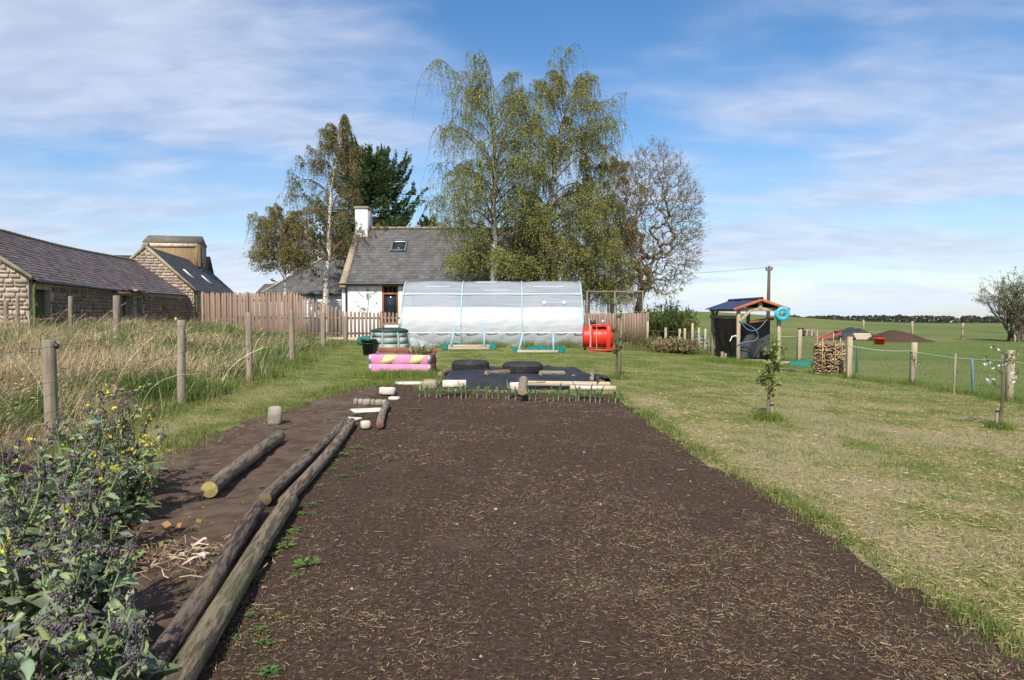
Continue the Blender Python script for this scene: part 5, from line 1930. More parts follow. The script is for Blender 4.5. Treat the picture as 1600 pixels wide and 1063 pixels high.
def leek(parent_loc, seed, h, n_=5, label=None, group=None, tint=(.15, .23, .10)):
    rng_ = np.random.default_rng(seed)
    t = thing('leek', label, 'leek', parent_loc, rng_.uniform(0, 6), group)
    MB().tubes([(0, 0, -.02), (0, 0, h * .16)], [.007, .006], 6, tint=(.40, .46, .28)).build('stem', m_leaf, t)
    mb = MB()
    for k in range(n_):
        a = k * 2.6 + rng_.uniform(-.3, .3)
        L = h * rng_.uniform(.6, 1.1)
        s = np.linspace(0, 1, 6)
        rad = L * (.10 + .28 * rng_.uniform(.2, 1.2)) * s ** 1.6
        zz_ = h * .10 + L * (.8 * s - rng_.uniform(0, .5) * s ** 3)
        P = np.stack([np.cos(a) * rad, np.sin(a) * rad, zz_], 1)
        wv = .013 * np.array([.8, 1, 1, .8, .5, .06])
        sd = np.array([-math.sin(a), math.cos(a), 0])
        v = np.stack([P - sd * wv[:, None], P + sd * wv[:, None]], 1).reshape(-1, 3)
        mb.add(v, np.array([[2 * i, 2 * i + 1, 2 * i + 3, 2 * i + 2] for i in range(5)]), np.array(tint) * rng_.uniform(.75, 1.3))
    mb.build('blades', m_leaf, t)
    return t


rr = random.Random(3)
protos = []
lkl = 'young green leek in the row before the black sheeted bed'
for k, px in enumerate(np.linspace(655, 968, 36)):
    py = 621 + 8 * (px - 655) / 313 + rr.uniform(-1.5, 1.5)
    p = G(px + rr.uniform(-4, 4), py)
    if k < 6:
        o = leek(p, 100 + k, rr.uniform(.24, .36), rr.choice((3, 4, 5)), lkl, 'leeks in a row')
        protos.append(o)
    else:
        copy_thing(protos[k % 6], location=p, rotation_euler=(0, 0, rr.uniform(0, 6)), scale=[rr.uniform(.75, 1.25)] * 3)
lk2 = 'tall leek growing in the pink planter'
R_ = Matrix.Rotation(pc.rotation_euler.z, 3, 'Z')
for k in range(7):
    copy_thing(protos[k % 6], lk2, location=A0 + R_ @ Vector((wp * rr.uniform(.55, .95), dpt * rr.uniform(.3, .85), .28)), scale=[1.5] * 3)['group'] = 'leeks in the planter'


# ------------------------------------------------------------------ compost bin, bucket
def compost_bin(label, base, wid, hgt, col, seed, lid=(.06, .09, .08)):
    t = thing('compost_bin', label, 'compost bin', base, seed)
    mt = M('green_grey_plastic', col, tuple(c * .75 for c in col), 3, .55, .1, 20)
    n_ = 8
    rb_, rt_ = wid / 2, wid / 2 * .80
    for k in range(n_):
        a0, a1 = (k - .46) * math.pi / 4, (k + .46) * math.pi / 4
        mb = MB()
        for lv in range(4):
            z0_, z1_ = hgt * lv / 4 + .008, hgt * (lv + 1) / 4 - .008
            ra, rb2 = rb_ + (rt_ - rb_) * lv / 4, rb_ + (rt_ - rb_) * (lv + 1) / 4
            mb.hexa([(math.cos(a0) * ra, math.sin(a0) * ra, z0_), (math.cos(a1) * ra, math.sin(a1) * ra, z0_), (math.cos(a1) * (ra - .05), math.sin(a1) * (ra - .05), z0_), (math.cos(a0) * (ra - .05), math.sin(a0) * (ra - .05), z0_),
                     (math.cos(a0) * rb2, math.sin(a0) * rb2, z1_), (math.cos(a1) * rb2, math.sin(a1) * rb2, z1_), (math.cos(a1) * (rb2 - .05), math.sin(a1) * (rb2 - .05), z1_), (math.cos(a0) * (rb2 - .05), math.sin(a0) * (rb2 - .05), z1_)])
        mb.build('side_panel', mt, t, kind='stuff')
        a = (k + .5) * math.pi / 4
        MB().tubes([(math.cos(a) * rb_, math.sin(a) * rb_, 0), (math.cos(a) * rt_, math.sin(a) * rt_, hgt)], .028, 7).build('corner_rib', mt, t)
    ld = M('dark_green_lid', lid, tuple(c * .7 for c in lid), 3, .5)
    MB().lathe([(0, .09), (.2 * wid, .085), (.36 * wid, .05), (.425 * wid, .015), (.43 * wid, -.03), (.40 * wid, -.035)], 8, (0, 0, hgt)).build('lid', ld, t).rotation_euler = (0, 0, math.pi / 8)
    return t


p = G(606, 556)
s_ = S(p.y)
compost_bin('grey green octagonal compost bin at the left end of the tunnel', (p.x, p.y + .35, p.z - .02), 73 * s_, 40 * s_, (.33, .39, .35), .2, (.035, .06, .055))


def bucket(label, base, r, h, mat, name='bucket', taper=.78, lid=False, handles=True):
    t = thing(name, label, name.split('_')[-1], base)
    MB().lathe([(0, .0), (r * taper, 0), (r * .98, h * .90), (r * 1.07, h * .90), (r * 1.09, h), (r * 1.0, h), (r * .96, h * .95), (r * taper * .95, .03), (0, .03)], 26).build('body', mat, t)
    if handles:
        for sg in (-1, 1):
            an = np.linspace(-.45, .45, 7)
            MB().tubes(np.stack([sg * np.cos(an) * (r * 1.06 + .03 * np.cos(an * 3.4)), np.sin(an) * r, np.full(7, h * .86)], 1), .011, 6).build('handle', mat, t)
    MB().lathe([(r * .9, h * .70), (r * .945, h * .70), (r * .95, h * .74), (r * .9, h * .74)], 26).build('band', mat, t)
    return t


p = G(576, 555)
s_ = S(p.y)
bucket('black bucket standing left of the compost bin', (p.x, p.y + .05, p.z), 11.5 * s_, 25 * s_, m_blackplastic)
p = G(565, 541)
nb = rock('net_bundle', 'teal green netting bundle behind the black bucket', (p.x, p.y + .6, p.z), (.5, .4, .35), 31, M('teal_netting', (.02, .17, .135), (.015, .12, .095), 20, .8, .5, 40), 0, 'netting', rough=.3)
p = at(616, 513, 26.6)
for k in range(2):
    o = MB().bevel_box((0, 0, 0), (.58 - .05 * k, .45, .13), .02).build('white_box', m_white, None, loc=(p.x - .12, 26.9, gz(p.x, 26.9) + .5 + .15 * k))
    tag(o, ('lower white box stacked left of the tunnel', 'upper white box stacked left of the tunnel')[k], 'box', 'white boxes by the tunnel')
st_ = thing('stand', 'low timber stand carrying the white boxes', 'stand', (p.x - .12, 26.9, gz(p.x, 26.9)))
for sx in (-.24, .24):
    for sy in (-.16, .16):
        MB().bevel_box((sx, sy, .2), (.06, .06, .42), .006).build('leg', m_post, st_)
MB().bevel_box((0, 0, .42), (.62, .5, .03), .005).build('top', m_post, st_)

# ------------------------------------------------------------------ timber beams with blue uprights and green netting
m_blue = M('pale_blue_paint', (.22, .42, .52), (.27, .46, .54), 5, .5)
m_net = M('green_netting', (.012, .15, .115), (.02, .22, .165), 14, .8, .6, 60, transl=.2)
for (px0, px1, pyb, lpx, rpx, topy, lab) in ((700, 765, 547, (703, 711), (757, 756), 511, 'left timber frame with two blue uprights before the tunnel'),
                                             (808, 872, 552, (810, 818), (865, 865), 519, 'right timber frame with two blue uprights before the tunnel')):
    a, b = G(px0, pyb), G(px1, pyb)
    b.y = a.y
    b.z = a.z
    L = b.x - a.x
    s_ = S(a.y)
    t = thing('row_cover', lab, 'frame', a, 0, 'timber frames with blue uprights')
    mbm = MB().bevel_box((0, 0, 0), (L, .09, .085), .012).mesh('beam', m_paletimber)
    for dy, dz in ((0, .05), (.42, .06), (.12, .13)):
        if dz > .1 and px0 > 800:
            continue
        o = bpy.data.objects.new('beam', mbm)
        COL.objects.link(o)
        o.parent = t
        o.location = (L / 2, dy, dz)
    for (xb, xt) in (lpx, rpx):
        hh = (pyb - topy) * s_
        MB().tubes([((xb - px0) * s_ * 1.0, -.02, .02), ((xt - px0) * s_, .22, hh)], .036, 8, cap=True).build('upright', m_blue, t)
    n_ = thing('green_net', 'heap of green netting caught behind the %s timber frame' % ('left' if px0 < 800 else 'right'), 'netting', (a.x, a.y + .25, a.z))
    U, Vv = np.meshgrid(np.linspace(0, 1, 40), np.linspace(0, 1, 16), indexing='ij')
    hgt = .20 * np.sin(math.pi * Vv) * (.35 + .65 * np.abs(np.sin(U * 4.2 + (0.6 if px0 < 800 else 2.4)))) + .06 * (fbm(U * 14, Vv * 9, px0, 3) - .3)
    MB().grid(-.15 + U * (L + .35), Vv * .7 - .12, hgt.clip(.01, 1), flip=True).build('folds', m_net, n_)
    U, Vv = np.meshgrid(np.linspace(0, 1, 14), np.linspace(0, 1, 10), indexing='ij')
    ox = -.25 if px0 < 800 else L - .05
    MB().grid(ox + U * .32, -.12 + .35 * Vv + .05 * np.sin(U * 9), (.28 * np.sin(math.pi * Vv) * (.4 + .6 * fbm(U * 5, Vv * 5, 4))).clip(.012, 1), flip=True).build('loose_end', m_net, n_)

# ------------------------------------------------------------------ red drum
p = G(936, 549)
s_ = S(p.y)
dr = thing('red_drum', 'red steel drum lying in a red frame beside the tunnel', 'drum', (p.x, p.y + .3, p.z), math.radians(-9))
m_red = M('red_enamel', (.62, .035, .018), (.52, .03, .016), 3, .42, .08, 20, c3=(.40, .06, .035), scale3=3.0, lo3=.58, hi3=.75)
r = 16.0 * s_
L = 47 * s_
R_ = Matrix.Rotation(math.pi / 2, 3, 'Y')
cz_ = 22 * s_
ts = np.linspace(-.5, .5, 33)
prf = [(0, -L / 2 + .03), (r * .93, -L / 2 + .02), (r * 1.03, -L / 2), (r * 1.03, -L / 2 + .035)]
for q in ts[1:-1]:
    bump_ = .022 * (math.exp(-((q - .17) / .022) ** 2) + math.exp(-((q + .17) / .022) ** 2))
    prf.append((r + bump_, q * L))
prf += [(r * 1.03, L / 2 - .035), (r * 1.03, L / 2), (r * .93, L / 2 - .02), (0, L / 2 - .03)]
MB().lathe(prf, 36, (0, 0, cz_), R=R_).build('barrel', m_red, dr, smooth=False)
MB().lathe([(0, 0), (.045, 0), (.05, .03), (0, .035)], 12, (-L / 2 + .01, -.1, cz_ + .12), R=align((-1, 0, 0))).build('bung', m_gutter, dr)
MB().bevel_box((.06, -r - .02, .05), (L * .80, .34, .05), .01).build('base_plate', m_red, dr)
for x_ in (-L * .22, L * .36):
    MB().bevel_box((x_, -r - .10, cz_ * .95), (.10 if x_ < 0 else .15, .06, cz_ * 1.75), .01).build('upright', m_red, dr)
MB().bevel_box((.07, -r * .55, cz_ + r + .06), (L * .72, r * 1.0, .06), .012).build('top_plate', m_red, dr)
MB().tubes([(-L * .28, -r - .17, cz_ + r + .32), (-L * .25, -r - .2, cz_ + r), (-L * .22, -r - .19, cz_ - .05), (-L * .24, -r - .17, cz_ - .35)], .022, 7).build('hose', M('grey_hose', (.38, .40, .43), rough=.5), dr, smooth=True)
MB().tubes([(-.03, -r - .15, cz_ + r + .02), (-.03, -r - .16, .06)], .012, 6).build('rod', m_paletimber, dr)
pmp = MB()
pmp.bevel_box((-.18, -r * .4, cz_ + r + .16), (.22, .18, .15), .03)
pmp.build('pump', m_blackplastic, dr)
MB().lathe([(0, 0), (.07, 0), (.07, .12), (.05, .16), (0, .16)], 12, (.17, -r * .4, cz_ + r + .09)).build('valve', m_zinc, dr)
for sx in (-.55, .5):
    MB().lathe([(.02, -.03), (.11, -.03), (.12, 0), (.11, .03), (.02, .03)], 16, (sx * L * .8, -.05, .11), R=Matrix.Rotation(math.pi / 2, 3, 'Y')).build('wheel', m_gutter, dr)
MB().bevel_box((L * .56, -r, .14), (.14, .12, .16), .02).build('toe_bracket', m_red, dr)

# ------------------------------------------------------------------ open shelter
p = G(1153, 564)
s_ = S(p.y)
sh = thing('timber_shelter', 'small open timber shelter with blue corrugated roof and black sheeting', 'shelter', (p.x, p.y, p.z))
SW = 66 * s_
SD = 3.0
z_e = 78 * s_
apex = 91 * s_


def local_ground(x_, y_):
    return gz(p.x + x_, p.y + y_) - p.z


for x_, y_, nm in ((0, 0, 'post'), (SW - .05, .02, 'post'), (.02, SD, 'post'), (SW - .05, SD, 'post')):
    zb = local_ground(x_, y_)
    MB().bevel_box((0, 0, (z_e + zb) / 2), (.11, .11, z_e - zb + .06), .01).build(nm, m_newpost if y_ < 1 else m_post, sh, loc=(x_, y_, 0))
MB().bevel_box((SW / 2, -.01, z_e + .05), (SW + .25, .09, .12), .01).build('front_beam', m_newpost, sh)
MB().bevel_box((SW / 2, SD, z_e + .05), (SW + .2, .09, .12), .01).build('back_beam', m_post, sh)
for x_ in (0, SW - .05):
    MB().bevel_box((x_, SD / 2, z_e + .055), (.09, SD - .1, .11), .01).build('eaves_beam', m_post, sh)
MB().bevel_box((SW / 2, -.03, (z_e + apex) / 2 + .03), (.13, .10, apex - z_e - .06), .01).build('king_post', m_newpost, sh)
MB().bevel_box((.22, -.03, z_e - .15), (.09, .08, .62), .008, Euler((0, .75, 0)).to_matrix()).build('brace', m_newpost, sh)
MB().bevel_box((.06, SD - .28, z_e - .15), (.08, .09, .6), .008, Euler((.75, 0, 0)).to_matrix()).build('brace', m_post, sh)
m_blacksheet = M('black_hung_sheet', (.009, .0095, .010), (.014, .0145, .016), 4, .5, .25, 14)
m_corr = M('blue_corrugated_sheet', (.025, .042, .085), (.035, .055, .105), 3, .42, 0, spec=.5)
m_terr = M('terracotta_trim', (.46, .12, .05), (.36, .095, .04), 4, .7)
m_roofred = m_terr
ov = .16
for sx in (1, -1):
    hw_ = SW / 2 + .2
    for k in range(4):
        ya, yb = -.18 + k * (SD + .4) / 4, -.18 + (k + 1) * (SD + .4) / 4 + .05
        U, Vv = np.meshgrid(np.linspace(0, 1, 6), np.linspace(ya, yb, 44), indexing='ij')
        X = SW / 2 - sx * U * hw_
        Z = apex + .09 - U * (apex - z_e + .03) + .016 * np.sin(Vv * 2 * math.pi / .10) + .012 * (k % 2)
        MB().grid(X, Vv, Z, flip=sx > 0).build('roof_sheet', m_corr, sh, smooth=True)
    a = np.array([SW / 2, -.21, apex + .085])
    b = np.array([SW / 2 - sx * (hw_ + .02), -.21, z_e + .045])
    dvec = b - a
    o = MB().bevel_box((a + b) / 2, (np.linalg.norm(dvec), .035, .085), .008, Euler((0, math.atan2(-dvec[2], dvec[0]), 0)).to_matrix()).build('barge_board', m_terr, sh)
MB().tubes([(SW / 2, -.2, apex + .12), (SW / 2, SD + .25, apex + .12)], .06, 8).build('ridge_cap', m_corr, sh)
# hung black sheeting
U, Vv = np.meshgrid(np.linspace(0, 1, 40), np.linspace(0, 1, 30), indexing='ij')
zl = z_e - .22
MB().grid(.05 + .05 * np.sin(U * 17 + Vv * 3) * Vv + .010 * np.sin(Vv * 24) + .03 * (fbm(U * 7, Vv * 5, 3) - .5), .15 + U * (SD - .3), .06 + (zl - .06) * (1 - Vv) - .04 * np.sin(U * 3.14), flip=False).build('side_sheet', m_blacksheet, sh, smooth=True)
m_weed = M('dark_grey_membrane', (.045, .047, .05), (.06, .062, .066), 3, .65, .2, 12)
MB().grid(.08 + U * (SW - .16), .7 + .12 * np.sin(U * 9 + Vv * 2) * (.3 + Vv) + .1 * Vv, .05 + (zl - .1) * (1 - Vv) - .12 * np.sin(U * 3.14 + .4) * (1 - Vv), flip=False).build('back_sheet', m_weed, sh, smooth=True)
MB().bevel_box((-.04, SD / 2 + .1, zl + .02), (.06, SD, .10), .008).build('side_rail', m_post, sh)
MB().bevel_box((SW * .62, .3, z_e - .31), (SW * .6, .08, .09), .008, Euler((0, -.14, 0)).to_matrix()).build('tool_shaft', m_redwood, sh)
MB().bevel_box((SW * .28, -.42, -.0), (.62, .5, .14), .012).build('step_block', m_post, sh)
for k, (xa, xb) in enumerate(((-.14, .72), (.74, 1.55))):
    MB().bevel_box(((xa + xb) / 2, -.52, -.02 - .03 * k), (xb - xa, .16, .12), .012).build('sill_beam', m_paletimber, sh)
# hose reel on the right post
rc = np.array([SW - .02, -.16, z_e - .09])
Ry = Matrix.Rotation(math.pi / 2, 3, 'X')
m_cyan = M('cyan_plastic', (.03, .45, .54), (.03, .40, .48), 5, .4)
rl = thing('hose_reel', 'bright cyan hose reel hanging on the right shelter post', 'hose reel', (p.x + rc[0], p.y + rc[1], p.z + rc[2]))
RR_ = 11.0 * s_
for y_ in (-.07, .07):
    MB().lathe([(RR_ * .36, -.012), (RR_ * .97, -.012), (RR_, 0), (RR_ * .97, .012), (RR_ * .36, .012)], 32, (0, y_, 0), R=Ry, close=True).build('flange', m_cyan, rl)
MB().lathe([(0, -.11), (RR_ * .34, -.11), (RR_ * .42, -.085), (RR_ * .42, .085), (RR_ * .36, .10), (0, .10)], 24, R=Ry).build('hub', M('pale_grey_plastic', (.20, .21, .22), rough=.5), rl)
MB().tubes(np.array([[math.cos(q) * RR_ * .74, .052 * math.sin(q * .31), math.sin(q) * RR_ * .74] for q in np.linspace(0, 6.28 * 9, 200)]), .017, 5).build('hose', M('teal_hose', (.02, .18, .2), rough=.5), rl, smooth=True)
MB().box((-RR_ * .45, -.09, -.01), (.09, .012, .05)).build('red_tag', m_red, rl)
MB().tubes([(0, -.11, 0), (.02, -.16, .0), (.07, -.17, .02)], .012, 6).build('crank', m_gutter, rl)
for k in range(12):
    a = k * math.pi / 6
    MB().box((math.cos(a) * RR_ * .7, -.0835, math.sin(a) * RR_ * .7), (RR_ * .42, .006, .03), Matrix.Rotation(-a, 3, 'Y')).build('spoke', m_cyan, rl)
hz_ = MB()
q = np.linspace(0, 1, 24)
hb = MB()
hb.tubes(np.stack([.05 + q * .85, np.full(24, -.08), z_e - .35 - .36 * 4 * q * (1 - q) * (1 - .15 * q) + .08 * q], 1), .014, 6)
hb.tubes(np.stack([.0 + .62 * np.sin(q * 3.3) , -.09 + 0 * q, z_e - .32 - .95 * q * (1 - .08 * np.sin(q * 9)) + .35 * np.maximum(q - .7, 0)], 1), .014, 6)
tag(hb.build('garden_hose', M('blue_hose', (.12, .18, .27), rough=.5), None, smooth=True, loc=(p.x, p.y, p.z)), 'blue hose looped from the front left shelter post', 'hose')
hb2 = thing('standpipe_tap', 'white tap and pipe fixed to the left side of the front shelter post', 'tap', (p.x - .06, p.y - .06, p.z + .78))
MB().tubes([(0, 0, .0), (-.16, -.03, .03), (-.24, -.03, -.14)], .016, 6).build('spout', m_whitepvc, hb2)
MB().lathe([(0, 0), (.05, 0), (.05, .02), (0, .03)], 10, (-.06, -.02, .03)).build('handle', m_whitepvc, hb2)

pb_ = G(1180, 561)
bucket('large black dustbin standing inside the shelter', (pb_.x, pb_.y + .1, pb_.z), 15.5 * s_, 33 * s_, m_blackplastic, 'dustbin', .82)
pb_ = G(1208, 566)
bucket('squat black tub behind the leafy apple tree by the right shelter post', (pb_.x + .02, pb_.y + .25, pb_.z - .02), 15 * s_, 18 * s_, m_blackplastic, 'tub', .8)
pb_ = G(1128, 556)
t = thing('black_trough', 'low black trough at the left foot of the shelter', 'trough', (pb_.x - .05, pb_.y + .5, pb_.z - .05))
MB().bevel_box((0, 0, .12), (.75, .4, .24), .03).build('body', m_blackplastic, t)
MB().bevel_box((0, 0, .25), (.79, .44, .03), .01).build('rim', m_blackplastic, t)
pb_ = G(1128, 562)
for k, (dx, hh) in enumerate(((0, .26), (.14, .2))):
    o = post_obj('stump', m_post, hh, .11, None, (pb_.x + dx, pb_.y + .12 * k, pb_.z), (.05, 0), True, 5 + k)
    tag(o, ('taller short stump left of the shelter front post', 'lower short stump right beside the taller one')[k], 'stump')
p2 = G(1096, 549)
compost_bin('pale green compost bin left of the shelter', (p2.x, p2.y + .3, p2.z - .03), 30 * S(p2.y), 24 * S(p2.y), (.20, .30, .25), .0, (.06, .12, .10))
pt = G(1231, 580)
tyre('flat worn tyre lying on the grass right of the shelter', (pt.x, pt.y + .1, pt.z - .12), 3, None, .72)
pt = G(1255, 573)
U, Vv = np.meshgrid(np.linspace(0, 1, 40), np.linspace(0, 1, 12), indexing='ij')
o = MB().grid(pt.x - .5 + U * 1.0, pt.y - .1 + .5 * Vv, pt.z - .0 + (.22 * np.sin(math.pi * Vv) * (.3 + fbm(U * 6, Vv * 3, 9)) * (.4 + .6 * np.sin(math.pi * U))).clip(.0, 1), flip=True).build('net_heap', m_net, None)
tag(o, 'faded teal netting heap on the grass by the first fence post', 'netting')

# ------------------------------------------------------------------ round firewood stack
p = G(1305, 588)
s_ = S(p.y)
rs, hs3 = 24.0 * s_, 51 * s_
ws = thing('firewood_stack', 'round stack of split firewood held by canes in front of the fence', 'firewood', (p.x, p.y + rs * .9, p.z - .02))
m_fire = M('split_firewood', (.44, .32, .20), (.27, .19, .115), 6, .9, .4, 30, tint=True)
rng = np.random.default_rng(17)
core = MB().lathe([(0, 0), (rs * .86, 0), (rs * .88, hs3 * .92), (0, hs3)], 24).build('core', m_dark, ws)
fmesh = []
for k in range(8):
    mb = MB()
    n_ = rng.integers(3, 6)
    an = np.sort(rng.uniform(0, 6.28, n_)) if False else np.arange(n_) * 2 * math.pi / n_ + rng.normal(0, .25, n_)
    rad = rng.uniform(.7, 1.1, n_)
    ring = np.stack([np.cos(an) * rad, np.sin(an) * rad], 1) * .5
    V = np.concatenate([np.concatenate([ring, np.full((n_, 1), -.5)], 1), np.concatenate([ring * .97, np.full((n_, 1), .5)], 1)])
    mb.add(V, [np.array([[i, (i + 1) % n_, n_ + (i + 1) % n_, n_ + i] for i in range(n_)]), np.arange(n_)[None, ::-1], (np.arange(n_) + n_)[None]])
    fmesh.append(mb)
big_, k = MB(), 0
piece_m = [None] * 8
z_ = .03
placed = 0
while z_ < hs3:
    hh = rng.uniform(.03, .05)
    a = rng.uniform(0, .3)
    while a < 2 * math.pi:
        wdt = rng.uniform(.03, .085)
        rr_ = rs * (1 - .05 * abs(z_ / hs3 - .5)) - rng.uniform(.0, .045)
        ca, sa = math.cos(a), math.sin(a)
        src = fmesh[rng.integers(0, 8)]
        V = src.V[0] * np.array([wdt, hh, .22])
        ang = rng.uniform(-.7, .7)
        hz_j = rng.uniform(-.6, .6) * hh
        ct, st2 = math.cos(ang), math.sin(ang)
        lx = V[:, 0] * ct - V[:, 1] * st2
        lz = V[:, 0] * st2 + V[:, 1] * ct
        ly = V[:, 2]
        out = rr_ - .10 + ly
        W_ = np.stack([out * ca - lx * sa, out * sa + lx * ca, lz + z_ + hz_j], 1)
        big_.add(W_, src.F, np.ones(3) * rng.uniform(.45, 1.7) * np.array([1, rng.uniform(.9, 1.05), rng.uniform(.75, 1.05)]))
        a += wdt / rs * 1.02
    z_ += hh * .95
big_.build('split_logs', m_fire, ws, kind='stuff')
tpm = MB()
for k in range(26):
    a, q = rng.uniform(0, 6.28), rs * math.sqrt(rng.uniform(0, .8))
    tpm.box((math.cos(a) * q, math.sin(a) * q, hs3 + .02 - .04 * q / rs), (.25, .08, .05), Euler((rng.normal(0, .15), rng.normal(0, .15), rng.uniform(0, 3))).to_matrix(), np.ones(3) * rng.uniform(.4, .8))
tpm.build('top_logs', m_fire, ws, kind='stuff')
m_cane = M('yellow_cane', (.50, .33, .10), (.42, .27, .08), 5, .6)
for (dx, hh, rad) in ((-.78, 61, .010), (-.42, 66, .008), (.62, 68, .011), (.92, 60, .011), (-.1, 58, .005), (.38, 56, .005)):
    x_ = dx * rs
    y_ = -math.sqrt(max(rs ** 2 - x_ ** 2, .0)) - .02 if hh in (61, 58, 56) else math.sqrt(max(rs ** 2 - x_ ** 2, 0)) + .02
    MB().tubes([(x_, y_, -.05), (x_ + .01, y_, hh * s_)], rad, 6, cap=True).build('cane', m_cane, ws)
MB().tubes(np.array([[math.cos(q) * (rs + .015), math.sin(q) * (rs + .015), hs3 * .5] for q in np.linspace(0, 6.28, 40)]), .004, 4).build('wire_hoop', m_wire, ws)

# ------------------------------------------------------------------ things out in the field
def pallet(label, loc, rz, w_=1.2, d_=1.0, tilt=0, h=.14, mat=None):
    t = thing('pallet', label, 'pallet', loc, rz)
    t.rotation_euler = (tilt, 0, rz)
    top = MB().bevel_box((0, 0, 0), (w_, .1, .022), .004).mesh('slat', mat or m_paletimber)
    for k in range(7):
        o = bpy.data.objects.new('slat', top)
        COL.objects.link(o)
        o.parent = t
        o.location = (0, -d_ / 2 + .05 + k * (d_ - .1) / 6, h - .011)
    for k in range(3):
        o = bpy.data.objects.new('slat', top)
        COL.objects.link(o)
        o.parent = t
        o.location = (0, -d_ / 2 + .05 + k * (d_ - .1) / 2, .011)
    bl = MB().bevel_box((0, 0, 0), (.1, .1, h - .046), .006).mesh('block', mat or m_paletimber)
    for x_ in (-w_ / 2 + .06, 0, w_ / 2 - .06):
        for y_ in (-d_ / 2 + .05, 0, d_ / 2 - .05):
            o = bpy.data.objects.new('block', bl)
            COL.objects.link(o)
            o.parent = t
            o.location = (x_, y_, h / 2)
    return t


p = G(1263, 525)
for k in range(3):
    pallet(('bottom pallet of the small stack beyond the fence', 'middle pallet of the small stack beyond the fence', 'top pallet of the small stack beyond the fence')[k], (p.x, p.y, p.z + .15 * k), .2 + .03 * k, 1.0, .9).__setitem__('group', 'pallets stacked in the field')
o = thing('black_crate', 'black crate standing left of the pallet stack in the field', 'crate', (p.x - .65, p.y - .2, p.z))
MB().bevel_box((0, 0, .28), (.32, .4, .56), .03).build('body', m_blackplastic, o)
MB().bevel_box((0, 0, .57), (.36, .44, .05), .01).build('lid', m_blackplastic, o)
p = G(1352, 532)
s_ = S(p.y)
pallet('white pallet leaning against the black sheeted heap in the field', (p.x - .1, p.y + .15, p.z + .16), .06, 28 * s_, .55, -.95, .13, m_paletimber).rotation_euler = (.75, 0, .08)
p = G(1374, 538)
bucket('red plastic tub on the grass in front of the earth mound', (p.x, p.y, p.z), 8.0 * S(p.y), 9.5 * S(p.y), M('red_plastic', (.70, .035, .02), rough=.4), 'tub', .88)
# heap of earth
p = G(1412, 534)
s_ = S(p.y)
U, Vv = np.meshgrid(np.linspace(-1, 1, 60), np.linspace(-1, 1, 40), indexing='ij')
rad = np.sqrt(U ** 2 + Vv ** 2)
hm = ((1 - (rad * (1 + .3 * (fbm(U * 2, Vv * 2, 3) - .5))) ** 2).clip(0, 1) ** 1.25) * 18 * s_ * (1 - .35 * U.clip(0, 1))
hm = hm + (.12 * (fbm(U * 7, Vv * 7, 4) - .5)) * (1 - rad).clip(0, 1)
mx_, my_ = p.x + U * 42 * s_ * (1 + .45 * (U > 0)), p.y + 1.0 + Vv * 2.0
o = MB().grid(mx_, my_, T(mx_, my_) - .03 + hm, flip=False).build('earth_mound', m_soil, None, smooth=True)
tag(o, 'long brown heap of bare earth in the green field', 'earth heap')
# sheeted heap with red trailer body
p = G(1338, 532)
s_ = S(p.y)
U, Vv = np.meshgrid(np.linspace(0, 1, 40), np.linspace(0, 1, 24), indexing='ij')
hh = np.sin(math.pi * U) ** .6 * np.sin(math.pi * Vv) ** .6
hx, hy = p.x - 20 * s_ + U * 68 * s_, p.y + .5 + Vv * 2.2
o = MB().grid(hx, hy, T(hx, hy) - .02 + hh * (20 * s_ + .35 * (fbm(U * 6, Vv * 5, 8, 3) - .5)), flip=False).build('tarpaulin_heap', M('dark_tarpaulin', (.022, .023, .026), (.04, .041, .045), 3, .7, .4, 6), None, smooth=True)
tag(o, 'heap covered with dark tarpaulin left of the earth mound', 'tarpaulin')
tr2 = thing('red_tipper', 'faded red tipping trailer body tilted beside the tarpaulin heap', 'trailer', (p.x - 20 * s_, p.y + .4, p.z + .05))
tr2.scale = (.62, .7, .75)
tr2.rotation_euler = (0, -.30, .12)
m_fred = M('faded_red_paint', (.28, .075, .065), (.20, .06, .055), 4, .6)
MB().bevel_box((-.5, .5, .32), (2.2, .06, .34), .01).build('near_side', m_fred, tr2)
MB().bevel_box((-.5, 1.6, .32), (2.2, .06, .34), .01).build('far_side', m_fred, tr2)
MB().bevel_box((-.5, 1.05, .14), (2.2, 1.1, .06), .01).build('floor_panel', m_grey_metal, tr2)
MB().bevel_box((.62, 1.05, .36), (.05, 1.1, .42), .01).build('headboard', m_fred, tr2)
for x_ in (-1.5, -.9, -.3, .3):
    MB().box((x_, .46, .32), (.06, .03, .34)).build('stake', m_grey_metal, tr2)
for y_ in (.44, 1.66):
    MB().lathe([(0, -.07), (.22, -.07), (.26, -.04), (.26, .04), (.22, .07), (0, .07)], 18, (-.1, y_, .0), R=Ry).build('wheel', m_rubber, tr2)
MB().bevel_box((1.0, 1.0, .25), (.8, .08, .08), .01).build('drawbar', m_gutter, tr2)

# ------------------------------------------------------------------ ground cover
def scatter(n, y0, y1, rng, zsel=None, x0=None, x1=None, keep=None):
    """points over the land, thinning out with distance"""
    y = y0 * (y1 / y0) ** rng.uniform(0, 1, n)
    lim = 0.80 * y + 1.4
    x = rng.uniform(-1, 1, n) * lim
    ok = np.ones(n, bool)
    if x0 is not None:
        ok &= x > x0
    if x1 is not None:
        ok &= x < x1
    if zsel is not None:
        ok &= zone(x, y) == zsel
    x, y = x[ok], y[ok]
    if keep is not None:
        k_ = rng.uniform(0, 1, len(x)) < keep(x, y)
        x, y = x[k_], y[k_]
    return x, y


def ground_z(x, y):
    return land_z(x, y, zone(x, y))


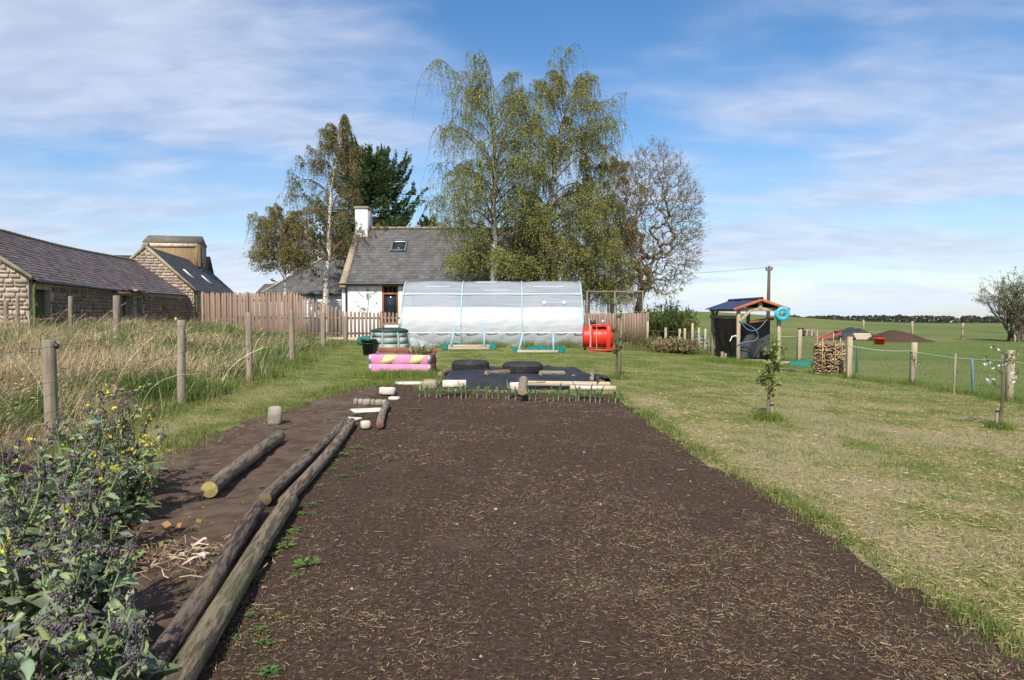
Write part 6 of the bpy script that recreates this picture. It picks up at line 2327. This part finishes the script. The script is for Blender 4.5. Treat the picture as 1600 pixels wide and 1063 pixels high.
def tints(n, rng, cols, w_=None, var=.2):
    cols = np.array(cols, float)
    c = cols[rng.choice(len(cols), n, p=w_)]
    return c * rng.lognormal(0, var, (n, 1)) * rng.normal(1, .05, (n, 3))


def lying(x, y, z, rng, L, curl=.4, lift=.012, k=3):
    m = len(x)
    a = rng.uniform(0, 2 * math.pi, m)
    s = np.linspace(-.5, .5, k)
    b = rng.normal(0, curl, m)
    ang = a[:, None] + b[:, None] * s[None] * 2
    px_ = x[:, None] + np.cumsum(np.cos(ang), 1) * L[:, None] / k
    py_ = y[:, None] + np.cumsum(np.sin(ang), 1) * L[:, None] / k
    pz_ = z[:, None] + .004 + lift * rng.uniform(0, 1, (m, k))
    return np.stack([px_, py_, pz_], -1)


rng = np.random.default_rng(100)
# dry clippings strewn on the dark soil
x, y = scatter(400000, 1.7, 14.5, rng, 0, keep=lambda x, y: (.21 + 1.05 * ss(.40, .62, .6 * fbm(x * .8 + 3, y * .55, 41, 3) + .4 * fbm(x * 3.1, y * 2.2, 42, 3))) * (1 - .62 * ss(-1.0, -1.8, x)) * (1 - .35 * ss(1.2, 2.6, x - .33 * y)))
z = ground_z(x, y)
mb = MB()
mb.strips(lying(x, y, z, rng, rng.gamma(1.7, .016, len(x)).clip(.008, .14), .16, .012, 2), rng.uniform(.0009, .0023, len(x)) * (1 + .07 * y), rng,
          tints(len(x), rng, [(.27, .20, .115), (.22, .125, .08), (.17, .15, .07), (.38, .30, .18)], [.36, .26, .28, .10], .25))
mb.build('dry_clippings', m_straw, None, kind='stuff')
x, y = scatter(60000, 4.5, 12, rng, 4, keep=lambda x, y: .05 + .5 * ss(5.5, 9, y) * ss(.35, .6, fbm(x * 1.5, y * 1.2, 43, 3)) + .5 * ss(-.15, -.9, x + 2.6 + .0 * y) * ss(5, 6.5, y))
mb = MB()
mb.strips(lying(x, y, ground_z(x, y), rng, rng.gamma(2.4, .016, len(x)).clip(.015, .12), .35), rng.uniform(.0012, .003, len(x)) * (1 + .06 * y), rng, tints(len(x), rng, [(.33, .26, .15), (.26, .21, .10), (.20, .19, .07)], None, .25))
mb.build('dry_grass_litter', m_straw, None, kind='stuff')
# soil crumbs and small pale pebbles
x, y = scatter(16000, 1.8, 9, rng, 0)
z = ground_z(x, y)
mb = MB()
n_ = len(x)
sz = rng.gamma(2.0, .0028, n_).clip(.002, .016)
oc = np.array([[1, 0, 0], [0, 1, 0], [-1, 0, 0], [0, -1, 0], [0, 0, 1]], float)
jit = rng.uniform(.6, 1.3, (n_, 5, 1))
a = rng.uniform(0, 6.28, n_)
ro = np.stack([np.stack([np.cos(a), -np.sin(a)], 1), np.stack([np.sin(a), np.cos(a)], 1)], 1)
v = np.repeat(oc[None], n_, 0) * jit * sz[:, None, None]
v[:, :, :2] = np.einsum('nij,nkj->nki', ro, v[:, :, :2])
v[:, 4, 2] *= .8
v = v + np.stack([x, y, z], 1)[:, None]
i = np.arange(n_)[:, None] * 5
col = tints(n_, rng, [(.062, .042, .032), (.095, .068, .052), (.40, .33, .26)], [.57, .415, .015], .2)
mb.add(v.reshape(-1, 3), [np.concatenate([i + np.array([0, 1, 4]), i + np.array([1, 2, 4]), i + np.array([2, 3, 4]), i + np.array([3, 0, 4])])], np.repeat(col, 5, 0))
mb.build('soil_crumbs', m_straw, None, kind='stuff')

GREENS = [(.16, .22, .04), (.12, .18, .035), (.22, .25, .06)]
HAY = [(.41, .335, .16), (.36, .295, .135), (.30, .27, .10), (.46, .38, .20)]


def green_patch(x, y):
    return ss(.40, .66, .6 * fbm(x * .55 + 2, y * .33, 51, 3) + .4 * fbm(x * 2.1, y * 1.5, 52, 3))


# mown lawn: short blades and hay lying over them
x, y = scatter(290000, 2.6, 34, rng, 1)
z = ground_z(x, y)
gp = green_patch(x, y) + .75 * ss(7, 16, y) + .5 * ss(-1.2, -2.2, x) * ss(5, 8, y)
isg = rng.uniform(0, 1, len(x)) < (.24 + .70 * gp)
g_ = isg
tl_ = np.where(rng.uniform(0, 1, (g_.sum(), 1)) < .75, tints(g_.sum(), rng, GREENS), tints(g_.sum(), rng, HAY))
mb = MB()
sc_ = 1 + .035 * y[g_]
mb.blades(np.stack([x[g_], y[g_], z[g_] - .004], 1), rng.uniform(.018, .05, g_.sum()), .0042 * sc_ ** 1.3, rng.normal(0, .45, (g_.sum(), 2)), rng, tl_)
mb.build('lawn_grass', m_grass, None, kind='stuff')
h_ = ~isg
mb = MB()
mb.strips(lying(x[h_], y[h_], z[h_], rng, rng.uniform(.03, .10, h_.sum()) * (1 + .02 * y[h_]), .16, .022, 2), .0021 * (1 + .07 * y[h_]), rng, tints(h_.sum(), rng, HAY, None, .24))
mb.build('cut_hay', m_straw, None, kind='stuff')

# lush unmown fringe along the plot edge, and tufts where the mower cannot reach
mb = MB()


def tuft_line(pts, n, width, hmin, hmax, dens_seed=None, cols=GREENS, side=0.0, thr=.45):
    P = np.array(pts, float)
    seg = np.linalg.norm(np.diff(P, axis=0), axis=1)
    cum = np.concatenate([[0], np.cumsum(seg)])
    s = rng.uniform(0, cum[-1], n)
    x_, y_ = np.interp(s, cum, P[:, 0]), np.interp(s, cum, P[:, 1])
    i_ = np.searchsorted(cum, s).clip(1, len(P) - 1)
    d_ = (P[i_] - P[i_ - 1]) / seg[i_ - 1][:, None]
    o_ = rng.normal(0, 1, n) * width + side
    x_, y_ = x_ + d_[:, 1] * o_, y_ - d_[:, 0] * o_
    hh_ = rng.uniform(hmin, hmax, n)
    if dens_seed is not None:
        f = fbm(s * 1.9, s * 0, dens_seed, 3)
        k_ = rng.uniform(0, 1, n) < ss(thr - .15, thr + .15, f) * .95 + .05
        x_, y_, hh_ = x_[k_], y_[k_], hh_[k_] * (.5 + .9 * f[k_])
    m_ = len(x_)
    mb.blades(np.stack([x_, y_, ground_z(x_, y_) - .004], 1), hh_, .0045 * (1 + .03 * y_), rng.normal(0, .38, (m_, 2)) + np.array([.08, .05]), rng, tints(m_, rng, cols))


def ring(px, py, r, n, hmin, hmax, cols=GREENS):
    p_ = G(px, py)
    a_ = np.linspace(0, 6.28, 14)
    tuft_line(np.stack([p_.x + np.cos(a_) * r, p_.y + np.sin(a_) * r * .8], 1), n, r * .55, hmin, hmax, None, cols)


FRESH = [(.17, .235, .05), (.13, .19, .04), (.22, .26, .075), (.28, .25, .11)]
tuft_line([SOIL[k] for k in (0, 1, 2, 3, 4, 5)], 12000, .05, .03, .095, 61, FRESH, -.05, .56)
tuft_line([SOIL[k] for k in (0, 1, 2, 3, 4, 5)], 6000, .09, .015, .05, None, GREENS + [(.30, .25, .12), (.36, .28, .15)], -.08)
tuft_line([SOIL[k] for k in (8, 9, 10, 11, 12, 13, 14, 15)], 14000, .16, .03, .09, 62, GREENS + [(.28, .22, .11)], -.1, .42)
tuft_line([SOIL[k] for k in (15, 16, 0)], 1800, .06, .02, .06, None, GREENS, 0)
ring(1198, 655, .12, 1500, .06, .16)
ring(1562, 671, .10, 900, .06, .14)
ring(964, 592, .15, 700, .05, .14)
ring(625, 588, .55, 3800, .06, .18)
ring(1180, 570, .8, 2200, .06, .2)
ring(1130, 566, .5, 1800, .08, .22)
ring(1305, 588, .45, 1200, .04, .12)
for (px, py, _, _) in RPOST_PX:
    ring(px, py, .12, 350, .06, .2)
# uncut strip at the foot of the tunnel, drum and fence
tx = np.linspace(tl - 1.6, tr_ + 1.0, 12)
tuft_line(np.stack([tx, np.full(12, TY - .18)], 1), 8000, .16, .10, .34, 63, GREENS + [(.28, .24, .11)], 0, .40)
tuft_line(np.stack([np.linspace(tr_ - .2, 9.0, 12), np.full(12, TY + .6)], 1), 6500, .4, .12, .40, None, GREENS + [(.34, .27, .15), (.30, .24, .13)])
tuft_line([(a, b) for b, a in zip(np.linspace(5, 27, 20), [float(fence_l(q)) + .12 for q in np.linspace(5, 27, 20)])], 6500, .2, .06, .26, None, GREENS + [(.32, .26, .13)])
tuft_line([(float(fence_r(q)), q) for q in np.linspace(9, 26, 16)], 7000, .12, .06, .20, None, GREENS)
mb.build('grass_tufts', m_grass, None, kind='stuff')

# field grass beyond the stock fence
x, y = scatter(60000, 8, 60, rng, 3)
z = T(x, y)
mb = MB()
mb.blades(np.stack([x, y, z - .005], 1), rng.uniform(.03, .07, len(x)), .006 * (1 + .04 * y), rng.normal(0, .35, (len(x), 2)), rng, tints(len(x), rng, [(.085, .125, .026), (.105, .145, .035), (.14, .155, .05)]))
mb.build('field_grass', m_grass, None, kind='stuff')

# tall rank grass left of the fence: straw over green
x, y = scatter(330000, 3.6, 30, rng, 2, x0=-27)
z = ground_z(x, y)
f = .60 * fbm(x * .65, y * .5, 71, 3) + .40 * fbm(x * 1.6, y * 1.1, 72, 2)
straw = rng.uniform(0, 1, len(x)) < (.07 + .85 * ss(.49, .59, f)) * (1 - .6 * ss(1.3, .2, fence_l(y) - x) * ss(7, 10, y))
hgt = (.14 + .52 * ss(.36, .62, fbm(x * 1.2, y * 1.2, 73, 3))) * rng.uniform(.55, 1.2, len(x)) * np.where(straw, 1.0, .72)
hgt = hgt * (.45 + .55 * ss(0, .7, fence_l(y) - x)) * (.55 + .45 * ss(4.0, 8, y))
col = np.where(straw[:, None], tints(len(x), rng, [(.66, .51, .31), (.54, .40, .24), (.74, .61, .40), (.38, .26, .16)], None, .2), tints(len(x), rng, [(.125, .205, .04), (.17, .23, .06), (.09, .16, .035)], None, .2))
lean = rng.normal(0, .42, (len(x), 2)) + np.array([.30, -.05]) + np.stack([2.2 * (fbm(x * .9, y * .9, 74) - .5), 2.2 * (fbm(x * .9, y * .9, 75) - .5)], 1)
mb = MB()
mb.blades(np.stack([x, y, z - .02], 1), hgt, .0055 * (1 + .035 * y) * np.where(straw, .8, 1.15), lean, rng, col, .55)
mb.build('rank_grass', m_grass, None, kind='stuff')
# long bent stalks standing out of it
x, y = scatter(2600, 3.8, 22, rng, 2, x0=-20)
z = ground_z(x, y)
m = len(x)
a = rng.normal(.2, 1.1, m)
L = rng.uniform(.5, 1.05, m)
s = np.linspace(0, 1, 6)
rad = L[:, None] * (.12 * s + rng.uniform(.1, .8, m)[:, None] * s ** 2)
P = np.stack([x[:, None] + np.cos(a)[:, None] * rad, y[:, None] + np.sin(a)[:, None] * rad * .6, z[:, None] + L[:, None] * (s - rng.uniform(.1, .55, m)[:, None] * s ** 2)], -1)
mb = MB()
mb.strips(P, .0045 * (1 + .03 * y), rng, tints(m, rng, [(.52, .42, .26), (.42, .32, .19)]))
hd = P[:, -1][:, None] + rng.normal(0, .025, (m, 5, 3))
mb.leaves(hd.reshape(-1, 3), .05, rng, np.repeat(tints(m, rng, [(.40, .28, .17), (.33, .22, .14)]), 5, 0), np.repeat(P[:, -1] - P[:, -2], 5, 0) + rng.normal(0, .02, (m * 5, 3)), .3)
mb.build('seed_stalks', m_straw, None, kind='stuff')


# ------------------------------------------------------------------ purple sprouting brassicas at the lower left
LEAFM = {}


def big_leaf(seed, L, tint, cup=.25, wavy=.06):
    r_ = np.random.default_rng(seed)
    nu, nv = 11, 9
    u = np.linspace(0, 1, nu)
    wv = .62 * np.sin(math.pi * u.clip(.0, 1) ** .62) ** .75 + .03
    wv *= 1 + .16 * np.sin(u * 21 + seed)
    vv = np.linspace(-1, 1, nv)
    U, Vv = np.meshgrid(u, vv, indexing='ij')
    X = Vv * wv[:, None] * .5
    Y = U - .12 * np.abs(Vv) * np.sin(U * 3.14)
    Z = .28 * np.sin(U * 2.2) - .30 * U ** 2 + cup * Vv ** 2 * .35 + wavy * np.sin(U * 17 + Vv * 3 + seed) * np.abs(Vv) + .02 * r_.normal(0, 1, U.shape)
    t = np.ones((nu, nv, 3)) * np.array(tint)
    vein = (np.abs(Vv) < .05) | ((np.abs(np.mod(U * 5.0 - np.abs(Vv) * 1.6, 1.0) - .5) < .09) & (np.abs(Vv) < .8))
    t = np.where(vein[..., None], t * 1.5 + .06, t) * r_.normal(1, .06, (nu, nv, 1))
    m_ = MB()
    m_.grid(X * L, Y * L, Z * L, t.reshape(-1, 3), flip=True)
    m_.tubes([(0, -.35 * L, -.03 * L), (0, 0, 0), (0, .5 * L, .17 * L)], [.012 * L * 3, .03 * L, .012 * L], 5, tint=(.30, .33, .20))
    return m_.mesh('leaf', m_brass, True)


GREY_GREEN = [(.22, .26, .15), (.25, .285, .175), (.195, .235, .16), (.27, .30, .14)]
leaf_mesh = [big_leaf(k, .25 + .04 * (k % 3), tuple(q * .62 for q in GREY_GREEN[k % 4])) for k in range(8)]
yel_mesh = [big_leaf(k + 20, .20, ((.42, .24, .06), (.38, .16, .07))[k % 2]) for k in range(2)]


def brassica(label, base, h, seed, n_st=14, flower=.0, spread=.35, n_leaf=10, dead=0, lean=(0, 0)):
    r_ = np.random.default_rng(seed)
    t = thing('brassica_plant', label, 'brassica', base, 0, 'purple sprouting brassicas gone to flower')
    st = MB()
    a = r_.uniform(0, 6.28, n_st)
    rad = spread * np.sqrt(r_.uniform(.05, 1, n_st))
    L = h * r_.uniform(.6, 1.08, n_st)
    s = np.linspace(0, 1, 7)
    P = np.stack([np.cos(a)[:, None] * rad[:, None] * s ** .8 + lean[0] * s, np.sin(a)[:, None] * rad[:, None] * s ** .8 + lean[1] * s, L[:, None] * s ** 1.1], -1)
    P += r_.normal(0, .012, P.shape) * s[None, :, None]
    st.tubes(P, (.0085 * np.linspace(1, .45, 7))[None] * r_.uniform(.7, 1.3, (n_st, 1)), 6, tint=tints(n_st, r_, [(.28, .34, .14), (.32, .38, .16), (.24, .24, .17)]))
    # side shoots
    ns = n_st * 5
    sp_ = r_.uniform(.35, 1, (n_st, 5))
    q0 = sample_on(P, sp_).reshape(-1, 3)
    sh_ = arcs(q0, r_.uniform(0, 6.28, ns), r_.uniform(.05, .14, ns) * (h / .7), r_.uniform(.9, 1.9, ns), r_.uniform(0, .5, ns), 5, r_, .03)
    st.tubes(sh_, (.0042 * np.linspace(1, .5, 5))[None] * np.ones((ns, 1)), 4, tint=tints(ns, r_, [(.28, .34, .14), (.23, .21, .16)]))
    st.build('stems', m_leaf, t, smooth=True)
    # narrow leaves on the stems
    k_ = n_st * 13
    c = sample_on(P, np.sort(r_.uniform(.08, .92, (n_st, 13)), 1)).reshape(-1, 3)
    dirs = r_.normal(0, 1, (k_, 3)) * np.array([1, 1, .5]) + np.array([0, 0, .35])
    dirs /= np.linalg.norm(dirs, axis=1, keepdims=True)
    ln = r_.uniform(.06, .17, k_) * (1.25 - .6 * np.tile(np.linspace(0, 1, 13), n_st))
    lf_ = MB()
    o_ = np.cross(dirs, r_.normal(0, 1, (k_, 3)))
    o_ /= np.linalg.norm(o_, axis=1, keepdims=True)
    md = c + dirs * ln[:, None] * .5 + np.array([0, 0, .012])
    tp_ = c + dirs * ln[:, None] - np.array([0, 0, .02])
    wv = (ln * .15)[:, None]
    tt_ = tints(k_, r_, GREY_GREEN + [(.185, .225, .085), (.215, .24, .10)], None, .22)
    ws_ = np.array([.12, .75, 1.0, .8, .45, .04])
    tq = np.linspace(0, 1, 6)[None, :, None]
    spine = c[:, None] + dirs[:, None] * ln[:, None, None] * tq + np.array([0, 0, 1.0]) * (ln[:, None, None] * (.25 * tq - .5 * tq ** 2))
    spine = spine + r_.normal(0, .003, spine.shape)
    wid_ = (wv * 1.25)[:, None] * ws_[None, :, None] * r_.uniform(.75, 1.25, (k_, 6, 1))
    up_ = np.cross(dirs, o_)[:, None] * wid_ * .45
    g3 = np.stack([spine - o_[:, None] * wid_ + up_, spine, spine + o_[:, None] * wid_ + up_], 2).reshape(-1, 3)
    b_ = np.arange(k_)[:, None, None] * 18 + np.arange(5)[None, :, None] * 3 + np.arange(2)[None, None]
    fq = np.stack([b_, b_ + 1, b_ + 4, b_ + 3], -1).reshape(-1, 4)
    vt = np.repeat(tt_, 18, 0).reshape(k_, 6, 3, 3)
    vt[:, :, 1] = vt[:, :, 1] * 1.2
    lf_.add(g3, fq, vt.reshape(-1, 3))
    c2 = sample_on(sh_, r_.uniform(.1, .95, (ns, 3))).reshape(-1, 3)
    lf_.leaves(c2 + r_.normal(0, .012, c2.shape), r_.uniform(.025, .07, len(c2)), r_, tints(len(c2), r_, GREY_GREEN), None, .38)
    lf_.build('stem_leaves', m_brass, t, kind='stuff')
    # bud heads: clusters of little purple buds; some open yellow
    bd_, fl_ = MB(), MB()
    tips = np.concatenate([P[:, -1], sh_[:, -1]])
    sz_ = np.concatenate([r_.uniform(.018, .034, n_st), r_.uniform(.010, .022, ns)])
    for tip, q in zip(tips, sz_):
        nb = 26 if q > .018 else 9
        cc = tip + r_.normal(0, .5, (nb, 3)) * np.array([q, q, q * .8])
        if r_.uniform() < flower:
            nf = max(3, nb // 3)
            fl_.leaves(np.repeat(cc[:nf], 2, 0) + r_.normal(0, .003, (nf * 2, 3)), r_.uniform(.016, .026, nf * 2), r_, tints(nf * 2, r_, [(.78, .66, .06), (.70, .62, .12)], None, .1), None, .9)
            cc = cc[nf:]
        m_ = len(cc)
        e = r_.uniform(.0032, .006, m_)
        ov_ = np.array([[1, 0, 0], [0, 1, 0], [-1, 0, 0], [0, -1, 0], [0, 0, 1.2], [0, 0, -1.2]], float)
        v = cc[:, None] + ov_[None] * e[:, None, None]
        i_ = np.arange(m_)[:, None] * 6
        F_ = np.concatenate([i_ + np.array(f) for f in ((0, 1, 4), (1, 2, 4), (2, 3, 4), (3, 0, 4), (1, 0, 5), (2, 1, 5), (3, 2, 5), (0, 3, 5))])
        bd_.add(v.reshape(-1, 3), F_, np.repeat(tints(m_, r_, [(.20, .125, .185), (.17, .14, .165), (.23, .135, .19), (.22, .25, .14)], [.35, .3, .2, .15]), 6, 0))
    bd_.build('flower_buds', m_leaf, t, kind='stuff')
    if fl_.n:
        fl_.build('yellow_flowers', m_leaf, t, kind='stuff')
    n_leaf = max(4, int(n_leaf * .55)) + dead
    for k in range(n_leaf):
        dd_ = k >= n_leaf - dead
        o = bpy.data.objects.new('leaf', (yel_mesh if dd_ else leaf_mesh)[k % (2 if dd_ else 8)])
        COL.objects.link(o)
        o.parent = t
        az_ = k * 2.4 + r_.uniform(-.4, .4)
        zz_ = r_.uniform(.04, .42) * h if not dd_ else r_.uniform(.02, .08)
        rr_ = r_.uniform(.04, .16)
        o.location = (math.cos(az_) * rr_, math.sin(az_) * rr_, zz_)
        o.rotation_euler = (r_.uniform(-.25, .55) if not dd_ else -.3, r_.uniform(-.4, .4), az_ - math.pi / 2)
        o.scale = [r_.uniform(.7, 1.2)] * 3
    return t


for (px, py, h, sd, ns_, fl, spd, nl, dd_, lab) in (
        (185, 778, .74, 1, 15, .30, .30, 8, 0, 'tall yellow flowered brassica farthest along the row under the nearest fence post'),
        (120, 800, .62, 2, 13, .12, .30, 7, 0, 'purple brassica just left of the yellow flowered one, before the nearest fence post'),
        (195, 815, .52, 3, 14, .50, .20, 9, 0, 'brassica with the densest yellow flowers and grey leaves touching the soil'),
        (40, 850, .60, 4, 14, .05, .32, 8, 0, 'brassica with round dark purple heads at the left edge'),
        (105, 880, .52, 5, 16, .12, .28, 10, 1, 'bushy brassica in the middle of the clump'),
        (-30, 960, .62, 6, 13, .0, .34, 8, 1, 'brassica cut by the left edge of the frame'),
        (50, 985, .50, 7, 16, .04, .32, 12, 2, 'leafy grey green brassica with broad veined leaves and an orange dying leaf'),
        (118, 1010, .46, 8, 18, .0, .27, 12, 1, 'front brassica with purple shoots leaning over the soil beside the dark log'),
        (40, 1120, .42, 9, 14, .0, .34, 12, 3, 'lowest brassica with yellowing leaves in the bottom left corner'),
        (120, 1120, .32, 10, 14, .0, .22, 9, 1, 'low green brassica at the bottom edge beside the dark log')):
    p = G(px, py)
    brassica(lab, p, h, sd, ns_, fl, spd, nl, dd_, (.04, 0))

# dark purple broccoli heads on the left edge plant
p = G(40, 850)
for k, (px, py, r_) in enumerate(((8, 716, .045), (34, 736, .042), (58, 748, .03))):
    q = at(px, py, p.y - .05)
    rg_ = np.random.default_rng(60 + k)
    mb = MB()
    n_ = 260
    d = rg_.normal(0, 1, (n_, 3))
    d[:, 2] = np.abs(d[:, 2]) * .9 - .1
    d /= np.linalg.norm(d, axis=1, keepdims=True)
    cc = d * np.array([r_ * 1.3, r_ * 1.1, r_ * .8])
    e = np.full(n_, .007)
    ov_ = np.array([[1, 0, 0], [0, 1, 0], [-1, 0, 0], [0, -1, 0], [0, 0, 1.1], [0, 0, -1.1]], float)
    v = cc[:, None] + ov_[None] * e[:, None, None]
    i_ = np.arange(n_)[:, None] * 6
    F_ = np.concatenate([i_ + np.array(f) for f in ((0, 1, 4), (1, 2, 4), (2, 3, 4), (3, 0, 4), (1, 0, 5), (2, 1, 5), (3, 2, 5), (0, 3, 5))])
    mb.add(v.reshape(-1, 3), F_, np.repeat(tints(n_, rg_, [(.10, .035, .075), (.075, .03, .06)]), 6, 0))
    t = thing('broccoli_head', ('dark purple broccoli head against the left edge of the photo', 'second dark purple head just right of the edge one', 'smallest purple head, right of the other two')[k], 'broccoli', q)
    mb.build('buds', m_leaf, t, kind='stuff')
    MB().tubes([(0, 0, 0), (-.02, .02, -.18), (-.03, .04, -(q.z - gz(q.x, q.y)))], [.011, .012, .016], 6, tint=(.20, .20, .12)).build('stalk', m_leaf, t)

# fallen brown and orange leaves under the plants
rng = np.random.default_rng(190)
n_ = 260
fx, fy = rng.uniform(-3.2, -2.0, n_), rng.uniform(2.0, 4.6, n_)
mb = MB()
mb.leaves(np.stack([fx, fy, ground_z(fx, fy) + rng.uniform(.01, .05, n_)], 1), rng.uniform(.03, .085, n_), rng, tints(n_, rng, [(.34, .17, .06), (.26, .16, .09), (.40, .28, .11), (.18, .115, .075)]), rng.normal(0, 1, (n_, 3)) * np.array([1, 1, .25]), .75)
mb.build('fallen_leaves', m_leaf, None, kind='stuff')

# dry stalk litter beside the brassicas
rng = np.random.default_rng(200)
c = G(285, 876)
m = 130
x = c.x + rng.normal(0, .20, m) - .02
y = c.y + rng.normal(0, .16, m)
P = lying(x, y, ground_z(x, y), rng, rng.uniform(.07, .26, m), 1.3, .06)
MB().tubes(P, rng.uniform(.0015, .0042, m)[:, None] * np.ones((1, 3)), 5, tint=tints(m, rng, [(.44, .33, .21), (.34, .24, .15), (.26, .17, .11), (.58, .47, .34)])).build('dry_stalks', m_straw, None, kind='stuff')
for k, (px, py, r_, a0) in enumerate(((308, 858, .05, 0.5), (301, 884, .06, .2))):
    q = G(px, py)
    an = np.linspace(a0, a0 + 2.6, 10)
    o = MB().tubes(np.stack([q.x + np.cos(an) * r_, q.y + np.sin(an) * r_, q.z + .03 + .02 * np.sin(an * 2)], 1), .009 * np.sin(np.linspace(.4, 2.9, 10)) + .003, 6, tint=(.66, .58, .47)).build('curled_stalk', m_straw, None, smooth=True)
    tag(o, ('pale curled stalk at the back of the dry litter', 'pale curled stalk at the front of the dry litter')[k], 'dry stalk')


# ------------------------------------------------------------------ small weeds and dandelions
def weed(base, seed, r, label, group, tint=(.15, .24, .06)):
    r_ = np.random.default_rng(seed)
    t = thing('weed', label, 'weed', base, r_.uniform(0, 6), group)
    mb = MB()
    n_ = 26
    a = r_.uniform(0, 6.28, n_)
    rad = r * np.sqrt(r_.uniform(.02, 1, n_))
    c_ = np.stack([np.cos(a) * rad, np.sin(a) * rad, .006 + r_.uniform(0, .45, n_) * r * (1 - rad / r * .7)], 1)
    ax = np.stack([np.cos(a), np.sin(a), r_.uniform(-.1, .5, n_)], 1)
    o_ = np.cross(ax, np.array([0, 0, 1.0])) + r_.normal(0, .25, (n_, 3))
    o_ /= np.linalg.norm(o_, axis=1, keepdims=True)
    sz = (r * r_.uniform(.35, .75, n_))[:, None]
    ax /= np.linalg.norm(ax, axis=1, keepdims=True)
    mb.quads(c_ - ax * sz * .5, c_ + o_ * sz * .28, c_ + ax * sz * .5, c_ - o_ * sz * .28, tints(n_, r_, [tint, tuple(q * .8 for q in tint)]))
    mb.build('leaves', m_leaf, t, kind='stuff')
    st_ = MB()
    st_.tubes(np.stack([np.zeros((n_, 3)), c_ * np.array([.5, .5, .8]), c_], 1), .0016, 3, tint=tuple(q * .9 for q in tint))
    st_.build('stalks', m_leaf, t, kind='stuff')
    return t


WPX = [(532, 712, .07), (560, 700, .06), (585, 690, .05), (480, 890, .075), (487, 880, .06), (420, 1052, .05), (413, 1002, .045), (448, 860, .06), (560, 730, .05), (530, 668, .06), (515, 655, .05),
       (395, 965, .035), (405, 985, .04), (430, 960, .035), (612, 718, .04), (600, 705, .04), (577, 625, .07), (555, 650, .06), (560, 658, .05), (640, 640, .06), (655, 642, .05), (632, 650, .05), (560, 745, .03),
       (650, 655, .04), (520, 735, .05), (455, 835, .05), (540, 748, .05), (590, 735, .03), (500, 760, .04), (985, 640, .08), (1000, 650, .07), (466, 900, .04), (300, 830, .04), (250, 850, .06), (340, 640, .05), (480, 630, .05)]
rw = random.Random(8)
for _ in range(34):
    py_ = rw.uniform(650, 1010)
    xl_ = 552 - (py_ - 665) * .70
    WPX.append((xl_ + rw.choice((rw.uniform(14, 60), rw.uniform(10, 34), -rw.uniform(40, 110))), py_, rw.uniform(.022, .05)))
wp_ = []
for k, (px, py, r_) in enumerate(WPX):
    p = G(px, py)
    p.z = float(ground_z(np.array([p.x]), np.array([p.y]))[0])
    if k < 6:
        wp_.append(weed(p, 300 + k, .055, 'small bright green weed rosette on the bare soil', 'weeds on the soil', ((.15, .25, .06), (.20, .27, .07), (.12, .21, .06))[k % 3]))
        wp_[-1].scale = [r_ / .055] * 3
    else:
        copy_thing(wp_[k % 6], location=p, rotation_euler=(0, 0, k * 1.3), scale=[r_ / .055] * 3)

dproto = None
DPX = [(567, 593), (554, 600), (571, 600), (433, 653), (262, 712), (1161, 633), (1288, 637), (1373, 640), (1360, 590), (470, 600), (715, 555), (728, 560), (700, 553), (745, 558), (790, 556), (680, 560), (760, 551), (820, 560), (690, 566),
       (1470, 613), (1490, 620), (1445, 605), (1320, 600), (560, 575), (545, 580), (640, 590), (1066, 548), (1040, 552), (900, 560), (1518, 613)]
for k, (px, py) in enumerate(DPX):
    p = G(px, py)
    if dproto is None:
        dproto = thing('dandelion', 'yellow dandelion flower in the grass', 'dandelion', p, 0, 'dandelions in the grass')
        r_ = np.random.default_rng(5)
        mb = MB()
        n_ = 40
        a = r_.uniform(0, 6.28, n_)
        rad = r_.uniform(.003, .019, n_)
        c_ = np.stack([np.cos(a) * rad, np.sin(a) * rad, .05 + .006 * (1 - rad / .02)], 1)
        ax = np.stack([np.cos(a), np.sin(a), np.full(n_, .35)], 1)
        mb.leaves(c_, .016, r_, tints(n_, r_, [(.80, .58, .02), (.75, .50, .02)], None, .08), ax, .45)
        mb.build('petals', m_leaf, dproto, kind='stuff')
        MB().tubes([(0, 0, 0), (0, .004, .05)], .0025, 5, tint=(.2, .22, .08)).build('stalk', m_leaf, dproto)
    else:
        copy_thing(dproto, location=p, scale=[(1.0 if py > 600 else 1.35)] * 3)
